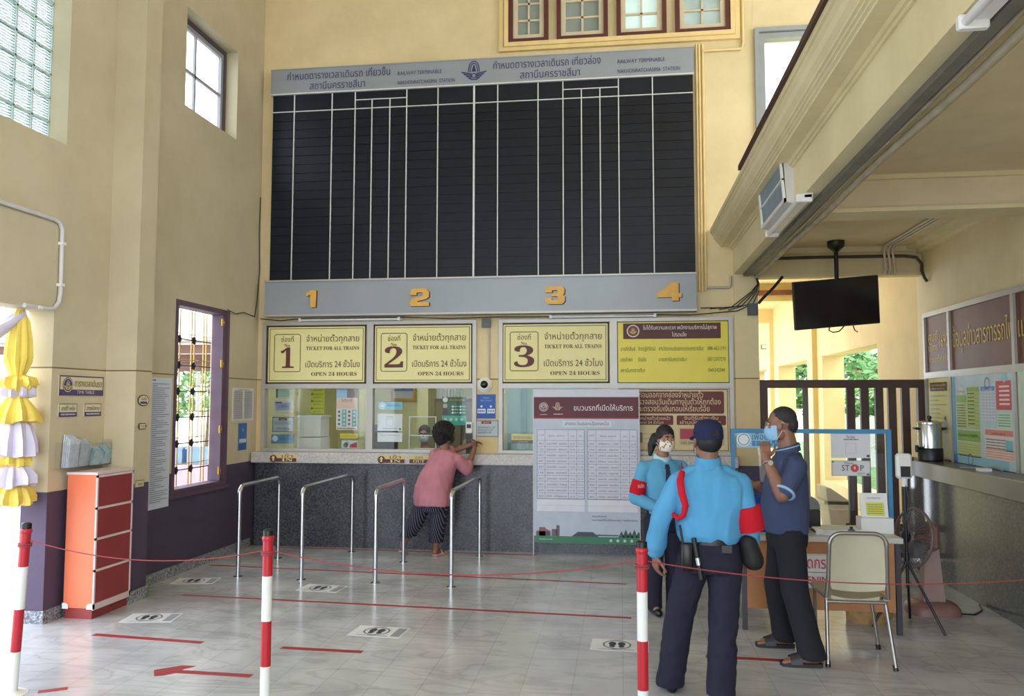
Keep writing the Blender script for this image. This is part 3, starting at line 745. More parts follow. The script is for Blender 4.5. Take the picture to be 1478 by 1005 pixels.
flat_sign('poster', 'blue safety poster below the dome camera on the pier', 'poster', -1.66, -1.44, 1.51, 1.79, BY - .005, (52, 98, 174), d_blue)
def d_grey(s):
    s.frame(0, 1, 0, 1, .008, (76, 100, 120), 1); s.rrect(.28, .70, .78, .94, .008, (110, 50, 50), 2); s.text('ประกาศ', .49, .81, .025, (230, 210, 200), al='c', w=.25)
    for k, c in enumerate(((90, 100, 150), (120, 90, 150), (40, 40, 60))): s.text('สอบถามข้อมูล โทร 1690', .14, .52 - .16 * k, .032, c, w=.72 - .08 * k, bold=.01)
flat_sign('poster', 'small grey framed notice below the blue poster on the pier', 'poster', -1.685, -1.405, 1.30, 1.49, BY - .005, (176, 188, 190), d_grey)

# ================================================================== TICKET OFFICE behind the panes
of = MB()
of.box(-4.5, 1.5, 12.6, 12.7, 0, 3.0, M_office).box(-4.6, -4.5, 9.5, 12.7, 0, 3.0, M_office).box(1.4, 1.53, 9.5, 12.7, 0, 3.0, M_office)
struct(of, 'wall_office')
struct(B1(-4.6, 1.53, 9.5, 12.7, 2.95, 3.05, mat('office_ceiling', (226, 226, 216), rough=.8)), 'ceiling_office')
struct(B1(-4.6, 1.53, 9.6, 12.7, -.12, 0, mat('office_floor', (150, 150, 146), rough=.5)), 'floor_office')
M_tube_on = mat('lit_tube', (240, 246, 255), emit=36.0, var=0)
for i, (x, y) in enumerate(((-3.2, 10.6), (-2.1, 9.95), (-.4, 10.6))):  # middle tube is an added one, brightening the clerk
    t = thing('ceiling_lamp', ('lit tube lamp on the ticket office ceiling behind window 1', 'added tube lamp on the ticket office ceiling brightening the clerk at window 2', 'lit tube lamp on the ticket office ceiling behind window 3')[i], 'lamp', (x, y, 2.85), 'office ceiling lamps')
    put(B1(x - .62, x + .62, y - .05, y + .05, 2.90, 2.95, M_white), 'housing', t)
    put(MB().cyl((x - .6, y, 2.88), (x + .6, y, 2.88), .016, M_tube_on, 8), 'tube', t)
# inner pilasters, curtain and door
struct(B1(-3.02, -2.86, 11.9, 12.6, 0, 2.95, M_office).box(-3.60, -3.46, 10.9, 11.2, 0, 2.95, M_office), 'trim_office_pier')
t = thing('office_desk', 'wooden service desk behind the ticket window panes', 'desk', (-2.2, 9.9, 0))
M_wood = mat('desk_wood', (120, 92, 66), rough=.5, var=.12)
put(B1(-4.45, 1.3, 9.52, 10.05, 1.00, 1.04, M_wood), 'desktop', t); put(B1(-4.4, 1.25, 9.56, 9.6, 0, 1.0, M_wood), 'front_panel', t)
for x in (-4.4, -1.5, 1.2): put(B1(x, x + .05, 9.6, 10.0, 0, 1.0, M_wood), 'leg', t)
M_teal = mat('teal_door', (150, 190, 184), rough=.5)
t = thing('office_door', 'pale teal door seen through window 3', 'door', (-1.35, 12.55, 0))
put(B1(-1.75, -.35, 12.54, 12.6, 0, 2.3, M_teal), 'leaf', t); put(B1(-1.53, -1.45, 12.50, 12.54, 0, 2.3, mat('teal_frame', (120, 160, 158))), 'stile', t)
put(MB().ell((-.5, 12.5, 1.0), .03, .04, .03, M_steel), 'handle', t)
t = thing('curtain', 'pale curtain hanging at the back of the ticket office behind the clerk', 'curtain', (-2.94, 11.8, 0))
c_ = MB(); pts = []
for k in range(41): pts.append((-2.72 + .40 * k / 40, 11.85 + .03 * math.sin(k * 1.2)))
c_.loft([[(x, y, z) for x, y in pts] + [(x, y + .01, z) for x, y in pts[::-1]] for z in (.1, 2.4)], mat('curtain_white', (214, 220, 218), rough=.9)); put(c_, 'cloth', t)
put(MB().cyl((-2.8, 11.85, 2.42), (-2.2, 11.85, 2.42), .012, M_steel), 'rail', t)
t = thing('picture_frame', 'gold framed picture on the yellow office wall behind window 2', 'picture', (-3.2, 12.55, 2.0))
put(B1(-3.62, -3.22, 12.56, 12.6, 1.72, 2.12, M_goldm), 'frame', t); s = sheet_x(-3.58, -3.26, 1.76, 2.08, 12.558); s.rect(0, 1, 0, 1, (110, 130, 180), 1); s.rect(0, 1, 0, .35, (190, 196, 210), 2); s.disc(.5, .62, .06, (70, 60, 60), 2); s.done('picture', t)
t = thing('cupboard', 'dark wooden cupboard at the back of the office behind the woman in pink', 'cupboard', (-2.1, 11.0, 0))
put(B1(-2.62, -1.82, 11.3, 11.7, 0, 1.75, mat('cupboard_wood', (84, 70, 50), rough=.5, var=.15)), 'body', t)
for k in range(2): put(B1(-2.60 + .40 * k, -2.24 + .40 * k, 11.28, 11.3, .1, 1.7, mat('cupboard_door', (104, 92, 60), rough=.5)), 'door', t)
# objects seen through window 1
t = thing('document_cabinet', 'white two tier cabinet standing on the office desk behind window 1', 'cabinet', (-3.96, 9.85, 1.04))
put(B1(-3.98, -3.68, 9.68, 10.0, 1.04, 1.26, M_white), 'lower_box', t); put(B1(-3.97, -3.69, 9.69, 9.99, 1.27, 1.51, M_white), 'upper_box', t); put(B1(-3.99, -3.67, 9.67, 10.01, 1.51, 1.53, M_white), 'top', t)
def d_hang(s):
    for k in range(4): s.disc(.09, .86 - .23 * k, .012, (70, 74, 30), 2); s.text('ข้อปฏิบัติงาน', .2, .83 - .23 * k, .03, (70, 74, 30), w=.72, bold=.01); s.scrib(.2, .8, .74 - .23 * k, .008, (120, 120, 50), 2, k)
flat_sign('hanging_sign', 'lime hanging list sign inside the office behind window 1', 'sign', -4.0, -3.82, 1.55, 1.95, 10.15, (206, 210, 70), d_hang)
def d_green(s): s.rect(.1, .9, .1, .9, (150, 178, 160), 1); s.rect(0, .12, 0, 1, (60, 80, 84), 2)
flat_sign('glass_notice', 'pale green notice stuck at the top of window 1', 'notice', -4.13, -3.94, 1.75, 1.855, BY + .03, (170, 190, 170), d_green)
def d_pic(s): s.rect(.05, .95, .05, .95, (190, 176, 160), 1); s.poly([(.1, .75), (.9, .8), (.85, .3), (.15, .25)], (130, 146, 172), 2); s.text('รถไฟไทย', .5, .45, .05, (70, 80, 110), lay=3, al='c', w=.5); s.rect(.1, .45, .74, .84, (60, 60, 70), 3)
flat_sign('glass_notice', 'picture notice on window 1 below the pale green notice', 'notice', -4.16, -3.92, 1.55, 1.73, BY + .03, (206, 196, 180), d_pic)
def d_g2(s): s.frame(0, 1, 0, 1, .01, (76, 90, 104), 1); s.rect(.3, .7, .76, .92, (90, 50, 50), 2); s.text('กรุณา', .5, .79, .02, (220, 210, 200), al='c', w=.2); s.scrib(.1, .9, .62, .012, (120, 126, 134), 2, 1); s.scrib(.1, .9, .5, .012, (120, 126, 134), 2, 2); s.text('ขอบคุณ', .2, .14, .05, (50, 54, 70), w=.6, bold=.015)
flat_sign('glass_notice', 'grey framed notice in the middle of window 1', 'notice', -4.17, -3.90, 1.34, 1.52, BY + .03, (158, 166, 170), d_g2)
def d_b2(s): s.disc(.17, .55, .035, (190, 206, 216), 2); s.text('เพื่อนบ้าน', .36, .42, .045, (40, 90, 130), w=.5, bold=.02)
flat_sign('glass_notice', 'blue sticker with a round white logo at the foot of window 1', 'notice', -4.18, -3.89, 1.20, 1.31, BY + .03, (74, 124, 160), d_b2)
def d_red(s):
    s.rect(.0, .5, .78, 1, (170, 200, 232), 1); s.rect(.5, 1, .78, 1, (150, 130, 130), 1); s.rect(.03, .97, .52, .76, (232, 196, 180), 2); s.text('โควิด-19', .5, .68, .05, (170, 70, 70), al='c', w=.5)
    for k, c in enumerate(((214, 220, 222), (120, 170, 176), (226, 206, 206), (120, 170, 176))):
        s.rect(.04 + k * .24, .24 + k * .24, .08, .49, c, 2)
        for j in range(4): s.disc(.14 + k * .24, .14 + j * .1, .014, (110, 90, 120) if k % 2 == 0 else (200, 220, 220), 3)
    s.scrib(.05, .95, .02, .012, (160, 80, 80), 2, 5)
flat_sign('glass_notice', 'tall red and white health poster on the right side of window 1', 'poster', -3.37, -3.11, 1.37, 1.855, BY + .03, (224, 214, 212), d_red)
def d_y(s): s.text('จองตั๋วล่วงหน้า', .5, .3, .03, (140, 110, 20), al='c', w=.8)
flat_sign('glass_notice', 'small yellow strip notice near the right foot of window 1', 'notice', -3.32, -3.10, 1.27, 1.325, BY + .03, (226, 196, 60), d_y)
def d_r2(s): s.poly([(.5, .1), (.95, .1), (.95, .8), (.55, .5)], (180, 50, 60), 2); s.disc(.25, .4, .03, (120, 120, 126), 2); s.disc(.4, .6, .025, (170, 170, 176), 2)
flat_sign('glass_notice', 'red and grey photo card standing at the right foot of window 1', 'notice', -3.30, -3.10, 1.15, 1.245, BY + .03, (196, 196, 200), d_r2)
# objects seen through window 2
def d_bl(s): s.disc(.16, .5, .04, (220, 236, 244), 2); s.ring(.16, .5, .03, .006, (70, 150, 200), 3); s.text('เพื่อชาวบ้าน', .36, .42, .04, (30, 90, 140), w=.55, bold=.03)
flat_sign('glass_notice', 'blue banner sticker with a round logo at the top left of window 2', 'notice', -2.85, -2.56, 1.61, 1.70, BY + .03, (124, 186, 216), d_bl)
def d_q(s): s.text('ไทยชนะ', .5, .80, .022, (90, 90, 100), al='c', w=.3); s.frame(.36, .64, .28, .72, .004, (170, 170, 174), 2); s.scrib(.2, .8, .12, .01, (150, 150, 156), 2, 3); s.rect(.88, .95, .06, .16, (60, 60, 66), 2)
flat_sign('glass_notice', 'white check-in sheet on window 2 below the blue sticker', 'notice', -2.86, -2.56, 1.36, 1.56, BY + .03, (224, 222, 228), d_q)
def d_w(s): s.scrib(.1, .9, .7, .008, (190, 190, 194), 2, 2)
flat_sign('glass_notice', 'plain white sheet on window 2 below the check-in sheet', 'notice', -2.86, -2.56, 1.23, 1.34, BY + .03, (226, 224, 226), d_w)
def d_gr(s):
    s.rect(0, 1, .35, 1, (34, 96, 84), 1); s.rect(0, 1, 0, .33, (70, 166, 148), 1); s.rect(.25, .98, .80, .97, (60, 70, 54), 2); s.text('เดินทางปลอดภัย', .3, .86, .035, (190, 180, 90), w=.62, bold=.01)
    for j in range(3):
        for k in range(2): s.disc(.44 + .32 * k, .66 - .11 * j, .012, (220, 236, 230), 3); s.scrib(.5 + .32 * k, .68 + .30 * k, .65 - .11 * j, .008, (190, 220, 210), 3, j + 3 * k)
    s.disc(.13, .90, .03, (220, 226, 220), 3); s.disc(.13, .68, .028, (206, 170, 150), 3); s.poly([(.02, .38), (.26, .38), (.2, .62), (.06, .62)], (70, 40, 44), 3)
    for k in range(4): s.disc(.15 + .22 * k, .2, .018, (160, 214, 200), 3)
flat_sign('glass_notice', 'dark green travel safety poster on window 2 above the hair of the woman in pink', 'poster', -2.08, -1.79, 1.43, 1.76, BY + .03, (44, 116, 100), d_gr)
t = thing('thermometer_device', 'white wall thermometer with a dark screen at the right end of window 2', 'device', (-1.74, BY - .03, 1.34))
put(B1(-1.78, -1.70, BY - .075, BY - .031, 1.34, 1.47, M_white, bev=.01), 'body', t); put(B1(-1.765, -1.715, BY - .080, BY - .075, 1.40, 1.445, M_dark), 'screen', t); put(B1(-1.775, -1.705, BY - .07, BY - .031, 1.108, 1.34, M_dark), 'holder', t)
t = thing('monitor', 'black computer monitor on the office desk behind the check-in sheet', 'monitor', (-2.78, 9.95, 1.04))
put(B1(-3.05, -2.74, 9.80, 9.83, 1.12, 1.42, M_dark), 'screen', t); put(B1(-2.92, -2.87, 9.83, 9.87, 1.04, 1.2, M_dark), 'stand', t); put(B1(-3.0, -2.8, 9.78, 9.92, 1.04, 1.055, M_dark), 'base', t)
t = thing('acrylic_screen', 'clear acrylic guard in a white frame in front of the clerk', 'screen', (-2.32, 9.5, 1.11))
f = MB(); frame_y(f, 9.44, 9.455, -2.50, -2.17, 1.145, 1.53, .010, M_white); f.box(-2.5, -2.17, 9.44, 9.455, 1.30, 1.31, M_white); put(f, 'frame', t); put(B1(-2.49, -2.18, 9.446, 9.449, 1.15, 1.52, M_acryl), 'pane', t)
t = thing('name_plate', 'yellow and brown desk name plate at the left of window 3', 'sign', (-1.14, 9.5, 1.11))
put(B1(-1.27, -1.0, 9.44, 9.46, 1.22, 1.33, mat('plate_yellow2', (226, 206, 96), rough=.5)), 'plate', t); put(B1(-1.2, -1.07, 9.44, 9.5, 1.108, 1.22, M_acryl), 'stand', t)
s = sheet_x(-1.27, -1.0, 1.22, 1.33, 9.4395); s.rect(0, 1, 0, .35, (92, 50, 40), 1); s.text('สถานีนครราชสีมา', .08, .5, .045, (110, 70, 40), w=.8, bold=.02); s.text('STATION', .3, .08, .025, (220, 190, 120), w=.4); s.done('lettering', t)
# ================================================================== LEFT WALL THINGS
NX = -4.40
def wall_sign(name, label, cat, y0, y1, z0, z1, x, base, draw, th=.006, group=None):
    t = thing(name, label, cat, (x + th, (y0 + y1) / 2, z0), group)
    put(B1(x, x + th, y0, y1, z0, z1, mat('sheet_%d_%d_%d' % base, base, rough=.5, var=.02)), 'sheet', t)
    s = sheet_l(y0, y1, z0, z1, x + th + .0005); draw(s); s.done('lettering', t); return t
PUR = (74, 62, 104)
def d_tt(s):
    s.rect(0, 1, 0, .30, PUR, 1); s.frame(0, 1, 0, 1, .010, PUR, 2); s.disc(.18, .52, .062, PUR, 2); s.ring(.18, .52, .056, .006, (206, 190, 150), 3); emblem(s, .18, .52, .085, (214, 190, 130), 4)
    s.text('ตารางเวลาเดินรถ', .33, .46, .075, (70, 56, 60), w=.62, bold=.03); s.text('TIME TABLE', .38, .09, .038, (206, 196, 214), w=.40, bold=.02)
wall_sign('wall_plate', 'largest purple and cream timetable plate with a round emblem on the left wall', 'sign', 5.88, 6.43, 1.75, 1.91, NX, (214, 202, 164), d_tt)
def d_s(tx):
    def f(s): s.rect(0, 1, 0, .34, PUR, 1); s.frame(0, 1, 0, 1, .005, PUR, 2); s.text(tx, .5, .48, .045, (70, 56, 60), al='c', w=.75, bold=.03); s.scrib(.1, .9, .12, .012, (190, 180, 200), 3, 4)
    return f
wall_sign('wall_plate', 'small purple and cream plate under the timetable plate, the one nearer the doorway', 'sign', 5.885, 6.10, 1.58, 1.685, NX, (212, 202, 168), d_s('สายใต้ เหนือ'))
wall_sign('wall_plate', 'small purple and cream plate under the timetable plate, the one nearer the pier', 'sign', 6.195, 6.41, 1.58, 1.685, NX, (212, 202, 169), d_s('สายอีสาน'))
# clear brochure rack with leaflets
t = thing('brochure_rack', 'clear acrylic leaflet rack on the cream wall above the orange cabinet', 'rack', (-4.34, 6.17, 1.17))
r = MB(); r.box(NX + .085, NX + .089, 5.87, 6.46, 1.17, 1.36, M_acryl).box(NX, NX + .089, 5.87, 6.46, 1.17, 1.174, M_acryl)
for y in (5.87, 6.165, 6.456): r.box(NX, NX + .089, y, y + .004, 1.17, 1.38, M_acryl)
put(r, 'tray', t)
for i, (y, tilt, c, h, lab) in enumerate(((5.93, .02, (200, 206, 214), .26, 'pale leaflet bundle standing at the doorway end of the leaflet rack'), (6.05, .05, (186, 194, 200), .22, 'pale leaflet bundle sagging in the middle of the leaflet rack'), (6.20, .08, (170, 196, 206), .15, 'blue tinted leaflet bundle in the leaflet rack beside the pier'), (6.33, .06, (160, 190, 204), .16, 'blue tinted leaflet bundle nearest the pier in the leaflet rack'))):
    b = MB(); 
    for k in range(4):
        x = NX + .012 + .016 * k; q = .012 * k
        b.loft([[(x, y, 1.178), (x + .012, y, 1.178), (x + .012, y + .115, 1.178), (x, y + .115, 1.178)], [(x, y + tilt, 1.178 + h - q), (x + .012, y + tilt, 1.178 + h - q), (x + .012, y + .115 + tilt, 1.178 + h - q * 1.4), (x, y + .115 + tilt, 1.178 + h - q * 1.4)]], mat('leaflet_%d' % i, c, rough=.6, var=.15, vs=25))
    put(b, 'leaflet_bundle', None, lab, 'leaflets', 'leaflet bundles in the clear rack')
# long notice by the window
def d_long(s):
    s.scrib(.06, .2, .975, .012, (70, 80, 110), 2, 1)
    for k in range(58):
        y = .95 - k * .0158
        if k in (1, 17, 22, 25, 31, 36, 40, 44, 48, 51): s.scrib(.06, .3, y, .006, (70, 80, 110), 2, k); continue
        s.scrib(.06, random.Random(k).uniform(.55, .93), y, .006, (92, 100, 124), 2, k)
wall_sign('paper_notice', 'long narrow white typed notice hanging beside the low grille window', 'notice', 7.09, 7.44, .69, 1.93, LX, (206, 212, 226), d_long, .003)
def d_list(s):
    s.text('รายชื่อผู้โดยสาร', .5, .94, .016, (100, 100, 110), al='c', w=.5)
    for k in range(26):
        y = .90 - k * .033
        s.scrib(.06, .46, y, .006, (120, 120, 130), 2, k); s.scrib(.54, .92, y, .006, (120, 120, 130), 2, k + 40)
wall_sign('paper_notice', 'white two column list taped to the left wall next to the counter', 'notice', 8.70, 9.24, 1.48, 1.86, LX, (216, 214, 214), d_list, .003)
def d_bl2(s): s.rect(.1, .9, .42, .98, (62, 108, 164), 1); s.rect(.12, .9, .28, .42, (196, 206, 220), 2); s.rect(.1, .9, .02, .26, (46, 92, 150), 2); s.disc(.5, .75, .02, (120, 160, 200), 3)
wall_sign('paper_notice', 'narrow blue poster below the two column list', 'poster', 8.86, 9.08, 1.14, 1.455, LX, (86, 126, 172), d_bl2, .003)
# small plates on the pier
PX = -4.12
def oval(label, y, z, ry, rz, draw):
    t = thing('pier_plate', label, 'sign', (PX, y, z - rz))
    o = MB(); n = 24; o.prism([(ry * math.cos(2 * PI * k / n), rz * math.sin(2 * PI * k / n)) for k in range(n)], (PX, y, z), (0, 1, 0), (0, 0, 1), (.006, 0, 0), mat('plate_dark', (84, 70, 60), rough=.5)); put(o, 'plate', t)
    s = sheet_l(y - ry, y + ry, z - rz, z + rz, PX + .0065); draw(s); s.done('lettering', t)
oval('oval cream and purple plate on the cream pier', 6.585, 1.712, .085, .050, lambda s: (s.disc(.5, .5, .074, (214, 206, 168), 1, ry=.041), s.text('บ่อดับ', .5, .52, .036, (70, 90, 60), al='c', w=.5, bold=.03), s.rect(.2, .8, .2, .4, PUR, 2)))
t = thing('pier_plate', 'small arrow shaped cream plate on the pier below the oval plate', 'sign', (PX, 6.58, 1.46))
put(MB().prism([(-.08, .03), (-.06, .03), (-.045, .055), (.045, .055), (.06, .03), (.08, .03), (.06, .025), (.045, 0), (-.045, 0), (-.06, .025)], (PX, 6.58, 1.46), (0, 1, 0), (0, 0, 1), (.005, 0, 0), mat('plate_dark', (84, 70, 60))), 'plate', t)
s = sheet_l(6.54, 6.62, 1.467, 1.508, PX + .0055); s.rect(0, 1, 0, 1, (208, 196, 160), 1); s.text('ทาง', .5, .3, .03, (110, 90, 70), al='c', w=.6); s.done('lettering', t)
t = thing('pier_plate', 'small rectangular cream plate low on the pier beside the long notice', 'sign', (PX, 6.57, .96))
put(B1(PX, PX + .005, 6.50, 6.63, .965, 1.025, mat('plate_cream', (200, 190, 150))), 'plate', t); s = sheet_l(6.5, 6.63, .965, 1.025, PX + .0055); s.frame(0, 1, 0, 1, .004, (100, 84, 60), 1); s.text('ทางออก', .5, .3, .03, (100, 84, 60), al='c', w=.5); s.done('lettering', t)
# white conduit
t = put(MB().tube([(NX + .02, 4.3, 3.127), (NX + .02, 5.74, 3.125), (NX + .02, 5.80, 3.11), (NX + .02, 5.83, 3.06), (NX + .02, 5.835, 2.56), (NX + .02, 5.82, 2.48), (NX + .02, 5.77, 2.425), (NX + .02, 5.70, 2.415), (NX + .02, 5.45, 2.415)], .017, mat('white_conduit', (200, 198, 198), rough=.4), 10), 'conduit_pipe', None, 'white conduit pipe bent around the wall corner above the draped doorway', 'pipe')
for y, z in ((5.835, 2.95), (5.835, 2.62), (5.6, 2.415)): put(MB().box(NX, NX + .04, y - .022, y + .022, z - .012, z + .012, M_white), 'clip', t)
# wires on the left wall by the board
put(MB().tube([(LX + .01, 9.29, 4.2), (LX + .01, 9.28, 3.75), (LX + .015, 9.30, 3.3), (LX + .012, 9.25, 2.9), (LX + .01, 9.2, 2.72), (LX + .02, 8.9, 2.74), (LX + .02, 8.7, 2.70), (LX + .05, 8.45, 2.72)], .006, M_dark, 6), 'wire', None, 'dark loose wire running down the corner and over the low grille window', 'cable')
# draped fabric in the doorway
M_yfab = mat('yellow_satin', (238, 212, 96), rough=.55, var=.08, vs=8)
M_wfab = mat('white_lilac_fabric', (214, 208, 232), rough=.7, var=.05, vs=8)
t = thing('door_drape', 'yellow and white gathered fabric drape hanging down the far jamb of the doorway', 'drape', (-4.52, 5.60, 1.0))
def ruffle(cx, cy, prof, amp, mt, nf=9, seed=0):
    rnd = random.Random(seed); ph = [rnd.uniform(0, 6.28) for _ in range(3)]; rings = []; N = 72
    for r, z, q in prof:
        rings.append([(cx + .75 * r * (1 + amp * q * math.sin(nf * a + ph[0]) + .4 * amp * q * math.sin((nf * 2 + 3) * a + ph[1])) * math.cos(a), cy + r * (1 + amp * q * math.sin(nf * a + ph[0]) + .4 * amp * q * math.sin((nf * 2 + 3) * a + ph[1])) * math.sin(a), z + .014 * q * math.sin(nf * a * .5 + ph[2])) for a in [2 * PI * k / N for k in range(N)]])
    return MB().loft(rings, mt, True, True)
dx, dy = -4.53, 5.60
for nm, prof, amp, mt in (
    ('upper_fall', [(.035, 2.40, .2), (.075, 2.30, .5), (.095, 2.15, .8), (.10, 2.02, 1), (.07, 1.93, .6), (.045, 1.88, .3)], .16, M_yfab),
    ('collar', [(.05, 1.90, .3), (.12, 1.87, 1), (.135, 1.82, 1), (.10, 1.78, .7), (.05, 1.76, .3)], .22, M_yfab),
    ('collar', [(.05, 1.82, .3), (.12, 1.80, 1), (.12, 1.745, 1), (.05, 1.72, .3)], .22, M_wfab),
    ('skirt', [(.05, 1.76, .3), (.10, 1.70, .7), (.155, 1.62, 1), (.18, 1.55, 1), (.05, 1.54, .3)], .18, M_yfab),
    ('skirt', [(.06, 1.58, .3), (.12, 1.52, .6), (.155, 1.40, 1), (.165, 1.30, 1), (.05, 1.29, .3)], .18, M_wfab),
    ('lower_fall', [(.09, 1.34, .4), (.085, 1.27, .6), (.06, 1.22, .5), (.05, 1.18, .3)], .2, M_wfab),
    ('collar', [(.05, 1.31, .3), (.11, 1.28, 1), (.115, 1.23, 1), (.05, 1.20, .3)], .2, M_yfab),
    ('skirt', [(.05, 1.24, .3), (.11, 1.20, .8), (.16, 1.13, 1), (.165, 1.07, 1), (.05, 1.06, .3)], .18, M_wfab),
    ('skirt', [(.06, 1.09, .3), (.12, 1.05, .8), (.155, .98, 1), (.155, .935, 1), (.05, .93, .3)], .18, M_yfab)):
    o = put(ruffle(dx, dy, prof, amp, mt, 9, len(nm) + int(prof[0][1] * 10)), nm, t)
sw = MB(); rings = []
for k in range(13):
    u_ = k / 12.0; y = 5.60 - 1.6 * u_; z = 2.36 - .30 * 4 * u_ * (1 - u_)
    rings.append([(dx + .05 * math.cos(a), y, z + (.07 + .03 * math.sin(3 * a)) * math.sin(a) * (.5 + 2 * u_ * (1 - u_))) for a in [2 * PI * j / 14 for j in range(14)]])
sw.loft(rings, M_wfab, True, True); put(sw, 'swag', t)
# orange cabinet
t = thing('drawer_cabinet', 'tall orange cabinet with dark red drawer fronts against the left pier', 'cabinet', (-4.225, 6.21, 0))
put(B1(-4.355, -4.105, 5.97, 6.44, .085, 1.125, M_orange), 'carcass', t, 'orange laminate carcass')
put(B1(-4.35, -4.12, 5.985, 6.44, 0, .085, M_dred), 'plinth', t)
e = MB(); X = -4.107; w = .017
for zc in (.10, .375, .62, .86, 1.11): e.box(X, X + .012, 5.965, 6.445, zc - (.028 if zc == .10 else .009), zc + (.02 if zc == .10 else .009), M_lilac)
for y in (5.965, 6.445 - w): e.box(X, X + .012, y, y + w, .08, 1.125, M_lilac)
e.box(-4.36, -4.095, 5.962, 6.447, 1.123, 1.142, M_lilac); put(e, 'edge_trim', t)
for a, b in ((.125, .365), (.385, .61), (.63, .85), (.87, 1.10)): put(B1(X, X + .008, 5.983, 6.43, a, b, M_dred), 'drawer', t)
for y in (5.964,): put(MB().prism([(0, 0), (.05, 0), (.05, .03), (.03, .045), (0, .045)], (-4.10, y, .08), (-1, 0, 0), (0, 0, 1), (0, -.006, 0), M_white).prism([(0, 0), (.05, 0), (.05, .03), (.03, .045), (0, .045)], (-4.357, y, .08), (1, 0, 0), (0, 0, 1), (0, -.006, 0), M_white), 'corner_guard', t)

# ================================================================== FLOOR: queue rails, posts, tape, stickers
def rail(x, y0, y1, h, label):
    t = thing('queue_rail', label, 'rail', (x, (y0 + y1) / 2, 0), 'steel queue rails')
    r_ = .08; P_ = []
    P_.append((x, y0, .72))
    for k in range(7):
        a = PI + (PI / 2) * k / 6; P_.append((x, y0 + r_ + r_ * math.cos(a), h - r_ - r_ * math.sin(a)))
    for k in range(7):
        a = PI / 2 - (PI / 2) * k / 6; P_.append((x, y1 - r_ + r_ * math.cos(a), h - r_ + r_ * math.sin(a)))
    P_.append((x, y1, .72))
    put(MB().tube(P_, .021, M_steel, 14), 'handrail', t)
    for y in (y0, y1):
        put(MB().cyl((x, y, 0), (x, y, .72), .021, M_steel, 14).lathe([(.045, 0), (.045, .004), (.022, .008)], (x, y, 0), M_steel, 16), 'leg', t)
rail(-3.715, 7.62, 8.55, .875, 'bent steel queue rail nearest the left wall')
rail(-3.045, 7.56, 9.03, .875, 'long bent steel queue rail second from the left wall')
rail(-2.305, 7.53, 8.53, .875, 'short bent steel queue rail just left of the woman in pink')
rail(-1.56, 7.46, 8.97, .875, 'bent steel queue rail just right of the woman in pink')
def post(x, y, lean, label):
    h = .955
    t = thing('barrier_post', label, 'post', (x, y, 0), 'red and white striped barrier posts'); t.rotation_euler = (0, lean, 0)
    r_ = .028; edges = [.012, .242, .487, .733, h]
    put(MB().lathe([(.085, 0), (.085, .006), (.05, .012), (.03, .02)], (x, y, 0), M_wpaint, 28), 'base', t)
    for k in range(4):
        put(MB().cyl((x, y, edges[k]), (x, y, edges[k + 1]), r_, M_red if k % 2 else M_wpaint, 20) if k != 0 else MB().cyl((x, y, .01), (x, y, edges[1]), r_, M_wpaint, 20), 'band', t, 'red painted band' if k % 2 else 'white painted band')
    put(MB().lathe([(.0295, h - .03), (.033, h - .02), (.033, h - .008), (.0285, h - .002)], (x, y, 0), M_red, 20), 'collar', t)
    put(MB().lathe([(.028, h - .002), (.028, h + .028), (.02, h + .034)], (x, y, 0), M_dark, 20), 'cap', t, 'black end cap')
    put(MB().tube([(x + .033 * math.cos(a), y + .033 * math.sin(a), h - .09 - .012 * k) for k in range(2) for a in [2 * PI * j / 14 for j in range(15)]], .006, M_rope, 6), 'rope_wrap', t)
post(-1.96, 4.376, 0, 'striped barrier post in the middle with the rope running both ways')
post(-3.534, 4.427, math.radians(3.0), 'striped barrier post nearest the bright doorway')
post(.101, 4.283, 0, 'striped barrier post standing in front of the guards')
def rope(p0, p1, sag, label):
    p0, p1 = V(p0), V(p1)
    mb = MB().tube([p0.lerp(p1, k / 24) - V((0, 0, sag * 4 * (k / 24) * (1 - k / 24))) for k in range(25)], .0032, M_rope, 7)
    put(mb, 'barrier_rope', None, label, 'rope', 'red barrier ropes')
rope((-3.455, 4.425, .885), (-1.99, 4.376, .87), .085, 'red rope sagging between the doorway post and the middle post')
rope((-1.93, 4.376, .87), (.07, 4.283, .885), .10, 'red rope sagging from the middle post to the post before the guards')
rope((.132, 4.283, .885), (2.95, 4.9, .845), .12, 'red rope running from the guards post past the chair to the right wall')
def tape(x0, y0, x1, y1, w, label):
    mb = MB(); d = V((x1 - x0, y1 - y0, 0)); n_ = V((-d.y, d.x, 0)).normalized() * w / 2
    mb.prism([(0, 0), (1, 0), (1, 1), (0, 1)], V((x0, y0, 0)) - n_, d, n_ * 2, (0, 0, .0015), M_tape)
    put(mb, 'floor_tape', None, label, 'tape', 'red queue lines taped on the floor')
tape(-4.03, 9.20, -.95, 9.12, .04, 'red floor tape along the foot of the counter')
tape(-4.25, 8.10, .04, 7.80, .04, 'long red floor tape running under the queue rails')
tape(-3.84, 6.83, .07, 6.60, .045, 'long red floor tape in front of the queue rails')
tape(-3.834, 5.60, -2.945, 5.52, .055, 'short red floor tape near the orange cabinet')
tape(-2.345, 5.485, -1.757, 5.465, .055, 'short red floor tape right of the middle striped post')
tape(.55, 5.69, 1.1, 5.665, .055, 'short red floor tape by the sandals of the man in navy')
tape(-3.40, 4.47, -3.27, 4.55, .05, 'scrap of red floor tape at the foot of the leaning post by the doorway')
a_ = MB(); a_.prism([(0, 0), (.13, .115), (.22, .115), (.165, .028), (.66, .028), (.66, -.028), (.165, -.028), (.12, -.085), (.07, -.105)], (-2.95, 4.925, 0), (1, -.03, 0), (.03, 1, 0), (0, 0, .0015), M_tape)
put(a_, 'floor_arrow', None, 'red arrow taped on the marble floor pointing at the doorway', 'arrow')
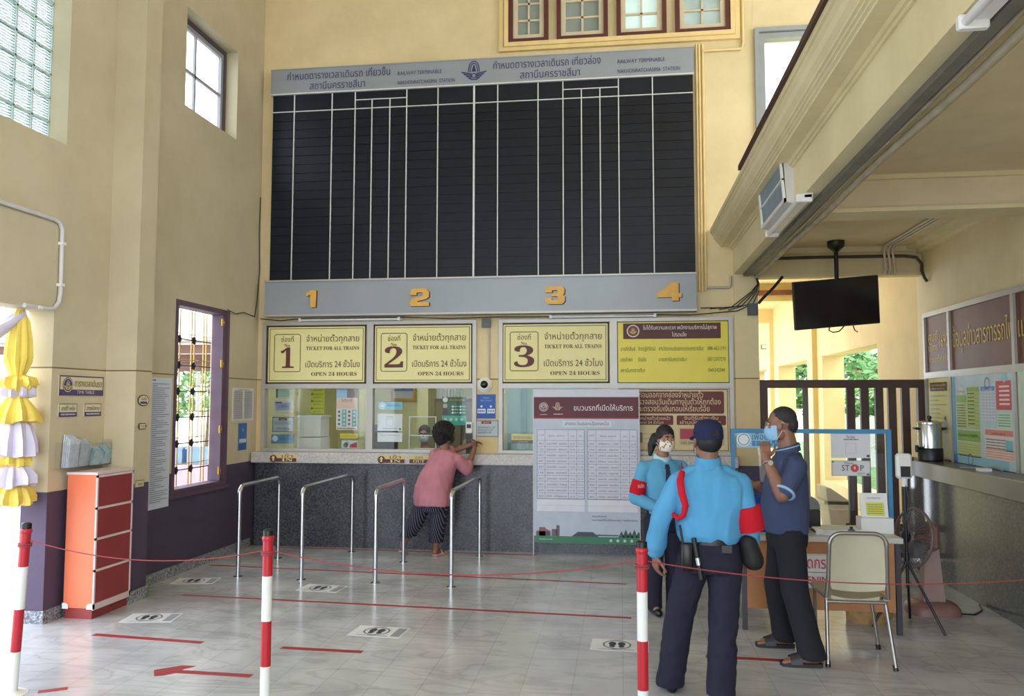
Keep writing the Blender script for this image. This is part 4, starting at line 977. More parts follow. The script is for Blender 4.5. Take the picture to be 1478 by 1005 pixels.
def sticker(c, u, label):
    # printed foot sign on the floor: c centre, u direction of its long side
    u = V(u).normalized(); v = V((-u.y, u.x, 0)); W, H = .40, .27
    t = thing('floor_sticker', label, 'sticker', c, 'white distancing stickers on the floor')
    o = V(c) - u * W / 2 - v * H / 2
    put(MB().prism([(0, 0), (W, 0), (W, H), (0, H)], o, u, v, (0, 0, .001), mat('sticker_white', (226, 228, 230), rough=.4)), 'sheet', t)
    s = Sheet(o + V((0, 0, .001)), u, v, (0, 0, 1), W, H)
    s.ring(.45, .52, .10, .012, (110, 114, 124), 1)
    for sx_ in (.37, .53): s.disc(sx_, .58, .026, (60, 62, 72), 2, ry=.045); s.disc(sx_, .36, .020, (60, 62, 72), 2, ry=.024)
    s.rect(.80, .97, .1, .9, (150, 154, 166), 1); s.text('กรุณายืนห่างกัน', .45, .05, .03, (60, 62, 80), al='c', w=.6); s.text('1 เมตร', .45, .86, .025, (60, 62, 80), al='c', w=.2)
    s.done('print', t)
sticker((-3.68, 6.09, 0), (.3, .05, 0), 'white floor sticker close to the orange cabinet')
sticker((-1.79, 5.96, 0), (.3, -.02, 0), 'white floor sticker in the middle of the open floor')
sticker((-.02, 5.86, 0), (.3, -.01, 0), 'white floor sticker in front of the guards')
sticker((-4.02, 7.38, 0), (.3, .05, 0), 'faint white floor sticker in the shade beneath the grille window')
sticker((-2.72, 7.25, 0), (.3, -.03, 0), 'worn floor sticker between the feet of the second and third queue rails')

# ================================================================== TALL SERVICE POSTER at the counter
t = thing('service_poster', 'tall white train service poster board with a maroon heading leaning at the counter', 'poster', (-.39, 9.12, .14))
px0, px1, pz0, pz1, py = -.97, .195, .142, 1.842, 9.105
put(B1(px0, px1, py, py + .012, pz0, pz1, mat('poster_sheet', (186, 196, 212), rough=.5)), 'board', t)
put(B1(px0 - .01, px0, py - .004, py + .03, 0, pz1, M_alu).box(px1, px1 + .01, py - .004, py + .03, 0, pz1, M_alu), 'stand_upright', t)
s = sheet_x(px0, px1, pz0, pz1, py - .0005)
s.rect(.0, 1, .955, 1, (206, 208, 222), 1); s.rect(0, 1, .815, .950, (92, 36, 46), 1); s.rect(0, 1, .808, .815, (168, 60, 60), 2)
s.disc(.095, .885, .052, (190, 180, 184), 2); s.ring(.095, .885, .045, .006, (92, 36, 46), 3); emblem(s, .095, .885, .07, (92, 36, 46), 4)
emblem(s, .23, .89, .10, (206, 176, 160), 3); s.scrib(.19, .28, .835, .01, (206, 180, 170), 3, 4); s.scrib(.06, .13, .833, .008, (206, 180, 170), 3, 5)
s.text('ขบวนรถที่เปิดให้บริการ', .385, .862, .085, (230, 224, 226), w=.56, bold=.012)
s.rect(.275, .74, .755, .795, (206, 212, 226), 2); s.text('สายตะวันออกเฉียงเหนือ', .30, .765, .055, (60, 50, 80), w=.42, bold=.01)
rowsL = [('421', 'อุบลราชธานี - ขอนแก่น', '05.55', '11.50'), ('* 233', 'กรุงเทพ - สุรินทร์', '05.45', '14.00'), ('415', 'นครราชสีมา - หนองคาย', '06.20', '12.05'), ('427', 'นครราชสีมา - อุบลราชธานี', '06.10', '11.15'), ('431', 'นครราชสีมา - ขอนแก่น', '06.20', '10.05'), ('135', 'กรุงเทพ - อุบลราชธานี', '06.40', '18.00'), ('417', 'นครราชสีมา - อุดรธานี', '16.20', '21.00'), ('429', 'นครราชสีมา - บัวใหญ่', '17.55', '19.30'), ('233', 'กรุงเทพ - นครราชสีมา', '11.40', '17.05'), ('423', 'ลำชี - สำโรงทาบ', '17.05', '19.00')]
rowsR = [('422', 'สำโรงทาบ - ลำชี', '05.00', '06.50'), ('234', 'สุรินทร์ - กรุงเทพ', '05.20', '14.15'), ('416', 'อุดรธานี - นครราชสีมา', '05.30', '10.40'), ('424', 'สำโรงทาบ - นครราชสีมา', '05.55', '09.30'), ('136', 'อุบลราชธานี - กรุงเทพ', '07.00', '18.05'), ('* 234', 'สุรินทร์ - กรุงเทพ', '08.05', '14.15'), ('418', 'หนองคาย - นครราชสีมา', '12.55', '18.10'), ('428', 'อุบลราชธานี - นครราชสีมา', '13.55', '19.20'), ('432', 'ขอนแก่น - นครราชสีมา', '13.50', '18.05'), ('426', 'บัวใหญ่ - นครราชสีมา', '14.30', '16.00')]
LN = (90, 70, 92)
for x0, x1, rows in ((.03, .485, rowsL), (.515, .985, rowsR)):
    s.rrect(x0, x1, .285, .738, .012, (206, 210, 226), 2); s.rframe(x0, x1, .285, .738, .012, .004, LN, 3)
    w_ = x1 - x0; cx = [x0, x0 + .17 * w_, x0 + .66 * w_, x0 + .84 * w_, x1]
    for q in cx[1:4]: s.rect(q - .0012, q + .0012, .285, .738, LN, 3)
    ty = .665
    for k in range(11): s.rect(x0, x1, ty - k * .038 - .0008, ty - k * .038 + .0008, LN, 3)
    s.text('ขบวนที่', cx[0] + .04, .695, .024, LN, w=.05, al='c', bold=.02); s.text('ต้นทาง - ปลายทาง', (cx[1] + cx[2]) / 2, .69, .026, LN, w=.15, al='c', bold=.02); s.text('ออก', (cx[2] + cx[3]) / 2, .69, .022, LN, w=.035, al='c'); s.text('ถึง', (cx[3] + cx[4]) / 2, .69, .022, LN, w=.025, al='c')
    for k, rw in enumerate(rows):
        y = ty - (k + 1) * .038 + .012
        s.text(rw[0], (cx[0] + cx[1]) / 2, y, .026, (60, 50, 80), w=.045, al='c', bold=.02, res=1); s.text(rw[1], (cx[1] + cx[2]) / 2, y, .027, (60, 50, 80), w=.19, al='c', bold=.02, res=1)
        s.text(rw[2], (cx[2] + cx[3]) / 2, y, .022, (80, 70, 96), w=.05, al='c', res=1); s.text(rw[3], (cx[3] + cx[4]) / 2, y, .022, (80, 70, 96), w=.05, al='c', res=1)
    s.rect(x0, x1, .245, .283, (220, 222, 234), 2); s.rect(x0, x1, .205, .243, (218, 220, 232), 2)
s.text('หมายเหตุ', .56, .172, .026, (70, 66, 90), w=.13); s.text('ขบวนรถที่มีเครื่องหมาย * งดให้บริการ', .56, .148, .026, (70, 66, 90), w=.42)
s.rect(0, 1, 0, .045, (66, 124, 96), 2)
for k in range(4): s.disc(.73 + .065 * k, .023, .016, (200, 212, 210), 3)
s.scrib(.05, .18, .02, .012, (150, 190, 170), 3, 7)
# skyline along the foot of the poster
for x, w_, h in ((.02, .14, .03), (.05, .06, .055), (.17, .05, .045), (.215, .03, .07)): s.rect(x, x + w_, .045, .045 + h, (110, 96, 104), 2)
s.poly([(.03, .075), (.16, .075), (.095, .098)], (150, 90, 80), 3); s.disc(.13, .062, .02, (70, 70, 76), 3)
s.poly([(.36, .045), (.62, .045), (.56, .075), (.42, .075)], (72, 78, 88), 2); s.rect(.60, .8, .052, .06, (80, 84, 96), 3)
for k in range(5): s.poly([(.80 + .04 * k, .045), (.86 + .04 * k, .045), (.83 + .04 * k, .085 + .012 * (k % 2))], (56, 84, 72), 2)
s.disc(.83, .06, .02, (60, 100, 80), 3); s.disc(.95, .058, .02, (60, 100, 80), 3)
s.done('lettering', t)
# ================================================================== RIGHT SIDE
# louvred box and tube lamps on the gallery beam
t = thing('louvre_box', 'white louvred ventilation box hung on the cream gallery beam', 'vent', (1.24, 6.5, 3.14))
put(MB().prism([(1.27, 3.50), (1.185, 3.495), (1.212, 3.17), (1.27, 3.15)], (0, 6.07, 0), (1, 0, 0), (0, 0, 1), (0, .95, 0), mat('vent_white', (206, 206, 202), rough=.4)), 'housing', t)
lv = MB()
for k in range(17):
    y = 6.13 + .05 * k
    for a, b in ((3.20, 3.325), (3.345, 3.465)):
        xa = 1.185 + (3.495 - a) / .325 * .027 - .004; xb_ = 1.185 + (3.495 - b) / .325 * .027 - .004
        lv.loft([[(xa - .010, y, a), (xa + .012, y + .03, a), (xa + .012, y + .036, a), (xa - .010, y + .006, a)], [(xb_ - .010, y, b), (xb_ + .012, y + .03, b), (xb_ + .012, y + .036, b), (xb_ - .010, y + .006, b)]], mat('vent_slat', (176, 190, 200), rough=.4))
put(lv, 'louvre', t)
f = MB()
for a, b in ((3.165, 3.195), (3.33, 3.342), (3.468, 3.50)):
    xa = 1.185 + (3.495 - (a + b) / 2) / .325 * .027; f.box(xa - .016, xa, 6.07, 7.02, a, b, M_white)
for y in (6.07, 6.995): f.prism([(1.168, 3.50), (1.195, 3.50), (1.215, 3.165), (1.192, 3.165)], (0, y, 0), (1, 0, 0), (0, 0, 1), (0, .025, 0), M_white)
put(f, 'frame', t)
for lab, x, y0, y1, z in (('long tube lamp under the gallery beam below the louvred box', 1.235, 5.72, 6.95, 3.105), ('tube lamp under the gallery beam nearest the camera', 1.275, 1.9, 3.14, 3.105)):
    t = thing('fluorescent_lamp', lab, 'lamp', (x, (y0 + y1) / 2, z))
    put(B1(x + .03, x + .085, y0, y1, z + .005, z + .035, M_white), 'housing', t)
    put(MB().cyl((x, y0 + .03, z), (x, y1 - .03, z), .018, mat('tube_glass', (226, 226, 230)), 10), 'tube', t)
    for y in (y0, y1 - .035): put(B1(x - .025, x + .085, y, y + .035, z - .025, z + .03, M_white, bev=.006), 'end_cap', t)
# conduits and cables under the beam
M_cond = mat('dusty_conduit', (168, 158, 136), rough=.6, var=.2)
M_duct = mat('dusty_trunking', (110, 108, 100), rough=.6, var=.2)
for lab, x, z, r_, mt, y0 in (('wide dusty grey trunking under the gallery beam', 1.40, 3.12, .028, M_duct, 1.0), ('thin dusty conduit under the gallery beam beside the trunking', 1.455, 3.12, .013, M_cond, 1.0), ('sagging pale pipe along the inner corner of the gallery beam', 1.51, 3.105, .022, M_cond, 1.0)):
    P_ = [(x + (.006 * math.sin(y * 2.1) if r_ < .025 else 0), y, z - (.010 * math.sin(y * 1.3) ** 2 if r_ == .022 else 0)) for y in [y0 + (9.26 - y0) * k / 24 for k in range(25)]]
    mb = MB().tube(P_, r_, mt, 8) if r_ < .025 else B1(x - .03, x + .03, y0, 9.26, 3.105, 3.14, mt)
    put(mb, 'conduit_pipe', None, lab, 'pipe')
t = thing('cable_bundle', 'tangle of black cables on the column top beside the screen', 'cable', (1.50, 9.24, 2.75))
for k in range(5):
    rnd = random.Random(k); put(MB().tube([(1.49 + .03 * k * .3, 9.27, 3.12), (1.52 + .02 * rnd.random(), 9.26, 3.02), (1.53 - .02 * k, 9.25, 2.93), (1.47 - .06 * k, 9.27, 2.80 - .01 * k), (1.30 - .1 * k, 9.28, 2.72 + .01 * k)], .006, M_dark, 6), 'cable', t)
put(B1(1.41, 1.52, 9.24, 9.30, 2.67, 2.80, mat('grey_box', (80, 82, 86), rough=.6)), 'junction_box', t)
put(MB().tube([(1.80, 9.29, 3.10), (1.70, 9.28, 2.98), (1.58, 9.27, 2.86), (1.53, 9.27, 2.80)], .016, M_dark, 8), 'cable', t)
# wire run along the tops of the signs
t = put(MB().tube([(-4.3, 9.25, 2.70), (-4.05, 9.26, 2.675), (-3.86, 9.25, 2.69), (-2.5, 9.25, 2.695), (-2.0, 9.26, 2.675), (-1.4, 9.26, 2.685), (-.9, 9.25, 2.68), (.45, 9.25, 2.685), (.8, 9.26, 2.68), (1.3, 9.27, 2.72)], .006, M_dark, 6), 'wire', None, 'dark wire running along the tops of the ticket signs', 'cable')
t = thing('junction_box', 'small grey electrical box with a drop pipe between signs 2 and 3', 'electrical box', (-1.55, BY - .03, 2.56))
put(B1(-1.60, -1.50, BY - .05, BY, 2.57, 2.67, mat('box_grey2', (96, 100, 102), rough=.6)), 'box', t); put(MB().cyl((-1.515, BY - .015, 2.57), (-1.515, BY - .015, 1.98), .010, M_alu, 8), 'drop_pipe', t)
# hanging screen ---------------------------------------------------------------
t = thing('hanging_screen', 'black flat television hanging askew from the ceiling on a pole', 'television', (2.27, 8.9, 2.47))
Rm_ = Matrix.Translation((2.262, 8.9, 2.752)) @ Matrix.Rotation(math.radians(7), 4, 'Z') @ Matrix.Rotation(math.radians(-5.0), 4, 'Y') @ Matrix.Rotation(math.radians(9), 4, 'X')
M_scr = mat('screen_glass', (8, 9, 12), rough=.16, spec=.6, var=.1)
put(MB().box(-.45, .45, -.02, .025, -.255, .255, M_dark, M=Rm_, bev=.006).box(-.25, .25, .025, .06, -.15, .15, M_dark, M=Rm_), 'casing', t)
put(MB().box(-.437, .437, -.0225, -.0205, -.238, .242, M_scr, M=Rm_), 'panel', t)
put(MB().cyl((2.29, 8.96, 2.78), (2.29, 8.96, 3.33), .022, M_dark, 12).lathe([(.022, 3.30), (.05, 3.33), (.085, 3.36), (.09, 3.42)], (2.29, 8.96, 0), M_dark, 20), 'ceiling_pole', t)
put(MB().box(2.22, 2.36, 8.93, 8.97, 2.68, 2.82, M_dark), 'bracket', t)
put(MB().tube([(2.20, 8.93, 2.53), (2.19, 8.92, 2.46), (2.23, 8.92, 2.44), (2.29, 8.92, 2.45), (2.33, 8.92, 2.49), (2.36, 8.93, 2.53)], .007, M_dark, 6).tube([(2.43, 8.93, 2.53), (2.45, 8.92, 2.46), (2.48, 8.92, 2.44)], .006, M_dark, 6), 'cable', t)
# black and pale pipes on the lintel
put(MB().tube([(1.56, 9.27, 3.30), (2.2, 9.27, 3.305), (3.08, 9.27, 3.30), (3.20, 9.25, 3.28), (3.245, 9.22, 3.20), (3.235, 9.2, 3.12), (3.25, 9.17, 3.04), (3.265, 9.15, 3.0)], .017, mat('black_pipe', (60, 54, 46), rough=.5), 8), 'conduit_pipe', None, 'dark flexible pipe along the lintel bending down the right wall', 'pipe')
for k, lab in enumerate(('left of the three pale pipes bent over the lintel beside the screen', 'middle of the three pale pipes bent over the lintel beside the screen', 'right of the three pale pipes bent over the lintel beside the screen')):
    x = 2.86 + .045 * k
    put(MB().tube([(x, 6.7, 3.405), (x, 9.12, 3.405), (x, 9.18, 3.39), (x + .0, 9.225, 3.34), (x + .02, 9.23, 3.14), (x + .02 * (k - 1), 9.23, 3.09)], .013, mat('pale_pipe', (206, 196, 174), rough=.5), 8), 'conduit_pipe', None, lab, 'pipe', 'pale pipes over the lintel')
# ceiling lamp at the right edge
t = thing('ceiling_lamp', 'white ceiling lamp at the far right under the cross beam', 'lamp', (2.98, 6.2, 3.0))
put(MB().cyl((2.98, 6.28, 3.14), (2.98, 6.28, 3.09), .03, M_white).lathe([(.03, 3.09), (.05, 3.06), (.05, 3.0), (.02, 2.985)], (2.98, 6.28, 0), M_white, 20), 'holder', t)
# fence across the passage -------------------------------------------------------
M_fence = mat('brown_fence_paint', (74, 52, 44), rough=.55, var=.2, vs=4)
t = thing('slat_fence', 'dark brown slatted fence gate across the passage at the back right', 'fence', (2.4, 9.36, 0))
put(B1(1.535, 3.275, 9.34, 9.39, 1.86, 1.95, M_fence), 'top_rail', t); put(B1(1.535, 1.62, 9.33, 9.40, .0, 1.86, M_fence), 'post', t); put(B1(3.20, 3.275, 9.33, 9.40, 0, 1.86, M_fence), 'post', t)
for a in (2.466, 2.612, 2.764, 2.898, 3.038): put(B1(a, a + .082, 9.345, 9.40, .06, 1.86, M_fence), 'slat', t)
put(B1(2.44, 3.2, 9.40, 9.43, .30, .38, M_fence).box(2.44, 3.2, 9.40, 9.43, .02, .08, M_fence), 'cross_rail', t)
# information counter on the right wall --------------------------------------------
struct(B1(3.0, RX, 2.0, 9.33, 0, .955, M_rmarble), 'wall_info_counter')
t = thing('info_counter_ledge', 'brushed steel shelf along the right hand information counter', 'counter', (3.1, 6.0, .96))
put(MB().box(2.945, RX - .001, 2.0, 9.30, .956, 1.115, mat('shelf_steel', (128, 124, 118), rough=.3, metal=.6, var=.15, vs=3), bev=.006), 'slab', t)
t = thing('info_window', 'grey framed information window with brown boards on the right wall', 'window', (3.26, 7.0, 1.12))
f = MB(); x0, x1 = RX - .035, RX - .002
f.box(x0, x1, 4.0, 9.27, 2.61, 2.66, M_alu).box(x0, x1, 4.0, 9.27, 1.955, 2.02, M_alu)
for y in (9.22, 8.56, 7.22, 5.9): f.box(x0, x1, y, y + .05, 1.115, 1.955, M_alu).box(x0, x1, y, y + .05, 2.02, 2.61, M_alu)
put(f, 'frame', t)
for i, (a, b) in enumerate(((8.61, 9.22), (7.27, 8.56), (5.95, 7.22))):
    p_ = put(B1(RX - .012, RX - .006, a, b, 2.02, 2.61, mat('brown_vinyl', (104, 62, 48), rough=.5, var=.15, vs=3)), 'board', t, 'brown board with yellow lettering')
    s = sheet_r(a, b, 2.02, 2.61, RX - .0125); YE = (216, 182, 84)
    if i == 0: s.text('ศูนย์', .10, .55, .14, YE, w=.42, bold=.02); s.text('1690', .58, .42, .20, YE, w=.36, bold=.02); s.text('บริการ', .10, .38, .10, YE, w=.40); s.text('การรถไฟแห่ง', .12, .18, .08, YE, w=.8)
    elif i == 1: s.text('ข้อมูลข่าวสารการรถไฟ', .03, .38, .25, YE, w=.97, bold=.015)
    else: s.text('แห่งประเทศไทย', .03, .38, .25, YE, w=.9, bold=.015)
    s.done('lettering', t)
def d_p1(s):
    s.rrect(.08, .92, .84, .95, .01, (84, 40, 32), 1); s.text('ประกาศการรถไฟ', .5, .90, .035, (222, 190, 120), al='c', w=.7); s.text('เรื่องการเดินทาง', .5, .86, .025, (222, 190, 120), al='c', w=.6)
    for k in range(9): s.text('มาตรการป้องกัน', .07, .77 - .055 * k, .022, (120, 100, 40), w=random.Random(k).uniform(.4, .85))
    s.disc(.78, .42, .05, (190, 186, 190), 2, ry=.09); s.disc(.8, .5, .025, (90, 70, 60), 3)
flat = thing('wall_poster', 'yellow notice poster behind the steel urn on the right wall', 'poster', (RX - .02, 8.9, 1.13))
put(B1(RX - .03, RX - .022, 8.62, 9.16, 1.13, 1.95, mat('poster_yellow', (206, 196, 112), rough=.5)), 'sheet', flat)
s = sheet_r(8.62, 9.16, 1.13, 1.95, RX - .0305); d_p1(s); s.done('lettering', flat)
flat = thing('wall_poster', 'large pale blue travel information poster with green and red tables on the right wall', 'poster', (RX - .02, 7.9, 1.12))
put(B1(RX - .03, RX - .022, 7.28, 8.54, 1.12, 1.955, mat('poster_blue', (186, 206, 214), rough=.5, var=.05)), 'sheet', flat)
s = sheet_r(7.28, 8.54, 1.12, 1.955, RX - .0305)
s.rect(.0, .06, 0, 1, (120, 176, 196), 1); s.rect(0, .9, 0, .10, (150, 196, 210), 1)
GR = (146, 180, 96); s.rect(.08, .26, .40, .72, (190, 202, 140), 1); s.rect(.08, .26, .70, .78, GR, 2); s.disc(.17, .83, .055, (226, 220, 214), 2, ry=.035); s.text('ตารางเวลา', .17, .81, .035, (190, 80, 80), al='c', w=.12)
s.rect(.27, .48, .40, .86, (192, 204, 130), 1); s.rect(.27, .48, .82, .87, GR, 2)
for k in range(9): s.rect(.28, .47, .78 - .042 * k, .783 - .042 * k, (110, 140, 70), 3); s.scrib(.285, .40, .79 - .042 * k, .012, (90, 110, 60), 3, k); s.scrib(.09, .24, .66 - .03 * k, .009, (100, 110, 70), 3, k + 20)
for q in (.42, .45): s.rect(q, q + .003, .40, .82, (110, 140, 70), 3)
s.rect(.08, .48, .26, .38, GR, 1); s.text('เดินทางสะดวก ปลอดภัย', .10, .31, .04, (50, 90, 40), w=.34); s.rect(.08, .48, .09, .25, (194, 204, 136), 1)
for k in range(5): s.rect(.08, .48, .11 + .028 * k, .113 + .028 * k, (120, 140, 80), 2)
s.rect(.50, .74, .50, .88, (206, 212, 222), 1); s.rect(.51, .73, .82, .87, (110, 150, 196), 2); s.text('ขบวนรถไฟ', .62, .825, .03, (230, 236, 244), al='c', w=.15)
for k in range(9): s.rect(.50, .74, .53 + .032 * k, .533 + .032 * k, (120, 130, 160), 2)
for q in (.55, .6, .65, .7): s.rect(q, q + .002, .5, .81, (120, 130, 160), 2)
s.rect(.75, .97, .62, .92, (206, 76, 88), 1)
for k in range(5): s.rect(.80, .95, .67 + .045 * k, .69 + .045 * k, (232, 214, 214), 2)
s.rect(.75, .97, .42, .60, (196, 220, 200), 1)
for k in range(5): s.scrib(.77, .95, .45 + .028 * k, .009, (110, 160, 120), 2, k)
s.rect(.55, .99, .10, .42, (226, 214, 210), 1); s.rect(.56, .98, .35, .41, (222, 140, 130), 2); s.text('แผนผังสถานี', .77, .36, .03, (150, 60, 60), al='c', w=.2)
for k in range(4): s.scrib(.57, .88, .30 - .03 * k, .01, (130, 120, 130), 2, k)
for k in range(4): s.rect(.56, .98, .115 + .026 * k, .130 + .026 * k, (230, 170, 140), 3)
s.poly([(.87, .20), (.97, .20), (.97, .31), (.87, .31)], (120, 190, 206), 3)
for cx_, cy_ in ((.62, .90), (.30, .06)): s.ring(cx_, cy_, .055, .012, (110, 120, 150), 3)
s.disc(.88, .95, .04, (150, 200, 214), 2); s.disc(.04, .05, .04, (80, 140, 180), 2)
s.done('lettering', flat)
flat = thing('wall_poster', 'pale green poster cut off at the right edge of the information window', 'poster', (RX - .02, 6.7, 1.12))
put(B1(RX - .03, RX - .022, 6.2, 7.2, 1.12, 1.955, mat('poster_green', (196, 210, 190), rough=.5)), 'sheet', flat)
# water urn
t = thing('water_urn', 'stainless steel water urn with a black base on the steel shelf', 'urn', (3.08, 8.72, 1.115))
ux, uy, uz = 3.09, 8.72, 1.115
put(MB().lathe([(.105, 0), (.118, .01), (.118, .12), (.112, .13)], (ux, uy, uz), M_dark, 28), 'base', t, 'black plastic base')
put(MB().lathe([(.112, .13), (.112, .36), (.108, .37)], (ux, uy, uz), M_steel, 28), 'body', t, 'polished steel body')
put(MB().lathe([(.115, .37), (.115, .385), (.06, .405), (.02, .41), (.012, .42), (.022, .435), (.015, .45)], (ux, uy, uz), M_steel, 28), 'lid', t)
put(MB().lathe([(.018, .42), (.024, .435), (.016, .452)], (ux, uy, uz), M_dark, 14), 'lid_knob', t)
for sg in (-1, 1): put(MB().tube([(ux + sg * .108, uy - .03, uz + .32), (ux + sg * .14, uy - .035, uz + .325), (ux + sg * .14, uy + .035, uz + .325), (ux + sg * .108, uy + .03, uz + .32)], .012, M_dark, 8), 'handle', t)
put(MB().cyl((ux - .10, uy - .06, uz + .13), (ux - .17, uy - .10, uz + .13), .014, M_dark).cyl((ux - .16, uy - .095, uz + .16), (ux - .16, uy - .095, uz + .09), .016, M_dark), 'tap', t)
t = put(MB().tube([(3.0, 7.75, 1.122), (3.1, 7.6, 1.13), (3.16, 7.45, 1.15), (3.2, 7.40, 1.125)], .008, mat('grey_cord', (140, 140, 140)), 6).box(3.03, 3.12, 7.42, 7.52, 1.115, 1.14, M_white), 'power_cord', None, 'grey power cord with a white plug lying on the steel shelf', 'cable')

# ================================================================== SCREENING DESK
t = thing('screening_desk', 'orange brown screening desk with a pale top behind the cream chair', 'desk', (1.465, 6.66, 0))
M_dtop = mat('desk_top_pale', (196, 194, 188), rough=.4); M_dpan = mat('desk_panel', (180, 124, 80), rough=.5, var=.08); M_dleg = mat('desk_leg', (58, 58, 66), rough=.4)
put(B1(.885, 2.045, 6.35, 6.98, .665, .705, M_dtop, bev=.004), 'desktop', t)
put(B1(.93, 1.985, 6.372, 6.39, .165, .665, M_dpan), 'front_panel', t)
for x in (.895, 1.995):
    for y in (6.375, 6.92): put(B1(x, x + .035, y, y + .035, 0, .665, M_dleg), 'leg', t)
t = thing('screening_sign', 'white desk sign with red screening lettering on the desk front', 'sign', (1.45, 6.365, .32))
sx0, sx1 = 1.12, 1.72
put(B1(sx0, sx1, 6.366, 6.371, .325, .575, M_paper), 'sheet', t)
s = sheet_x(sx0, sx1, .325, .575, 6.3655); s.frame(.01, .99, .02, .98, .003, (180, 150, 150), 1); s.rect(0, 1, .46, .475, (130, 60, 60), 2)
s.text('จุดคัดกรอง', .16, .58, .12, (204, 36, 56), w=.62, bold=.03); s.text('SCREENING', .14, .14, .075, (204, 36, 56), w=.60, bold=.035); s.done('lettering', t)
# acrylic screen on the desk
M_sblue = mat('screen_blue', (64, 132, 176), rough=.5)
t = thing('desk_screen', 'clear protective screen in a sky blue frame standing on the screening desk', 'screen', (1.48, 6.72, .705))
for nm, a in (('frame_post', (.872, .902, 6.705, 6.735, .705, 1.485)), ('frame_post', (2.058, 2.092, 6.705, 6.735, .668, 1.485))): put(B1(*a, M_sblue), nm, t)
put(B1(.872, 2.092, 6.703, 6.737, 1.455, 1.49, M_sblue), 'top_rail', t)
put(B1(.902, 2.058, 6.718, 6.722, .86, 1.455, M_acryl), 'pane', t)
put(B1(.902, 2.058, 6.714, 6.726, .855, .865, M_acryl), 'pane_edge', t)
for x in (.86, 2.03): put(B1(x, x + .07, 6.66, 6.78, .705, .715, M_sblue), 'foot', t) if x < 1 else put(B1(2.0, 2.06, 6.66, 6.78, .705, .715, M_sblue), 'foot', t)
def d_sk(s): s.disc(.15, .55, .055, (226, 232, 236), 2); s.ring(.15, .55, .045, .006, (90, 130, 160), 3); s.text('เพื่อนบ้าน', .32, .55, .07, (40, 100, 150), w=.6, bold=.03); s.scrib(.32, .95, .3, .02, (70, 140, 190), 2, 3); s.scrib(.32, .95, .12, .02, (70, 140, 190), 2, 4)
flat_sign('screen_sticker', 'pale blue sticker with a round logo on the desk screen beside the raised hand', 'sticker', .915, 1.29, 1.34, 1.455, 6.708, (150, 200, 222), d_sk)
def d_qr(s): s.text('Thai chana', .5, .82, .03, (80, 80, 90), al='c', w=.22); s.scrib(.32, .7, .74, .009, (120, 120, 126), 2, 4); s.rect(.9, .97, .04, .14, (70, 70, 76), 2); s.frame(.36, .64, .18, .62, .004, (190, 186, 190), 2)
flat_sign('screen_notice', 'grey white check-in card, the upper of two on the desk screen', 'notice', 1.64, 1.935, 1.265, 1.455, 6.708, (206, 206, 210), d_qr)
def d_st(s):
    s.frame(.0, 1, 0, 1, .004, (150, 150, 154), 1); s.text('Please', .34, .78, .026, (60, 62, 70), w=.22, bold=.02)
    s.text('ST', .26, .34, .065, (44, 50, 70), w=.20, bold=.05); s.text('P', .74, .34, .065, (44, 50, 70), w=.09, bold=.05)
    n = 8; s.poly([(.595 + .024 / s.W * 1.35 * math.cos(PI / 8 + 2 * PI * k / n), .515 + .024 / s.H * 1.35 * math.sin(PI / 8 + 2 * PI * k / n)) for k in range(n)], (186, 70, 66), 3); s.rect(.575, .615, .44, .62, (220, 190, 180), 4)
    s.text('สวมหน้ากาก', .66, .12, .022, (60, 62, 70), w=.2); s.rect(.02, .06, .86, .96, (90, 120, 90), 2); s.rect(.9, .97, .05, .18, (90, 90, 96), 2)
flat_sign('screen_notice', 'grey white card with the word STOP, the lower of two on the desk screen', 'notice', 1.64, 1.93, 1.125, 1.245, 6.708, (204, 204, 206), d_st)
# things on the desk
t = thing('notice_stand', 'white slanted notice stand with a yellow page at the right end of the desk', 'stand', (1.93, 6.60, .705))
put(MB().prism([(6.62, .82), (6.66, 1.0), (6.665, 1.0), (6.63, .82)], (1.83, 0, 0), (0, 1, 0), (0, 0, 1), (.20, 0, 0), M_paper).box(1.81, 2.045, 6.56, 6.70, .705, .82, M_white), 'holder', t)
sh = Sheet((1.83, 6.6195, .82), (1, 0, 0), (0, .04, .18), (0, -.976, .217), .20, .184); sh.rect(.2, .86, .06, .62, (206, 206, 90), 1); sh.text('แบบสอบถาม', .5, .76, .022, (120, 120, 126), al='c', w=.5)
for k in range(5): sh.scrib(.26, .8, .14 + .09 * k, .006, (150, 150, 60), 2, k)
sh.done('page', t)
t = thing('paper_stack', 'stack of white forms lying on the desk behind the chair', 'paper', (1.65, 6.5, .705))
for k in range(5): put(MB().box(-.15, .15, -.10, .10, 0, .008, M_paper, M=Matrix.Translation((1.62, 6.52, .705 + .008 * k)) @ Matrix.Rotation(.1 * (k - 2), 4, 'Z')), 'sheet', t)
t = thing('gel_bottle', 'small dark pump bottle lying on the desk near the chair', 'bottle', (1.70, 6.42, .705))
put(MB().lathe([(.022, 0), (.026, .01), (.026, .045), (.012, .055)], (1.70, 6.42, .705), mat('bottle_blue', (70, 96, 120), rough=.3), 16), 'body', t); put(MB().cyl((1.70, 6.42, .76), (1.70, 6.42, .775), .012, M_dark), 'cap', t)
t = thing('desk_fan_unit', 'black box with a grey rounded mesh top on the desk behind the man in navy', 'device', (1.47, 6.83, .705))
put(B1(1.38, 1.57, 6.80, 6.92, .705, .85, M_dark, bev=.01), 'body', t); put(MB().prism([(.0, 0)] + [(.095 * math.cos(a), .105 * math.sin(a)) for a in [PI * k / 12 for k in range(13)]], (1.475, 6.805, .85), (1, 0, 0), (0, 0, 1), (0, .11, 0), mat('mesh_grey', (120, 124, 128), rough=.5, bump=.6, bs=300)), 'mesh_top', t)
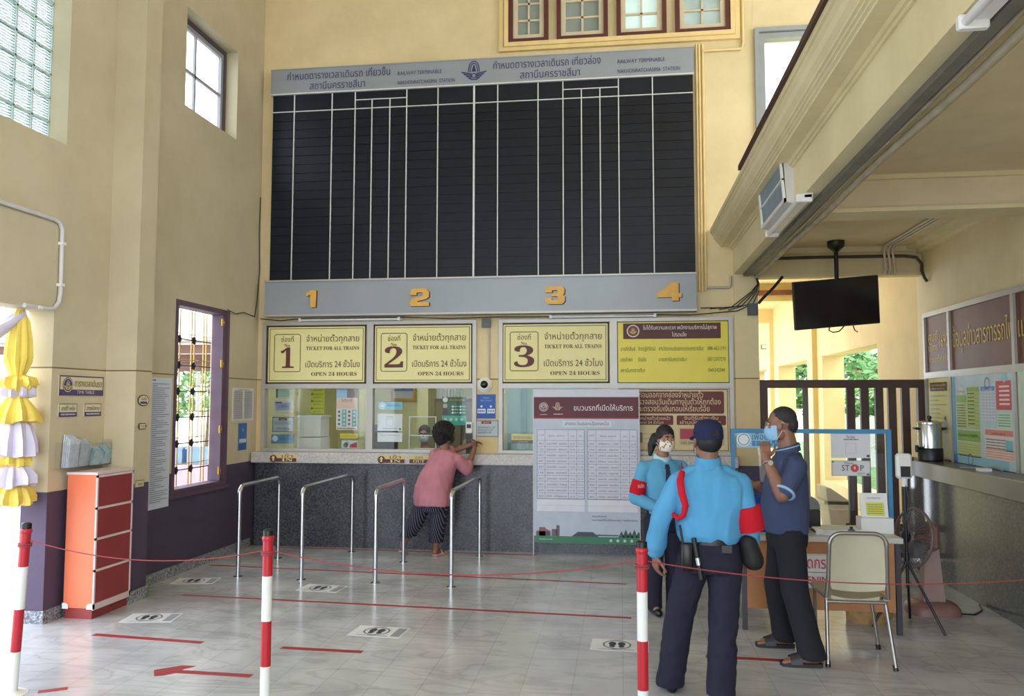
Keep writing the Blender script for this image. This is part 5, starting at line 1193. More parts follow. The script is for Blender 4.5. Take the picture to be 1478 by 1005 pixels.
t = thing('plastic_bin', 'royal blue plastic bin on the desk half hidden behind the man in navy', 'bin', (1.08, 6.6, .705))
put(MB().lathe([(.085, 0), (.10, .26), (.104, .27), (.096, .27), (.08, .02)], (1.06, 6.60, .705), mat('bin_blue', (26, 60, 150), rough=.4), 24), 'tub', t)
t = thing('spray_bottle', 'white spray bottle beside the blue bin on the desk', 'bottle', (1.16, 6.47, .705))
put(MB().lathe([(.04, 0), (.045, .02), (.045, .2), (.02, .27), (.016, .30)], (1.165, 6.47, .705), mat('spray_body', (206, 210, 214), rough=.35), 20), 'body', t); put(MB().box(1.10, 1.185, 6.455, 6.485, 1.0, 1.045, M_white, bev=.006).box(1.12, 1.13, 6.46, 6.48, .95, 1.0, M_white), 'trigger_head', t)
t = thing('mobile_phone', 'small dark phone lying on the desk top beside the black box', 'phone', (1.49, 6.62, .705)); put(B1(1.46, 1.52, 6.56, 6.68, .705, .715, M_dark, bev=.003), 'body', t); put(B1(1.464, 1.516, 6.566, 6.674, .715, .7155, M_scr), 'screen', t)
# thermometer on a tripod
t = thing('thermometer_stand', 'white forehead thermometer on a thin black tripod at the right end of the desk', 'thermometer', (2.14, 6.62, 0))
tx, ty = 2.145, 6.60
put(B1(tx - .06, tx + .055, ty - .03, ty + .03, 1.12, 1.31, M_white, bev=.016), 'housing', t, 'white plastic housing'); put(B1(tx - .035, tx + .035, ty - .033, ty - .03, 1.135, 1.215, M_scr), 'screen', t); put(MB().cyl((tx + .055, ty, 1.27), (tx + .068, ty, 1.27), .016, M_dark), 'sensor', t)
put(MB().cyl((tx, ty, 1.06), (tx, ty, 1.12), .022, M_white, 12), 'mount', t)
put(MB().cyl((tx, ty, .30), (tx, ty, 1.07), .011, M_dark, 10).cyl((tx, ty, .50), (tx, ty, .56), .018, M_dark), 'pole', t)
for k, a in enumerate((-50, 70, 190)):
    a = math.radians(a); put(MB().cyl((tx, ty, .50), (tx + .28 * math.cos(a), ty + .28 * math.sin(a), .01), .010, M_dark, 8), 'leg', t)
put(MB().tube([(tx, ty - .02, 1.07), (tx + .02, ty - .03, .95), (tx - .01, ty - .02, .8), (tx + .03, ty - .02, .88), (tx + .01, ty - .02, .7)], .004, M_dark, 6), 'cable', t)
# pedestal fan
t = thing('pedestal_fan', 'brown pedestal fan with a round grey guard beside the desk', 'fan', (2.5, 7.12, 0))
M_fan = mat('fan_brown', (132, 98, 88), rough=.45, var=.08); fx, fy = 2.49, 7.10
b = MB(); rings = []
for z, k in ((0, 1), (.05, .98), (.085, .85), (.10, .55)):
    rings.append([(fx + .20 * k * math.copysign(abs(math.cos(a)) ** .6, math.cos(a)), fy + .17 * k * math.copysign(abs(math.sin(a)) ** .6, math.sin(a)), z) for a in [2 * PI * j / 28 for j in range(28)]])
b.loft(rings, M_fan, True, True); put(b, 'base', t)
put(MB().loft([[(fx + sx_ * w_, fy + sy_ * w_, z) for sx_, sy_ in ((-1, -.7), (1, -.7), (1, .7), (-1, .7))] for z, w_ in ((.09, .085), (.35, .065), (.52, .055))], mat('fan_column', (158, 130, 120), rough=.5)), 'column', t)
hd_c = V((2.37, 7.06, .60)); ax = V((-.95, -.30, .16)).normalized()
put(MB().box(fx - .06, fx + .06, fy - .08, fy + .08, .50, .72, M_fan, bev=.03), 'motor_housing', t)
e1 = ax.orthogonal().normalized(); e2 = ax.cross(e1)
def circ(c, r, n=32): return [c + e1 * r * math.cos(2 * PI * k / n) + e2 * r * math.sin(2 * PI * k / n) for k in range(n)]
M_guard = mat('fan_guard', (112, 98, 96), rough=.4)
put(MB().tube(circ(hd_c + ax * .03, .235), .011, M_guard, 8, closed=True).tube(circ(hd_c + ax * .085, .07), .004, M_guard, 6, closed=True), 'guard_ring', t)
g = MB()
for k in range(48):
    a = 2 * PI * k / 48; d = e1 * math.cos(a) + e2 * math.sin(a)
    g.tube([hd_c + ax * .03 + d * .235, hd_c + ax * .075 + d * .16, hd_c + ax * .085 + d * .05], .0022, M_guard, 5)
    if k % 2 == 0: g.tube([hd_c + ax * .03 + d * .235, hd_c - ax * .03 + d * .17, hd_c - ax * .04 + d * .05], .0022, M_guard, 5)
put(g, 'guard_grille', t)
put(MB().tube([hd_c + ax * .08, hd_c + ax * .10], .045, M_dark, 18), 'hub_cap', t)
M_bl = mat('fan_blade', (74, 76, 80), rough=.3)
for k in range(4):
    a0 = PI / 2 * k; pts = []
    for r_, da, tw in ((.03, 0, .02), (.09, -.35, .03), (.17, -.35, .02), (.185, .1, 0), (.17, .55, -.02), (.09, .5, -.02), (.03, .3, -.01)):
        a = a0 + da; pts.append(hd_c + ax * (.02 + tw) + (e1 * math.cos(a) + e2 * math.sin(a)) * r_)
    put(MB().loft([pts, [p - ax * .004 for p in pts]], M_bl), 'blade', t)
put(MB().cyl(hd_c, V((fx, fy, .62)), .03, M_fan), 'motor_shaft', t)
put(MB().tube([(fx + .18, fy - .05, .01), (fx + .3, fy - .05, .006), (fx + .42, fy + .1, .006), (fx + .48, fy + .3, .006)], .006, M_dark, 6), 'power_cord', t)
# chair
t = thing('cream_chair', 'cream plastic chair with a grey tube frame seen from behind at the desk', 'chair', (1.53, 5.8, 0))
M_cream_c = mat('cream_vinyl', (184, 179, 152), rough=.45, var=.05); M_ctube = mat('chair_tube', (150, 146, 140), rough=.3, metal=.7)
xl, xr = 1.33, 1.695
fr = MB(); N = 8
def rp(x, y, z): return (x, y, z)
path = [rp(xl - .01, 5.62, .43), rp(xl, 5.60, .55), rp(xl + .005, 5.575, .76)]
for k in range(N + 1): a = PI - (PI / 2) * k / N; path.append((xl + .085 + .08 * math.cos(a), 5.57, .78 + .075 * math.sin(a)))
for k in range(N + 1): a = PI / 2 - (PI / 2) * k / N; path.append((xr - .085 + .08 * math.cos(a), 5.57, .78 + .075 * math.sin(a)))
path += [rp(xr - .005, 5.575, .76), rp(xr, 5.60, .55), rp(xr + .01, 5.62, .43)]
fr.tube(path, .0135, M_ctube, 10); put(fr, 'back_frame', t)
bk = MB(); outer = []
for z, hw, y in ((.49, .163, 5.598), (.52, .171, 5.596), (.70, .168, 5.582), (.78, .163, 5.577), (.825, .145, 5.574), (.845, .112, 5.573)):
    outer.append([((xl + xr) / 2 + hw * q, y + .03 * (1 - q * q) - .003, z - (.02 * (1 - q * q) if z < .5 else 0)) for q in [-1 + 2 * j / 10 for j in range(11)]] + [((xl + xr) / 2 + hw * q, y + .03 * (1 - q * q) + .006, z - (.02 * (1 - q * q) if z < .5 else 0)) for q in [1 - 2 * j / 10 for j in range(11)]])
bk.loft(outer, M_cream_c, True, True); put(bk, 'backrest', t)
se = MB(); rs = []
for y, hw, z in ((5.66, .15, .435), (5.70, .18, .43), (5.95, .20, .445), (6.04, .19, .45), (6.07, .16, .44)):
    rs.append([((xl + xr) / 2 + hw * q, y, z - .018 * (1 - q * q)) for q in [-1 + 2 * j / 10 for j in range(11)]] + [((xl + xr) / 2 + hw * q, y, z - .018 * (1 - q * q) - .022) for q in [1 - 2 * j / 10 for j in range(11)]])
se.loft(rs, M_cream_c, True, True); put(se, 'seat', t)
put(MB().tube([(xl - .005, 5.63, .425), (xl - .005, 6.05, .42)], .0125, M_ctube, 8).tube([(xr + .005, 5.63, .425), (xr + .005, 6.05, .42)], .0125, M_ctube, 8).tube([(xl, 5.64, .40), (xr, 5.64, .40)], .011, M_ctube, 8).tube([(xl, 6.03, .40), (xr, 6.03, .40)], .011, M_ctube, 8), 'seat_frame', t)
for x0_, y0_, x1_, y1_ in ((xl, 5.66, xl - .02, 5.57), (xr, 5.66, xr + .022, 5.545), (xl, 6.0, xl + .02, 6.06), (xr, 6.0, xr + .055, 6.01)):
    put(MB().cyl((x0_, y0_, .425), (x1_, y1_, .02), .0125, M_ctube, 10), 'leg', t); put(MB().cyl((x1_, y1_, 0), (x1_ + (x0_ - x1_) * .08, y1_ + (y0_ - y1_) * .08, .035), .016, M_dark, 10), 'foot_cap', t)
# paper bag under the desk
t = MB(); rings = []
for z, k in ((0, .9), (.05, 1.05), (.12, 1), (.18, .85), (.22, .8)):
    rnd = random.Random(int(z * 100)); rings.append([(1.90 + .17 * k * math.cos(a) * rnd.uniform(.85, 1.1), 6.78 + .15 * k * math.sin(a) * rnd.uniform(.85, 1.1), z + rnd.uniform(0, .03) * (z > 0)) for a in [2 * PI * j / 14 for j in range(14)]])
t.loft(rings, mat('brown_paper', (178, 142, 92), rough=.8, var=.15, vs=20), True, False); put(t, 'paper_bag', None, 'crumpled brown paper bag on the floor under the desk', 'bag')
# ================================================================== PEOPLE
class Flesh(MB):
    """closed overlapping volumes that are fused into one continuous surface"""
    mt = None
    def cap(s, p0, r0, p1, r1, n=14):
        p0, p1 = V(p0), V(p1); d = (p1 - p0); L = d.length; d = d / L if L > 1e-9 else V((0, 0, 1))
        pts = []; rs = []
        for k in range(6): a = -PI / 2 + (PI / 2) * k / 5; pts.append(p0 + d * r0 * math.sin(a)); rs.append(max(r0 * math.cos(a), 1e-4))
        for k in range(6): a = (PI / 2) * k / 5; pts.append(p1 + d * r1 * math.sin(a)); rs.append(max(r1 * math.cos(a), 1e-4))
        up = d.orthogonal().normalized(); w = d.cross(up)
        s.loft([[p + (up * math.cos(2 * PI * k / n) + w * math.sin(2 * PI * k / n)) * r for k in range(n)] for p, r in zip(pts, rs)], None)
        return s
    def chain(s, pts, rs):
        for i in range(len(pts) - 1): s.cap(pts[i], rs[i], pts[i + 1], rs[i + 1])
        return s
    def egg(s, c, rx, ry, rz, M=None): s.ell(c, rx, ry, rz, None, M, 18, 12); return s
    def stack(s, rings, R, F, n=28, ex=.85):
        out = []
        for c, a, b in rings:
            c = V(c); out.append([c + R * (a * math.copysign(abs(math.cos(t)) ** ex, math.cos(t))) + F * (b * math.copysign(abs(math.sin(t)) ** ex, math.sin(t))) for t in [2 * PI * k / n for k in range(n)]])
        s.loft(out, None); return s
    def leg(s, H, K, A, rh, rk, ra, R, F, hem=0.0):
        # trouser leg that ends in a flat hem
        H, K, A = V(H), V(K), V(A); B_ = A + V((0, 0, hem)); s.chain([H, K], [rh, rk])
        s.stack([(K + (H - K) * .15, rk * 1.01, rk * 1.02), (K, rk, rk * 1.02), (K.lerp(B_, .35), rk * .96, rk), (K.lerp(B_, .7), (rk + ra) * .49, (rk + ra) * .50), (B_, ra, ra * 1.12)], R, F, 24, 1.0); return s
    def fuse(s, name, parent, mt, voxel=.006, smooth=4, wr=0.0, wscale=9.0, wstretch=(1, 1, .45), **kw):
        me = bpy.data.meshes.new(name); off = ORG[parent.name]
        me.from_pydata([(a - off[0], b - off[1], c - off[2]) for a, b, c in s.v], [], s.f)
        bm = bmesh.new(); bm.from_mesh(me); bmesh.ops.recalc_face_normals(bm, faces=bm.faces); bm.to_mesh(me); bm.free()
        o = bpy.data.objects.new('work_' + name, me); COL.objects.link(o)
        r = o.modifiers.new('r', 'REMESH'); r.mode = 'VOXEL'; r.voxel_size = voxel; r.use_smooth_shade = True
        sm = o.modifiers.new('s', 'SMOOTH'); sm.iterations = smooth; sm.factor = .5
        dg = bpy.context.evaluated_depsgraph_get(); nm = bpy.data.meshes.new_from_object(o.evaluated_get(dg))
        bpy.data.objects.remove(o); bpy.data.meshes.remove(me)
        if wr > 0:
            # cloth folds: push the surface along its normal by a stretched noise
            from mathutils import noise as NZ
            nrm = [v.normal.copy() for v in nm.vertices]
            for v, q in zip(nm.vertices, nrm):
                c = v.co; p = V((c.x * wscale * wstretch[0], c.y * wscale * wstretch[1], c.z * wscale * wstretch[2]))
                h = 1 - abs(NZ.noise(p + V((off[0] * 3, 0, 0)))) * 2
                h2 = NZ.noise(p * 2.3 + V((9, 3, 1)))
                v.co = c + q * wr * (h * .8 + h2 * .5)
        for p in nm.polygons: p.use_smooth = True
        nm.name = name; nm.materials.clear(); nm.materials.append(mt)
        q = bpy.data.objects.new(name, nm); COL.objects.link(q); q.parent = parent; ORG[q.name] = off
        return tag(q, **kw)

def basis(F, c, tilt=0, nod=0):
    F = V((F[0], F[1], 0)).normalized(); U = V((0, 0, 1)); R = F.cross(U)
    M = Matrix(((R.x, F.x, U.x, c[0]), (R.y, F.y, U.y, c[1]), (R.z, F.z, U.z, c[2]), (0, 0, 0, 1)))
    return M @ Matrix.Rotation(math.radians(nod), 4, 'X') @ Matrix.Rotation(math.radians(tilt), 4, 'Y')
def head(fl, H, k=1.0):
    S = H @ Matrix.Scale(k, 4)
    fl.egg((0, -.014, .028), .074, .094, .086, S); fl.egg((0, .022, -.03), .062, .070, .082, S); fl.egg((0, .052, -.088), .032, .028, .026, S)
    fl.egg((0, .074, .024), .050, .022, .014, S); fl.egg((0, .086, -.058), .027, .013, .011, S)
    fl.egg((0, .094, -.022), .017, .018, .014, S); fl.egg((0, .089, .0), .010, .014, .026, S)
    for sg in (-1, 1):
        fl.egg((sg * .076, -.004, -.008), .010, .020, .033, S @ Matrix.Rotation(sg * .25, 4, 'Z')); fl.egg((sg * .034, .066, -.022), .026, .022, .022, S)
        fl.egg((sg * .05, .02, -.07), .022, .04, .03, S)
def eyes(parent, H, k=1.0, brow=True):
    S = H @ Matrix.Scale(k, 4)
    Mw = mat('eye_white', (214, 208, 200), rough=.3, var=0); Mi = mat('eye_dark', (30, 20, 16), rough=.2, var=0); Mb = mat('brow_hair', (26, 22, 22), rough=.8)
    for sg in (-1, 1):
        e = MB(); e.ell((sg * .031, .083, .004), .0135, .008, .007, Mw, S, 12, 8); e.ell((sg * .031, .0895, .004), .006, .003, .006, Mi, S, 10, 6); put(e, 'eye', parent)
        b = MB(); b.tube([S @ V((sg * (.014 + .034 * q), .094 - .014 * q * q, .024 + .006 * math.sin(PI * q))) for q in (0, .3, .6, 1)], [.003, .005, .004, .002], Mb, 6); put(b, 'eyebrow', parent)
def hand(fl, w, d, pn, side=1, curl=.35, k=1.0, spread=.10, thumb=.6):
    # w wrist, d towards the fingers, pn out of the palm; side +1: thumb on d x pn side
    w, d, pn = V(w), V(d).normalized(), V(pn); pn = (pn - d * pn.dot(d)).normalized(); sd = d.cross(pn) * side
    fl.cap(w - d * .01, .026 * k, w + d * .02 * k, .026 * k)
    for q in (-.024, -.008, .008, .024): fl.cap(w + d * .02 * k + sd * q * .8 * k, .015 * k, w + d * .078 * k + sd * q * k, .013 * k)
    for q, L in ((.027, .072), (.009, .080), (-.009, .074), (-.026, .058)):
        p = w + d * .082 * k + sd * q * k; v = (d + sd * q / .027 * spread).normalized(); a = 0
        for j, (l, r) in enumerate(((.45, .0092), (.32, .0084), (.27, .0074))):
            a += curl * (1, 1.25, .8)[j]
            dv = (v * math.cos(a) + pn * math.sin(a)); p2 = p + dv * L * l * k; fl.cap(p, r * k, p2, r * .93 * k, 8); p = p2
    p = w + d * .022 * k + sd * .026 * k
    for j, (l, r) in enumerate(((.036, .013), (.032, .0105), (.025, .0092))):
        dv = (d * (.62 + .2 * j) + sd * (.8 - thumb * .5 * j) + pn * (.25 + thumb * .25 * j)).normalized(); p2 = p + dv * l * k; fl.cap(p, r * k, p2, r * .92 * k, 8); p = p2
def mask(parent, H, mt, k=1.0, loops=True, label=None, spots=False):
    S = H @ Matrix.Scale(k, 4); NA, NE = 18, 12; o_, i_ = [], []
    m_ = MB()
    def P(a, e, r):
        el = math.radians(-62 + 104 * e); az = math.radians(-82 + 164 * a)
        ca, sa = math.cos(az), math.sin(az)
        bul = 1 + .10 * math.cos(az) ** 6 * math.exp(-((e - .62) / .3) ** 2) + .006 * math.sin(e * 40) * ca
        return S @ V((.071 * r * sa * math.cos(el * .55), .020 + .080 * r * bul * ca * math.cos(el * .62), -.052 + .064 * math.sin(el) + .004 * (1 - ca)))
    vs = [P(a / NA, e / NE, 1.06) for e in range(NE + 1) for a in range(NA + 1)] + [P(a / NA, e / NE, .99) for e in range(NE + 1) for a in range(NA + 1)]
    n = (NA + 1) * (NE + 1); fs = []
    for e in range(NE):
        for a in range(NA):
            q = e * (NA + 1) + a; fs += [(q, q + 1, q + NA + 2, q + NA + 1), (n + q, n + q + NA + 1, n + q + NA + 2, n + q + 1)]
    for a in range(NA): q = a; fs.append((q, n + q, n + q + 1, q + 1)); q = NE * (NA + 1) + a; fs.append((q, q + 1, n + q + 1, n + q))
    for e in range(NE): q = e * (NA + 1); fs.append((q, q + NA + 1, n + q + NA + 1, n + q)); q += NA; fs.append((q, n + q, n + q + NA + 1, q + NA + 1))
    m_.add(vs, fs, mt, True)
    o = put(m_, 'face_mask', parent, label)
    if loops:
        l_ = MB()
        for sg in (-1, 1):
            for e, ze in ((.86, .018), (.18, -.036)): l_.tube([P(0 if sg < 0 else 1, e, 1.04), S @ V((sg * .080, -.002, ze - .004)), S @ V((sg * .085, -.020, ze - .010))], .0018, M_white, 6)
        put(l_, 'ear_loop', o)
    return o
def skin(name, c):
    return mat(name, c, rough=.5, var=.07, vs=14, bump=.05, bs=180)
def cloth(name, c, var=.06, bs=420): return mat(name, c, rough=.85, var=var, vs=5, bump=.10, bs=bs, spec=.25)
UP = V((0, 0, 1))

# ------------------------------------------------------------ guard with his back to us
G = thing('person', 'guard seen from behind in sky blue uniform shirt, navy cap and navy trousers', 'person', (.45, 4.93, 0))
Sk1 = skin('skin_brown', (132, 92, 74)); GB = cloth('guard_blue', (84, 154, 200)); NV = cloth('navy_twill', (38, 38, 54)); 
R, F = V((1, 0, 0)), V((0, 1, 0))
Hg = basis((-.25, 1), (.505, 4.92, 1.475), 0, 2)
LS, LE, LW = V((.335, 4.91, 1.225)), V((.222, 4.88, 1.015)), V((.198, 4.95, .815))
RS, RE, RW = V((.68, 4.91, 1.225)), V((.738, 4.88, 1.005)), V((.725, 4.97, .80))
LH, LK, LA = V((.425, 4.93, .80)), V((.335, 4.95, .47)), V((.285, 5.00, .09))
RH, RK, RA = V((.595, 4.92, .80)), V((.580, 4.90, .46)), V((.545, 4.86, .09))
b = Flesh(); head(b, Hg, .97); b.cap(Hg @ V((0, -.02, -.06)), .054, (.505, 4.90, 1.31), .062)
b.stack([((.51, 4.93, .76), .14, .11), ((.51, 4.93, .95), .14, .11), ((.51, 4.92, 1.15), .165, .11), ((.507, 4.91, 1.26), .15, .08), ((.505, 4.91, 1.31), .07, .055)], R, F)
b.chain([LS, LE, LW], [.05, .042, .030]); b.chain([RS, RE, RW], [.05, .042, .030])
hand(b, LW + V((0, .005, -.01)), (0, .12, -1), (.9, .35, 0), 1, .42); hand(b, RW + V((-.005, .01, -.01)), (-.25, .1, -1), (-.9, .4, 0), -1, .30)
b.chain([LH, LK, LA], [.075, .055, .04]); b.chain([RH, RK, RA], [.075, .055, .04])
b.cap(LA, .04, LA + V((-.02, .10, -.055)), .03); b.cap(RA, .04, RA + V((.02, .10, -.055)), .03)
b.fuse('body', G, Sk1, .0058, 3)
eyes(G, Hg, .97)
mask(G, Hg, mat('mask_dark', (50, 50, 60), rough=.8), .97)
c = Flesh()
c.stack([((.51, 4.93, .885), .165, .125), ((.51, 4.93, .93), .185, .142), ((.51, 4.925, 1.0), .190, .142), ((.51, 4.92, 1.10), .200, .140), ((.508, 4.91, 1.20), .205, .125), ((.506, 4.905, 1.265), .175, .098), ((.505, 4.90, 1.305), .09, .07), ((.505, 4.905, 1.345), .064, .062)], R, F)
c.chain([LS, LE, LW + V((0, 0, .01))], [.064, .055, .047]); c.chain([RS, RE, RW + V((0, 0, .01))], [.064, .055, .047])
c.cap((.41, 4.905, 1.285), .048, LS, .062); c.cap((.60, 4.905, 1.285), .048, RS, .062)
c.cap(LE, .055, LE.lerp(LW, .75) + V((-.003, 0, 0)), .056); c.cap(RE, .055, RE.lerp(RW, .75), .056)
c.fuse('shirt', G, GB, .007, 4, .010, 8.0)
q = MB(); q.stack = None
col_ = MB().loft([[V((.505, 4.905, 0)) + V((math.cos(t) * a, math.sin(t) * a * .95, z + .012 * math.sin(t))) for t in [2 * PI * k / 24 for k in range(24)]] for a, z in ((.070, 1.318), (.080, 1.325), (.071, 1.380), (.064, 1.384), (.060, 1.36))], GB, True, True); put(col_, 'collar', G)
t_ = Flesh()
t_.stack([((.51, 4.93, .915), .160, .122), ((.51, 4.93, .86), .172, .135), ((.51, 4.93, .78), .178, .142), ((.51, 4.93, .72), .17, .13)], R, F)
t_.leg(LH, LK, LA + V((-.01, .01, 0)), .098, .082, .080, R, F, -.055); t_.leg(RH, RK, RA + V((.005, .01, 0)), .098, .082, .080, R, F, -.055)
t_.fuse('trousers', G, NV, .008, 4, .008, 8.0, (1, 1, 1.3))
Msh = mat('black_leather', (24, 24, 28), rough=.3)
for A, sx_ in ((LA, -.02), (RA, .02)):
    s_ = Flesh(); s_.cap(A + V((0, -.03, -.058)), .036, A + V((sx_, .15, -.062)), .033); s_.cap(A + V((0, -.02, -.03)), .042, A + V((0, .02, -.03)), .04); s_.cap(A + V((sx_ * .7, .10, -.05)), .04, A + V((sx_, .17, -.065)), .028); s_.fuse('shoe', G, Msh, .007, 3)
cp = MB(); S = Hg
cp.loft([[S @ V((.083 * r * math.cos(t), -.014 + .103 * r * math.sin(t), z)) for t in [2 * PI * k / 32 for k in range(32)]] for r, z in ((1.0, .012), (1.02, .03), (1.0, .06), (.93, .088), (.78, .108), (.5, .122), (.12, .128))], cloth('navy_cap', (36, 40, 74)), True, True)
cap_o = put(cp, 'cap', G, 'navy baseball cap'); 
bi = MB(); top = [S @ V((.075 * math.cos(t), .07 + .105 * max(math.sin(t), 0) ** .8, .022 - .02 * abs(math.cos(t)))) for t in [PI * k / 14 for k in range(15)]]; bi.loft([top, [p - V((0, 0, .006)) for p in top]], cloth('navy_cap', (36, 40, 74))); put(bi, 'peak', cap_o)
arch = MB(); arch.prism([(.030 * math.cos(t), .034 * math.sin(t)) for t in [PI * k / 12 for k in range(13)]], S @ V((0, -.1165, .034)), (S.to_3x3() @ V((1, 0, 0))), (S.to_3x3() @ V((0, .18, 1))), (S.to_3x3() @ V((0, -.004, 0))), mat('hair_black', (18, 16, 18), rough=.6)); put(arch, 'strap_opening', cap_o)
hr = Flesh(); hr.egg((0, -.03, .0), .076, .083, .075, S); hr.fuse('hair', G, mat('hair_black', (18, 16, 18), rough=.6, bump=.4, bs=300), .008, 2)
# armband, cord, belt kit
def band(parent, p0, p1, r, mt, name='armband', n=20, th=.004):
    p0, p1 = V(p0), V(p1); d = (p1 - p0).normalized(); up = d.orthogonal().normalized(); w = d.cross(up)
    rs = [[p + (up * math.cos(2 * PI * k / n) + w * math.sin(2 * PI * k / n)) * (q) for k in range(n)] for p, q in ((p0, r - .012), (p0, r), (p0.lerp(p1, .5), r + th), (p1, r), (p1, r - .012))]
    return put(MB().loft(rs, mt, True, True), name, parent)
M_band = cloth('red_armband', (190, 26, 42))
rp_ = RE.lerp(RS, .12)
band(G, RE.lerp(RS, .42), RE.lerp(RW, .22) + V((.004, 0, 0)), .080, M_band)
put(MB().tube([V((.352, 4.87, 1.29)), V((.335, 4.80, 1.25)), V((.342, 4.775, 1.18)), V((.362, 4.772, 1.11)), V((.350, 4.785, 1.055)), V((.322, 4.82, 1.03)), V((.285, 4.86, 1.06))], [.018, .021, .021, .019, .016, .014, .012], M_band, 10), 'shoulder_cord', G, 'red shoulder cord')
put(MB().loft([[V((.51, 4.93, z)) + V((math.cos(t) * (.176 + o), math.sin(t) * (.140 + o), 0)) for t in [2 * PI * k / 36 for k in range(36)]] for o, z in ((-.01, .885), (.0, .885), (.0, .925), (-.01, .925))], Msh, True, True), 'belt', G)
bt = MB().cyl((.405, 4.775, .93), (.445, 4.765, .70), .014, M_dark, 14).cyl((.424, 4.77, .82), (.431, 4.768, .78), .0155, M_steel, 14); put(bt, 'baton', G, 'black baton with a chrome ring')
rd = MB().box(.335, .40, 4.765, 4.80, .74, .90, M_dark, bev=.008).cyl((.345, 4.78, .90), (.328, 4.78, 1.0), .007, M_dark); put(rd, 'radio', G)
po = Flesh(); po.cap((.72, 4.87, .895), .05, (.745, 4.87, .80), .062); po.egg((.75, 4.86, .79), .055, .05, .05); po.fuse('belt_pouch', G, mat('black_nylon', (18, 18, 20), rough=.7, bump=.4, bs=60), .008, 3)
put(MB().box(.56, .62, 4.785, 4.792, .845, .89, M_dark, bev=.002), 'belt_case', G)

# ------------------------------------------------------------ man in the navy polo shirt
N_ = thing('person', 'man in a navy polo shirt and black trousers adjusting his blue face mask', 'person', (1.12, 5.75, 0))
Sk2 = skin('skin_tan', (140, 98, 78)); PB = cloth('polo_navy', (66, 76, 108)); BK = cloth('black_trousers', (34, 36, 42))
F = V((-1, .08, 0)).normalized(); R = F.cross(UP)
Hm = basis((-1, .12), (1.075, 5.72, 1.553), 0, -2)
LS, LE, LW = V((1.125, 5.545, 1.275)), V((1.02, 5.43, 1.105)), V((.935, 5.50, 1.335))
RS, RE, RW = V((1.115, 5.91, 1.275)), V((1.07, 5.96, 1.06)), V((.945, 5.86, 1.125))
LH, LK, LA = V((1.10, 5.64, .82)), V((1.12, 5.60, .46)), V((1.205, 5.575, .085))
RH, RK, RA = V((1.10, 5.82, .82)), V((1.06, 5.90, .46)), V((1.115, 5.98, .085))
b = Flesh(); head(b, Hm, 1.0); b.cap(Hm @ V((0, -.025, -.06)), .058, (1.125, 5.725, 1.37), .066)
b.stack([((1.10, 5.73, .78), .14, .11), ((1.09, 5.73, 1.0), .15, .12), ((1.10, 5.73, 1.2), .165, .11), ((1.12, 5.73, 1.31), .15, .08), ((1.125, 5.73, 1.37), .07, .06)], R, F)
b.chain([LS, LE, LW], [.052, .046, .031]); b.cap(LE, .046, LE.lerp(LW, .4), .043); b.chain([RS, RE, RW], [.05, .044, .031])
hand(b, LW, (.0, .22, 1), (-.1, 1, -.1), -1, .62, .98, .06); hand(b, RW, (-1, -.12, .05), (.05, -.3, 1), 1, .35)
b.chain([LH, LK, LA], [.08, .056, .04]); b.chain([RH, RK, RA], [.08, .056, .04])
for A in (LA, RA):
    b.cap(A + V((.03, 0, -.035)), .034, A + V((-.13, 0, -.05)), .022)
    for k in range(5): b.cap(A + V((-.13 + .006 * k * k * .5, (k - 2) * .018, -.05)), .013, A + V((-.175 + .007 * k, (k - 2) * .019, -.056)), .010 if k else .013, 8)
b.fuse('body', N_, Sk2, .0058, 3)
eyes(N_, Hm)
mask(N_, Hm, mat('mask_blue', (146, 190, 226), rough=.8, var=.04), 1.0, True, 'pale blue surgical mask')
h_ = Flesh(); h_.egg((0, -.020, .038), .0766, .090, .0835, Hm); h_.egg((0, -.064, -.004), .067, .052, .062, Hm)
h_.fuse('hair', N_, mat('hair_cropped', (44, 40, 42), rough=.7, var=.2, vs=60, bump=.3, bs=400), .006, 3)
c = Flesh()
c.stack([((1.10, 5.73, .835), .172, .138), ((1.095, 5.73, .92), .178, .146), ((1.09, 5.73, 1.02), .185, .150), ((1.098, 5.73, 1.14), .195, .140), ((1.11, 5.73, 1.24), .195, .122), ((1.12, 5.73, 1.315), .165, .095), ((1.125, 5.73, 1.36), .085, .075)], R, F)
c.chain([LS, LS.lerp(LE, .80)], [.074, .066]); c.chain([RS, RS.lerp(RE, .80)], [.074, .066]); c.cap((1.12, 5.62, 1.315), .06, LS, .076); c.cap((1.12, 5.84, 1.315), .06, RS, .076)
c.fuse('polo_shirt', N_, PB, .0075, 4, .008, 8.0)
M_trim = cloth('pale_blue_trim', (150, 190, 214))
for S_, E_ in ((LS, LE), (RS, RE)): band(N_, S_.lerp(E_, .86), S_.lerp(E_, .93), .073, M_trim, 'cuff_trim')
put(MB().loft([[V((1.118, 5.727, z)) + R * (math.cos(t) * a) + F * (math.sin(t) * a * 1.0) + V((0, 0, -.022 * math.sin(t))) for t in [2 * PI * k / 24 for k in range(24)]] for a, z in ((.074, 1.355), (.086, 1.358), (.078, 1.405), (.070, 1.41), (.066, 1.38))], PB, True, True), 'collar', N_)
put(MB().tube([V((1.118, 5.727, 1.395)) + R * (math.cos(t) * .081) + F * (math.sin(t) * .081) + V((0, 0, -.022 * math.sin(t))) for t in [2 * PI * k / 24 for k in range(24)]], .004, M_trim, 6, closed=True), 'collar_trim', N_)
t_ = Flesh(); t_.stack([((1.10, 5.73, .90), .155, .12), ((1.10, 5.73, .80), .165, .135), ((1.10, 5.73, .74), .16, .125)], R, F)
t_.leg(LH, LK, LA + V((.012, 0, 0)), .10, .084, .080, R, F, -.035); t_.leg(RH, RK, RA + V((.012, 0, 0)), .10, .084, .080, R, F, -.035); t_.fuse('trousers', N_, BK, .008, 4, .005, 6.0, (1, 1, .7))
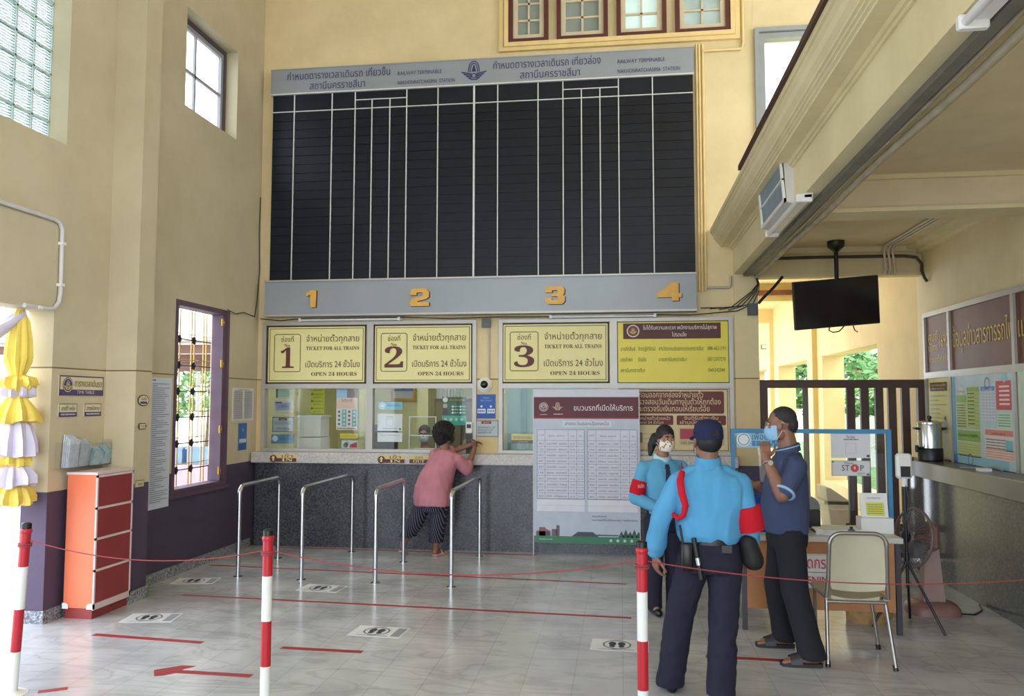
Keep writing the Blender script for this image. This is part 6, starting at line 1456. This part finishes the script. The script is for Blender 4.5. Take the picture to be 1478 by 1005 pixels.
for A in (LA, RA):
    s_ = MB(); out = [(-.19, .035), (-.195, 0), (-.18, -.04), (-.10, -.05), (.0, -.04), (.06, -.038), (.075, 0), (.06, .038), (0, .042), (-.10, .052)]
    s_.prism(out, (A.x, A.y, 0), (1, 0, 0), (0, 1, 0), (0, 0, .022), mat('sandal_sole', (40, 38, 42), rough=.6))
    s_.loft([[(A.x + x + .05 * 0, A.y + .052 * math.cos(t) * 1.05, .018 + .075 * math.sin(t) * h_k) for t in [PI * k / 10 for k in range(11)]] for x, h_k in ((-.135, .62), (-.10, .80), (-.06, 1.0))], mat('sandal_strap', (46, 44, 50), rough=.5), False, True)
    put(s_, 'sandal', N_)
wt = MB(); band(N_, LW + (LE - LW).normalized() * .035, LW + (LE - LW).normalized() * .020, .0335, M_steel, 'watch_strap'); put(MB().cyl(LW + (LE - LW).normalized() * .027 + V((.01, -.030, .0)), LW + (LE - LW).normalized() * .027 + V((.012, -.042, .0)), .017, M_steel, 16), 'watch', N_)
put(MB().box(1.0, 1.02, 5.66, 5.69, 1.13, 1.20, M_dark, bev=.003), 'pocket_pen', N_)

# ------------------------------------------------------------ woman guard facing us
W_ = thing('person', 'woman guard facing the camera in a sky blue shirt and flower print mask', 'person', (.33, 6.8, 0))
Sk3 = skin('skin_olive', (156, 112, 90)); WB = cloth('guard_blue_pale', (92, 160, 200))
F = V((.35, -.94, 0)).normalized(); R = F.cross(UP); C0 = V((.335, 6.80, 0))
def w(r, f, z): return C0 + R * r + F * f + UP * z
Hw = basis((.42, -.90), w(-.015, .03, 1.402), -3, -4)
LS, LE, LW = w(-.165, 0, 1.165), w(-.215, .02, .93), w(-.13, .20, .755)
RS, RE, RW = w(.165, 0, 1.165), w(.235, -.01, .925), w(.10, .15, .855)
LH, LK, LA = w(-.08, 0, .72), w(-.085, .01, .40), w(-.09, 0, .075)
RH, RK, RA = w(.08, 0, .72), w(.085, .01, .40), w(.095, 0, .075)
b = Flesh(); head(b, Hw, .90); b.cap(Hw @ V((0, -.02, -.06)), .046, w(0, -.01, 1.21), .05)
b.stack([(w(0, 0, .70), .13, .10), (w(0, 0, .86), .11, .085), (w(0, 0, 1.05), .13, .095), (w(0, 0, 1.17), .13, .065), (w(0, 0, 1.215), .06, .05)], R, F)
b.chain([LS, LE, LW], [.042, .036, .026]); b.chain([RS, RE, RW], [.042, .036, .026]); hand(b, LW, F * .3 - UP * .9 + R * .2, R + F * .2, -1, .5, .9); hand(b, RW, -R * .95 + F * .3 - UP * .1, -F, 1, .3, .9)
b.chain([LH, LK, LA], [.07, .05, .036]); b.chain([RH, RK, RA], [.07, .05, .036])
for A in (LA, RA): b.cap(A, .036, A + F * .10 - UP * .045, .026)
b.fuse('body', W_, Sk3, .006, 3)
eyes(W_, Hw, .90)
def flower_mat():
    m = mat('flower_mask', (222, 214, 196), rough=.85); n = m.node_tree.nodes; l = m.node_tree.links; p = n['Principled BSDF']
    v = n.new('ShaderNodeTexVoronoi'); v.inputs['Scale'].default_value = 46; tc = n.new('ShaderNodeTexCoord'); l.new(tc.outputs['Object'], v.inputs['Vector'])
    r = n.new('ShaderNodeValToRGB'); e = r.color_ramp.elements; e[0].position = .26; e[0].color = lin((150, 110, 70)); e[1].position = .36; e[1].color = lin((226, 218, 204)); k = e.new(.12); k.color = lin((70, 74, 70))
    l.new(v.outputs['Distance'], r.inputs['Fac']); l.new(r.outputs['Color'], p.inputs['Base Color']); return m
mask(W_, Hw, flower_mat(), .90, True, 'cream face mask with a flower print')
HB = mat('hair_black', (18, 16, 18))
h_ = Flesh(); h_.egg((0, -.018, .042), .080, .094, .086, Hw @ Matrix.Scale(.9, 4)); h_.egg((0, -.04, -.02), .074, .075, .08, Hw @ Matrix.Scale(.9, 4)); h_.egg((.0, -.10, .0), .05, .045, .05, Hw @ Matrix.Scale(.9, 4)); h_.chain([Hw @ V((.04, -.10, 0)), Hw @ V((.065, -.11, -.07)), Hw @ V((.075, -.10, -.14))], [.038, .034, .018]); h_.egg((.072, .0, .02), .014, .035, .045, Hw @ Matrix.Scale(.9, 4)); h_.egg((-.072, -.005, .02), .012, .03, .045, Hw @ Matrix.Scale(.9, 4))
h_.fuse('hair', W_, HB, .006, 3, .003, 30)
c = Flesh(); c.stack([(w(0, 0, .80), .135, .11), (w(0, 0, .90), .140, .112), (w(0, .005, 1.02), .158, .122), (w(0, 0, 1.12), .165, .105), (w(0, 0, 1.19), .145, .085), (w(0, -.005, 1.24), .068, .062)], R, F)
c.chain([LS, LE, LW + (LE - LW).normalized() * .03], [.056, .052, .044]); c.chain([RS, RE, RW + (RE - RW).normalized() * .03], [.056, .052, .044]); c.cap(w(-.08, 0, 1.185), .045, LS, .055); c.cap(w(.08, 0, 1.185), .045, RS, .055)
c.fuse('shirt', W_, WB, .0075, 4, .005, 8)
band(W_, RS.lerp(RE, .42), RS.lerp(RE, .88), .062, M_band)
ab = Sheet(RS.lerp(RE, .72) + F * .070 + R * .030, -R, UP, F, .06, .07); ab.text('รปภ', .5, .3, .045, (226, 200, 200), lay=1, al='c', w=.9, bold=.03); ab.done('lettering', W_)
put(MB().loft([[w(0, -.005, z) + R * (math.cos(t) * a) + F * (math.sin(t) * a) - UP * (.03 * max(0, math.sin(t))) for t in [2 * PI * k / 24 for k in range(24)]] for a, z in ((.058, 1.225), (.082, 1.215), (.066, 1.278), (.056, 1.282), (.052, 1.255))], cloth('pale_collar', (176, 206, 214)), True, True), 'collar', W_)
tie = MB(); tie.loft([[w(-hw, f, z) for hw, f in ((-a, .0), (a, .0), (a, .012), (-a, .012))] for a, z in ((.012, 1.19), (.018, 1.165))], mat('navy_tie', (34, 36, 66), rough=.7))
tie = MB()
for (a0, z0, f0), (a1, z1, f1) in (((.014, 1.20, .085), (.020, 1.165, .095)), ((.014, 1.165, .098), (.032, 1.00, .133)), ((.032, 1.00, .133), (.006, .96, .128))):
    tie.loft([[w(-a0, f0, z0), w(a0, f0, z0), w(a0, f0 + .01, z0), w(-a0, f0 + .01, z0)], [w(-a1, f1, z1), w(a1, f1, z1), w(a1, f1 + .01, z1), w(-a1, f1 + .01, z1)]], mat('navy_tie', (34, 36, 66), rough=.7))
put(tie, 'tie', W_)
t_ = Flesh(); t_.stack([(w(0, 0, .83), .125, .10), (w(0, 0, .74), .15, .12), (w(0, 0, .66), .145, .11)], R, F); t_.leg(LH, LK, LA, .088, .072, .068, R, F, -.03); t_.leg(RH, RK, RA, .088, .072, .068, R, F, -.03); t_.fuse('trousers', W_, NV, .008, 4, .004, 6)
for A in (LA, RA):
    s_ = Flesh(); s_.cap(A - F * .03 - UP * .04, .034, A + F * .12 - UP * .045, .030); s_.fuse('shoe', W_, Msh, .007, 3)
put(MB().tube([w(-.15, .03, 1.205), w(-.14, .09, 1.15), w(-.17, .10, 1.05)], .008, M_band, 8), 'shoulder_cord', W_)
put(MB().loft([[w(0, 0, z) + R * (math.cos(t) * .142) + F * (math.sin(t) * .118) for t in [2 * PI * k / 28 for k in range(28)]] for z in (.80, .835)], Msh, True, True), 'belt', W_)
put(MB().box(-.05, .05, -.003, .003, -.06, .06, mat('leaflet_olive', (150, 150, 130), rough=.7, var=.2, vs=30), M=Matrix.Translation(LW + F * .04 - UP * .12) @ Matrix.Rotation(.5, 4, 'Z')), 'booklet', None, 'folded booklet held low in the hand of the woman guard', 'booklet')

# ------------------------------------------------------------ woman in pink at window 2
K = thing('person', 'woman with curly black hair in a pink blouse leaning on the ticket counter', 'person', (-2.15, 8.87, 0))
Sk4 = skin('skin_warm', (136, 94, 74)); PK = cloth('pink_check', (184, 122, 134), .12, 300)
F = V((.34, .94, 0)).normalized(); R = F.cross(UP)
Hk = basis((.80, .60), (-1.945, 8.985, 1.345), 0, -6)
LS, LE, LW = V((-2.07, 8.98, 1.10)), V((-1.90, 9.09, 1.145)), V((-1.70, 9.135, 1.215))
RS, RE, RW = V((-1.80, 8.90, 1.06)), V((-1.705, 8.96, .955)), V((-1.645, 9.08, 1.17))
LH, LK, LA = V((-2.16, 8.85, .60)), V((-2.26, 8.82, .36)), V((-2.40, 8.84, .13))
RH, RK, RA = V((-1.98, 8.84, .60)), V((-2.01, 8.86, .36)), V((-2.05, 8.93, .075))
b = Flesh(); head(b, Hk, .92); b.cap(Hk @ V((0, -.02, -.06)), .047, (-1.955, 8.94, 1.16), .055)
b.stack([((-2.08, 8.85, .58), .15, .12), ((-2.05, 8.87, .80), .13, .10), ((-1.99, 8.91, 1.0), .14, .10), ((-1.95, 8.94, 1.11), .13, .07), ((-1.95, 8.94, 1.17), .06, .05)], R, F)
b.chain([LS, LE, LW], [.044, .038, .027]); b.chain([RS, RE, RW], [.044, .038, .027]); hand(b, LW, (.8, .2, .35), (.2, -.3, -.8), 1, .4, .92); hand(b, RW, (.15, .55, .75), (-.8, .4, .1), 1, .45, .92)
b.chain([LH, LK, LA], [.075, .055, .035]); b.chain([RH, RK, RA], [.075, .055, .035]); b.cap(LA + V((0, -.01, -.02)), .032, LA + V((-.02, .09, -.10)), .026); b.cap(RA + V((0, -.02, -.03)), .034, RA + V((.05, .12, -.045)), .026)
b.fuse('body', K, Sk4, .006, 3)
eyes(K, Hk, .92)
mask(K, Hk, mat('mask_dark', (50, 50, 60), rough=.8), .92, True)
h_ = Flesh(); rnd = random.Random(3); h_.egg((0, -.035, .02), .112, .118, .112, Hk); h_.egg((0, -.06, -.06), .09, .075, .08, Hk)
for k in range(230):
    a, e_ = rnd.uniform(0, 2 * PI), rnd.uniform(-.9, 1.5); x, y, z = .115 * math.cos(a) * math.cos(e_), -.035 + .12 * math.sin(a) * math.cos(e_), .015 + .118 * math.sin(e_)
    if y > .045 and z < .07: continue
    h_.egg((x, y, z), .018, .018, .018, Hk)
h_.fuse('hair', K, mat('hair_curly', (16, 14, 16), rough=.75, bump=.5, bs=200), .006, 1)
gl = MB()
for sg in (-1, 1): gl.tube([Hk @ (V((sg * .031 + .024 * math.cos(q), .098, .002 + .018 * math.sin(q))) * .92) for q in [2 * PI * j / 16 for j in range(16)]], .002, M_dark, 6, closed=True); gl.tube([Hk @ (V((sg * .056, .095, .006)) * .92), Hk @ (V((sg * .078, .0, .012)) * .92)], .002, M_dark, 6)
put(gl, 'glasses', K)
c = Flesh(); c.stack([((-2.065, 8.85, .57), .205, .165), ((-2.07, 8.85, .66), .212, .168), ((-2.06, 8.86, .78), .205, .16), ((-2.02, 8.89, .92), .195, .148), ((-1.965, 8.92, 1.04), .185, .13), ((-1.945, 8.94, 1.11), .155, .10), ((-1.95, 8.945, 1.165), .07, .06)], R, F)
c.chain([LS, LE + V((-.03, -.02, 0))], [.068, .064]); c.chain([RS, RE, RE.lerp(RW, .15)], [.070, .068, .066]); c.cap((-1.9, 8.92, 1.08), .06, RS, .068); c.fuse('blouse', K, PK, .0075, 4, .010, 8)
t_ = Flesh(); t_.stack([((-2.07, 8.85, .68), .16, .13), ((-2.07, 8.85, .56), .165, .135), ((-2.07, 8.85, .50), .15, .12)], R, F); t_.leg(LH, LK, LK.lerp(LA, .62), .095, .090, .092, R, F); t_.leg(RH, RK, RK.lerp(RA, .72), .095, .086, .076, R, F)
def stripe_mat():
    m = cloth('pinstripe', (34, 36, 46)); n = m.node_tree.nodes; l = m.node_tree.links; p = n['Principled BSDF']
    tc = n.new('ShaderNodeTexCoord'); w_ = n.new('ShaderNodeTexWave'); w_.bands_direction = 'X'; w_.inputs['Scale'].default_value = 14; w_.inputs['Distortion'].default_value = .4
    mp = n.new('ShaderNodeMapping'); mp.inputs['Rotation'].default_value = (0, .15, .25); l.new(tc.outputs['Object'], mp.inputs['Vector']); l.new(mp.outputs[0], w_.inputs['Vector'])
    r = n.new('ShaderNodeValToRGB'); e = r.color_ramp.elements; e[0].position = .86; e[0].color = lin((32, 34, 46)); e[1].position = .97; e[1].color = lin((120, 122, 140)); l.new(w_.outputs['Fac'], r.inputs['Fac']); l.new(r.outputs['Color'], p.inputs['Base Color']); return m
t_.fuse('trousers', K, stripe_mat(), .008, 4, .004, 6)
for A, d, z in ((LA, V((-.02, .10, -.09)), .02), (RA, V((.06, .13, 0)), 0)):
    p0 = V((A.x, A.y - .04, .012)) if z == 0 else V((A.x - .01, A.y + .0, .055)); p1 = p0 + (V((d.x, d.y, 0)) * 1.3 if z == 0 else V((.0, .13, -.043)))
    s_ = Flesh(); s_.cap(p0, .012, p1, .012); dd = (p1 - p0).normalized(); sd = dd.cross(UP).normalized()
    for q in (-.025, -.012, .012, .025): s_.cap(p0 + sd * q, .012, p1 + sd * q * 1.15, .012)
    s_.cap(p0.lerp(p1, .6) + sd * .036, .009, p0.lerp(p1, .6) + UP * .045, .009); s_.cap(p0.lerp(p1, .6) - sd * .036, .009, p0.lerp(p1, .6) + UP * .045, .009)
    s_.fuse('slipper', K, mat('slipper_pink', (196, 150, 140), rough=.6), .006, 2)

# ------------------------------------------------------------ clerk behind window 2
C_ = thing('person', 'masked ticket clerk in a navy and red top seated behind window 2', 'person', (-2.55, 10.42, 0))
F = V((.1, -1, 0)).normalized(); R = F.cross(UP); C0 = V((-2.55, 10.42, 0))
Hc = basis((.1, -1), w(0, .03, 1.285), 0, -8)
b = Flesh(); head(b, Hc, .88); b.cap(Hc @ V((0, -.02, -.06)), .045, w(0, 0, 1.10), .05)
b.stack([(w(0, 0, .60), .15, .11), (w(0, 0, .78), .13, .09), (w(0, 0, .95), .14, .09), (w(0, 0, 1.06), .13, .065), (w(0, 0, 1.11), .06, .05)], R, F)
LS, LE, LW = w(-.165, 0, 1.04), w(-.20, .10, .93), w(-.12, .33, 1.065); RS, RE, RW = w(.165, 0, 1.04), w(.20, .10, .93), w(.12, .33, 1.065)
b.chain([LS, LE, LW], [.042, .036, .026]); b.chain([RS, RE, RW], [.042, .036, .026]); hand(b, LW, F + R * .3, -UP, 1, .3, .88); hand(b, RW, F - R * .3, -UP, -1, .3, .88)
for sg in (-1, 1): b.chain([w(sg * .09, 0, .60), w(sg * .10, .36, .56), w(sg * .10, .34, .09)], [.075, .058, .04]); b.cap(w(sg * .10, .34, .05), .036, w(sg * .10, .44, .03), .028)
b.fuse('body', C_, Sk3, .0065, 3)
eyes(C_, Hc, .88); mask(C_, Hc, mat('mask_white', (206, 216, 226), rough=.8), .88, True)
h_ = Flesh(); h_.egg((0, -.026, .038), .078, .09, .08, Hc); h_.egg((0, -.05, -.02), .07, .06, .06, Hc); h_.fuse('hair', C_, HB, .007, 2)
c = Flesh(); c.stack([(w(0, 0, .58), .165, .125), (w(0, 0, .75), .155, .115), (w(0, 0, .95), .17, .115), (w(0, 0, 1.04), .165, .09), (w(0, 0, 1.09), .08, .06)], R, F); c.chain([LS, LE], [.055, .05]); c.chain([RS, RE], [.055, .05]); c.fuse('top', C_, cloth('clerk_navy', (40, 50, 100)), .008, 3, .003, 8)
put(MB().box(-2.63, -2.47, 10.282, 10.30, .86, 1.0, cloth('clerk_red', (190, 40, 60)), bev=.006), 'red_panel', C_, 'red front panel')
t_ = Flesh(); t_.egg(w(0, 0, .60), .17, .13, .09)
for sg in (-1, 1): t_.chain([w(sg * .09, 0, .60), w(sg * .10, .36, .56), w(sg * .10, .34, .12)], [.088, .07, .055])
t_.fuse('trousers', C_, NV, .009, 3)
t = thing('office_stool', 'round office stool under the ticket clerk', 'stool', (-2.55, 10.45, 0))
put(MB().lathe([(.17, .47), (.18, .50), (.16, .515)], (-2.55, 10.44, 0), M_dark, 24), 'seat', t); put(MB().cyl((-2.55, 10.44, .04), (-2.55, 10.44, .48), .025, M_steel), 'column', t)
for k in range(5): a = 2 * PI * k / 5 + .3; put(MB().cyl((-2.55, 10.44, .06), (-2.55 + .26 * math.cos(a), 10.44 + .26 * math.sin(a), .015), .016, M_dark, 8), 'leg', t)
# ================================================================== OUTSIDE
M_conc = mat('pale_concrete', (196, 192, 186), rough=.85, var=.08, vs=2)
M_grass = mat('grass_green', (96, 130, 60), rough=.9, var=.25, vs=4)
struct(B1(-40, -4.62, -30, 40, -.25, -.13, M_conc), 'ground_forecourt')
struct(B1(1.53, 3.3, 9.6, 24, -.12, 0, mat('corridor_floor', (206, 200, 186), rough=.4)), 'floor_corridor')
struct(B1(3.3, 40, 9.6, 40, -.3, -.13, M_grass), 'ground_garden')
struct(B1(-4.62, 4.7, -30, -3.2, -.25, -.13, M_conc), 'ground_front')
wall('wall_corridor', 'x', 3.28, 3.62, 9.5, 24, 0, 3.75, [(10.97, 13.86, .45, 2.46), (14.86, 17.57, .45, 2.46), (18.55, 21.2, .45, 2.46)], M_yell)
struct(B1(1.53, 3.3, 23.9, 24.1, 0, 3.75, M_yell), 'wall_corridor_end')
struct(B1(-1.5, 3.62, 12.7, 24, 3.72, 3.85, M_yell).box(1.4, 3.62, 9.5, 12.7, 3.72, 3.85, M_yell), 'ceiling_corridor')
cb = MB()
for y in (10.3, 14.2, 18.1): cb.box(1.0, 3.3, y, y + .3, 3.42, 3.72, M_yell)
for y in (14.2, 18.1): cb.box(3.2, 3.3, y, y + .38, 0, 3.42, M_yell)
struct(cb, 'trim_corridor')
put(B1(1.4, 3.29, 14.12, 14.2, 3.52, 3.60, mat('rusty_brown', (116, 70, 50), rough=.7, var=.25, vs=10)), 'conduit_pipe', None, 'rusty brown pipe along a beam in the yellow passage', 'pipe')
t = thing('passage_light', 'small dark light fitting on the yellow passage wall left of the screen', 'lamp', (3.25, 18.9, 2.6)); put(B1(3.15, 3.29, 18.8, 18.95, 2.9, 3.0, M_dark), 'housing', t); put(B1(3.16, 3.28, 18.79, 18.8, 2.91, 2.99, M_white), 'lens', t)
t = thing('concrete_trough', 'pale sloping concrete trough in the passage behind the fence', 'trough', (2.62, 10.6, 0))
put(MB().prism([(0, .66), (.05, .66), (.28, .50), (.28, .14), (.22, 0), (.08, 0), (.02, .45)], (2.47, 10.4, 0), (1, 0, 0), (0, 0, 1), (0, .5, 0), mat('trough_white', (214, 206, 192), rough=.7)), 'basin', t); put(B1(2.45, 2.77, 10.40, 10.9, .46, .50, mat('trough_white', (214, 206, 192))), 'rim', t)
put(MB().cyl((2.22, 10.25, 0), (2.22, 10.25, 1.92), .035, mat('grey_post', (116, 116, 118), rough=.5), 14), 'steel_post', None, 'slim grey steel post in the passage behind the fence', 'post')
# trees and palms beyond the passage
def leafmat(name, c): return mat(name, c, rough=.6, var=.3, vs=3)
M_trunk = mat('bark', (96, 78, 60), rough=.9, var=.2, vs=10)
def tree(x, y, h, r, c, n, label, seed):
    rnd = random.Random(seed); t = thing('tree', label, 'tree', (x, y, -.13), 'garden trees outside')
    put(MB().tube([(x, y, -.13), (x + .05, y, h * .4), (x, y + .05, h * .75)], [.12, .09, .04], M_trunk, 8), 'trunk', t)
    lf = MB(); mt = leafmat('leaf_%d' % seed, c)
    for k in range(n):
        a, e, q = rnd.uniform(0, 2 * PI), rnd.uniform(-1, 1.4), rnd.uniform(.5, 1) ** .5
        p = V((x + r * q * math.cos(a) * math.cos(e), y + r * q * math.sin(a) * math.cos(e), h * .72 + r * .8 * q * math.sin(e)))
        d = V((rnd.uniform(-1, 1), rnd.uniform(-1, 1), rnd.uniform(-.6, .6))).normalized(); w_ = d.orthogonal().normalized(); L = rnd.uniform(.10, .2)
        lf.add([p - d * L, p + w_ * L * .4, p + d * L, p - w_ * L * .4], [(0, 1, 2, 3)], mt)
    put(lf, 'foliage', t, kind='stuff')
def palm(x, y, h, c, label, seed):
    rnd = random.Random(seed); t = thing('palm', label, 'palm', (x, y, -.13), 'garden palms outside')
    put(MB().tube([(x, y, -.13), (x + .04, y, h * .5), (x, y, h)], [.10, .08, .07], M_trunk, 8), 'trunk', t)
    mt = leafmat('palm_leaf_%d' % seed, c)
    for k in range(13):
        a = 2 * PI * k / 13 + rnd.uniform(-.2, .2); L = rnd.uniform(1.0, 1.5); up = rnd.uniform(.3, 1.1); fr = MB(); pts = []
        for j in range(9): q = j / 8; pts.append(V((x + L * q * math.cos(a), y + L * q * math.sin(a), h + up * q - 1.1 * q * q)))
        fr.tube(pts, [.012] * 8 + [.003], mt, 5); sd = V((-math.sin(a), math.cos(a), 0))
        for j in range(1, 9):
            for sg in (-1, 1):
                for o in (0, .5):
                    p = pts[j - 1].lerp(pts[j], o + .25); tip = p + sd * sg * .34 * math.sin(PI * (j / 9.5) + .2) + V((math.cos(a) * .14, math.sin(a) * .14, -.10)); wv = V((math.cos(a), math.sin(a), 0)) * .02
                    fr.add([p - wv, p + wv, tip], [(0, 1, 2)], mt)
        put(fr, 'frond', t)
tree(8.6, 15.8, 3.6, 1.7, (120, 160, 84), 1600, 'bright green broadleaf tree outside the first passage opening', 11)
tree(8.5, 20.0, 4.6, 2.2, (104, 146, 80), 1600, 'tall green tree farther off beyond the passage openings', 12)
tree(5.2, 20.5, 3.0, 1.2, (96, 140, 74), 1200, 'small green tree outside the second passage opening', 13)
tree(6.9, 11.3, 1.9, 1.2, (132, 170, 90), 1200, 'low leafy shrub close outside the first passage opening', 14)
palm(5.0, 13.6, 1.7, (126, 170, 84), 'young palm with arching fronds outside the first passage opening', 21)
palm(5.7, 18.3, 2.0, (130, 172, 92), 'farther palm outside the second passage opening', 22)
t = thing('garden_shelter', 'low shelter with a red roof among the garden trees', 'building', (8.0, 24, -.13)); put(B1(6.6, 10.2, 24.2, 26, -.13, 2.6, M_conc), 'wall', t)
put(MB().prism([(-.3, 2.6), (3.9, 2.6), (3.6, 2.9), (0, 2.9)], (6.6, 23.9, 0), (1, 0, 0), (0, 0, 1), (0, 2.4, 0), mat('red_roof', (176, 70, 66), rough=.6)), 'roof', t)
# forecourt seen through the doorway and the grille window
tree(-15.0, 21.5, 3.8, 2.0, (104, 146, 84), 1600, 'leafy tree across the forecourt seen through the grille window', 15)
tree(-12.0, 22.5, 3.2, 1.5, (112, 150, 90), 1200, 'smaller leafy tree on the forecourt behind the awning', 16)
t = thing('awning', 'forecourt awning of brown beams on slim posts outside the grille window', 'awning', (-7.5, 13.5, -.13))
for x in (-9.6, -5.6):
    for y in (11.0, 17.5): put(MB().cyl((x, y, -.13), (x, y, 2.35), .05, mat('awning_post', (190, 184, 176), rough=.6), 10), 'post', t)
for y in (11.0, 13.2, 15.4, 17.5): put(B1(-10.2, -5.2, y - .05, y + .05, 2.40, 2.52, mat('awning_beam', (120, 88, 78), rough=.7)), 'beam', t)
put(B1(-10.3, -5.1, 10.6, 18, 2.56, 2.60, mat('awning_sheet', (206, 200, 196), rough=.6)), 'roof_sheet', t)
t = thing('market_stall', 'stall with a pink cloth and blue crates under the forecourt awning', 'stall', (-7.8, 13.5, -.13))
put(B1(-8.6, -7.0, 13.2, 14.1, .55, .62, mat('stall_top', (170, 150, 130))), 'top', t); put(B1(-8.62, -6.98, 13.18, 13.2, -.05, .62, mat('pink_cloth', (222, 168, 190), rough=.8)), 'cloth', t)
for x in (-8.5, -7.1):
    for y in (13.3, 14.0): put(B1(x - .03, x + .03, y - .03, y + .03, -.13, .55, M_steel), 'leg', t)
for k, (x, z, lab) in enumerate(((-8.3, .62, 'blue crate at the far end of the forecourt stall'), (-7.8, .62, 'blue crate in the middle of the forecourt stall'), (-7.35, .62, 'blue crate at the near end of the forecourt stall'))):
    t = thing('plastic_crate', lab, 'crate', (x, 13.6, z), 'blue crates on the forecourt stall'); put(B1(x - .18, x + .18, 13.4, 13.8, z, z + .25, mat('crate_blue', (130, 160, 200), rough=.5)), 'tub', t); put(B1(x - .2, x + .2, 13.38, 13.82, z + .25, z + .28, mat('crate_blue', (130, 160, 200))), 'rim', t)
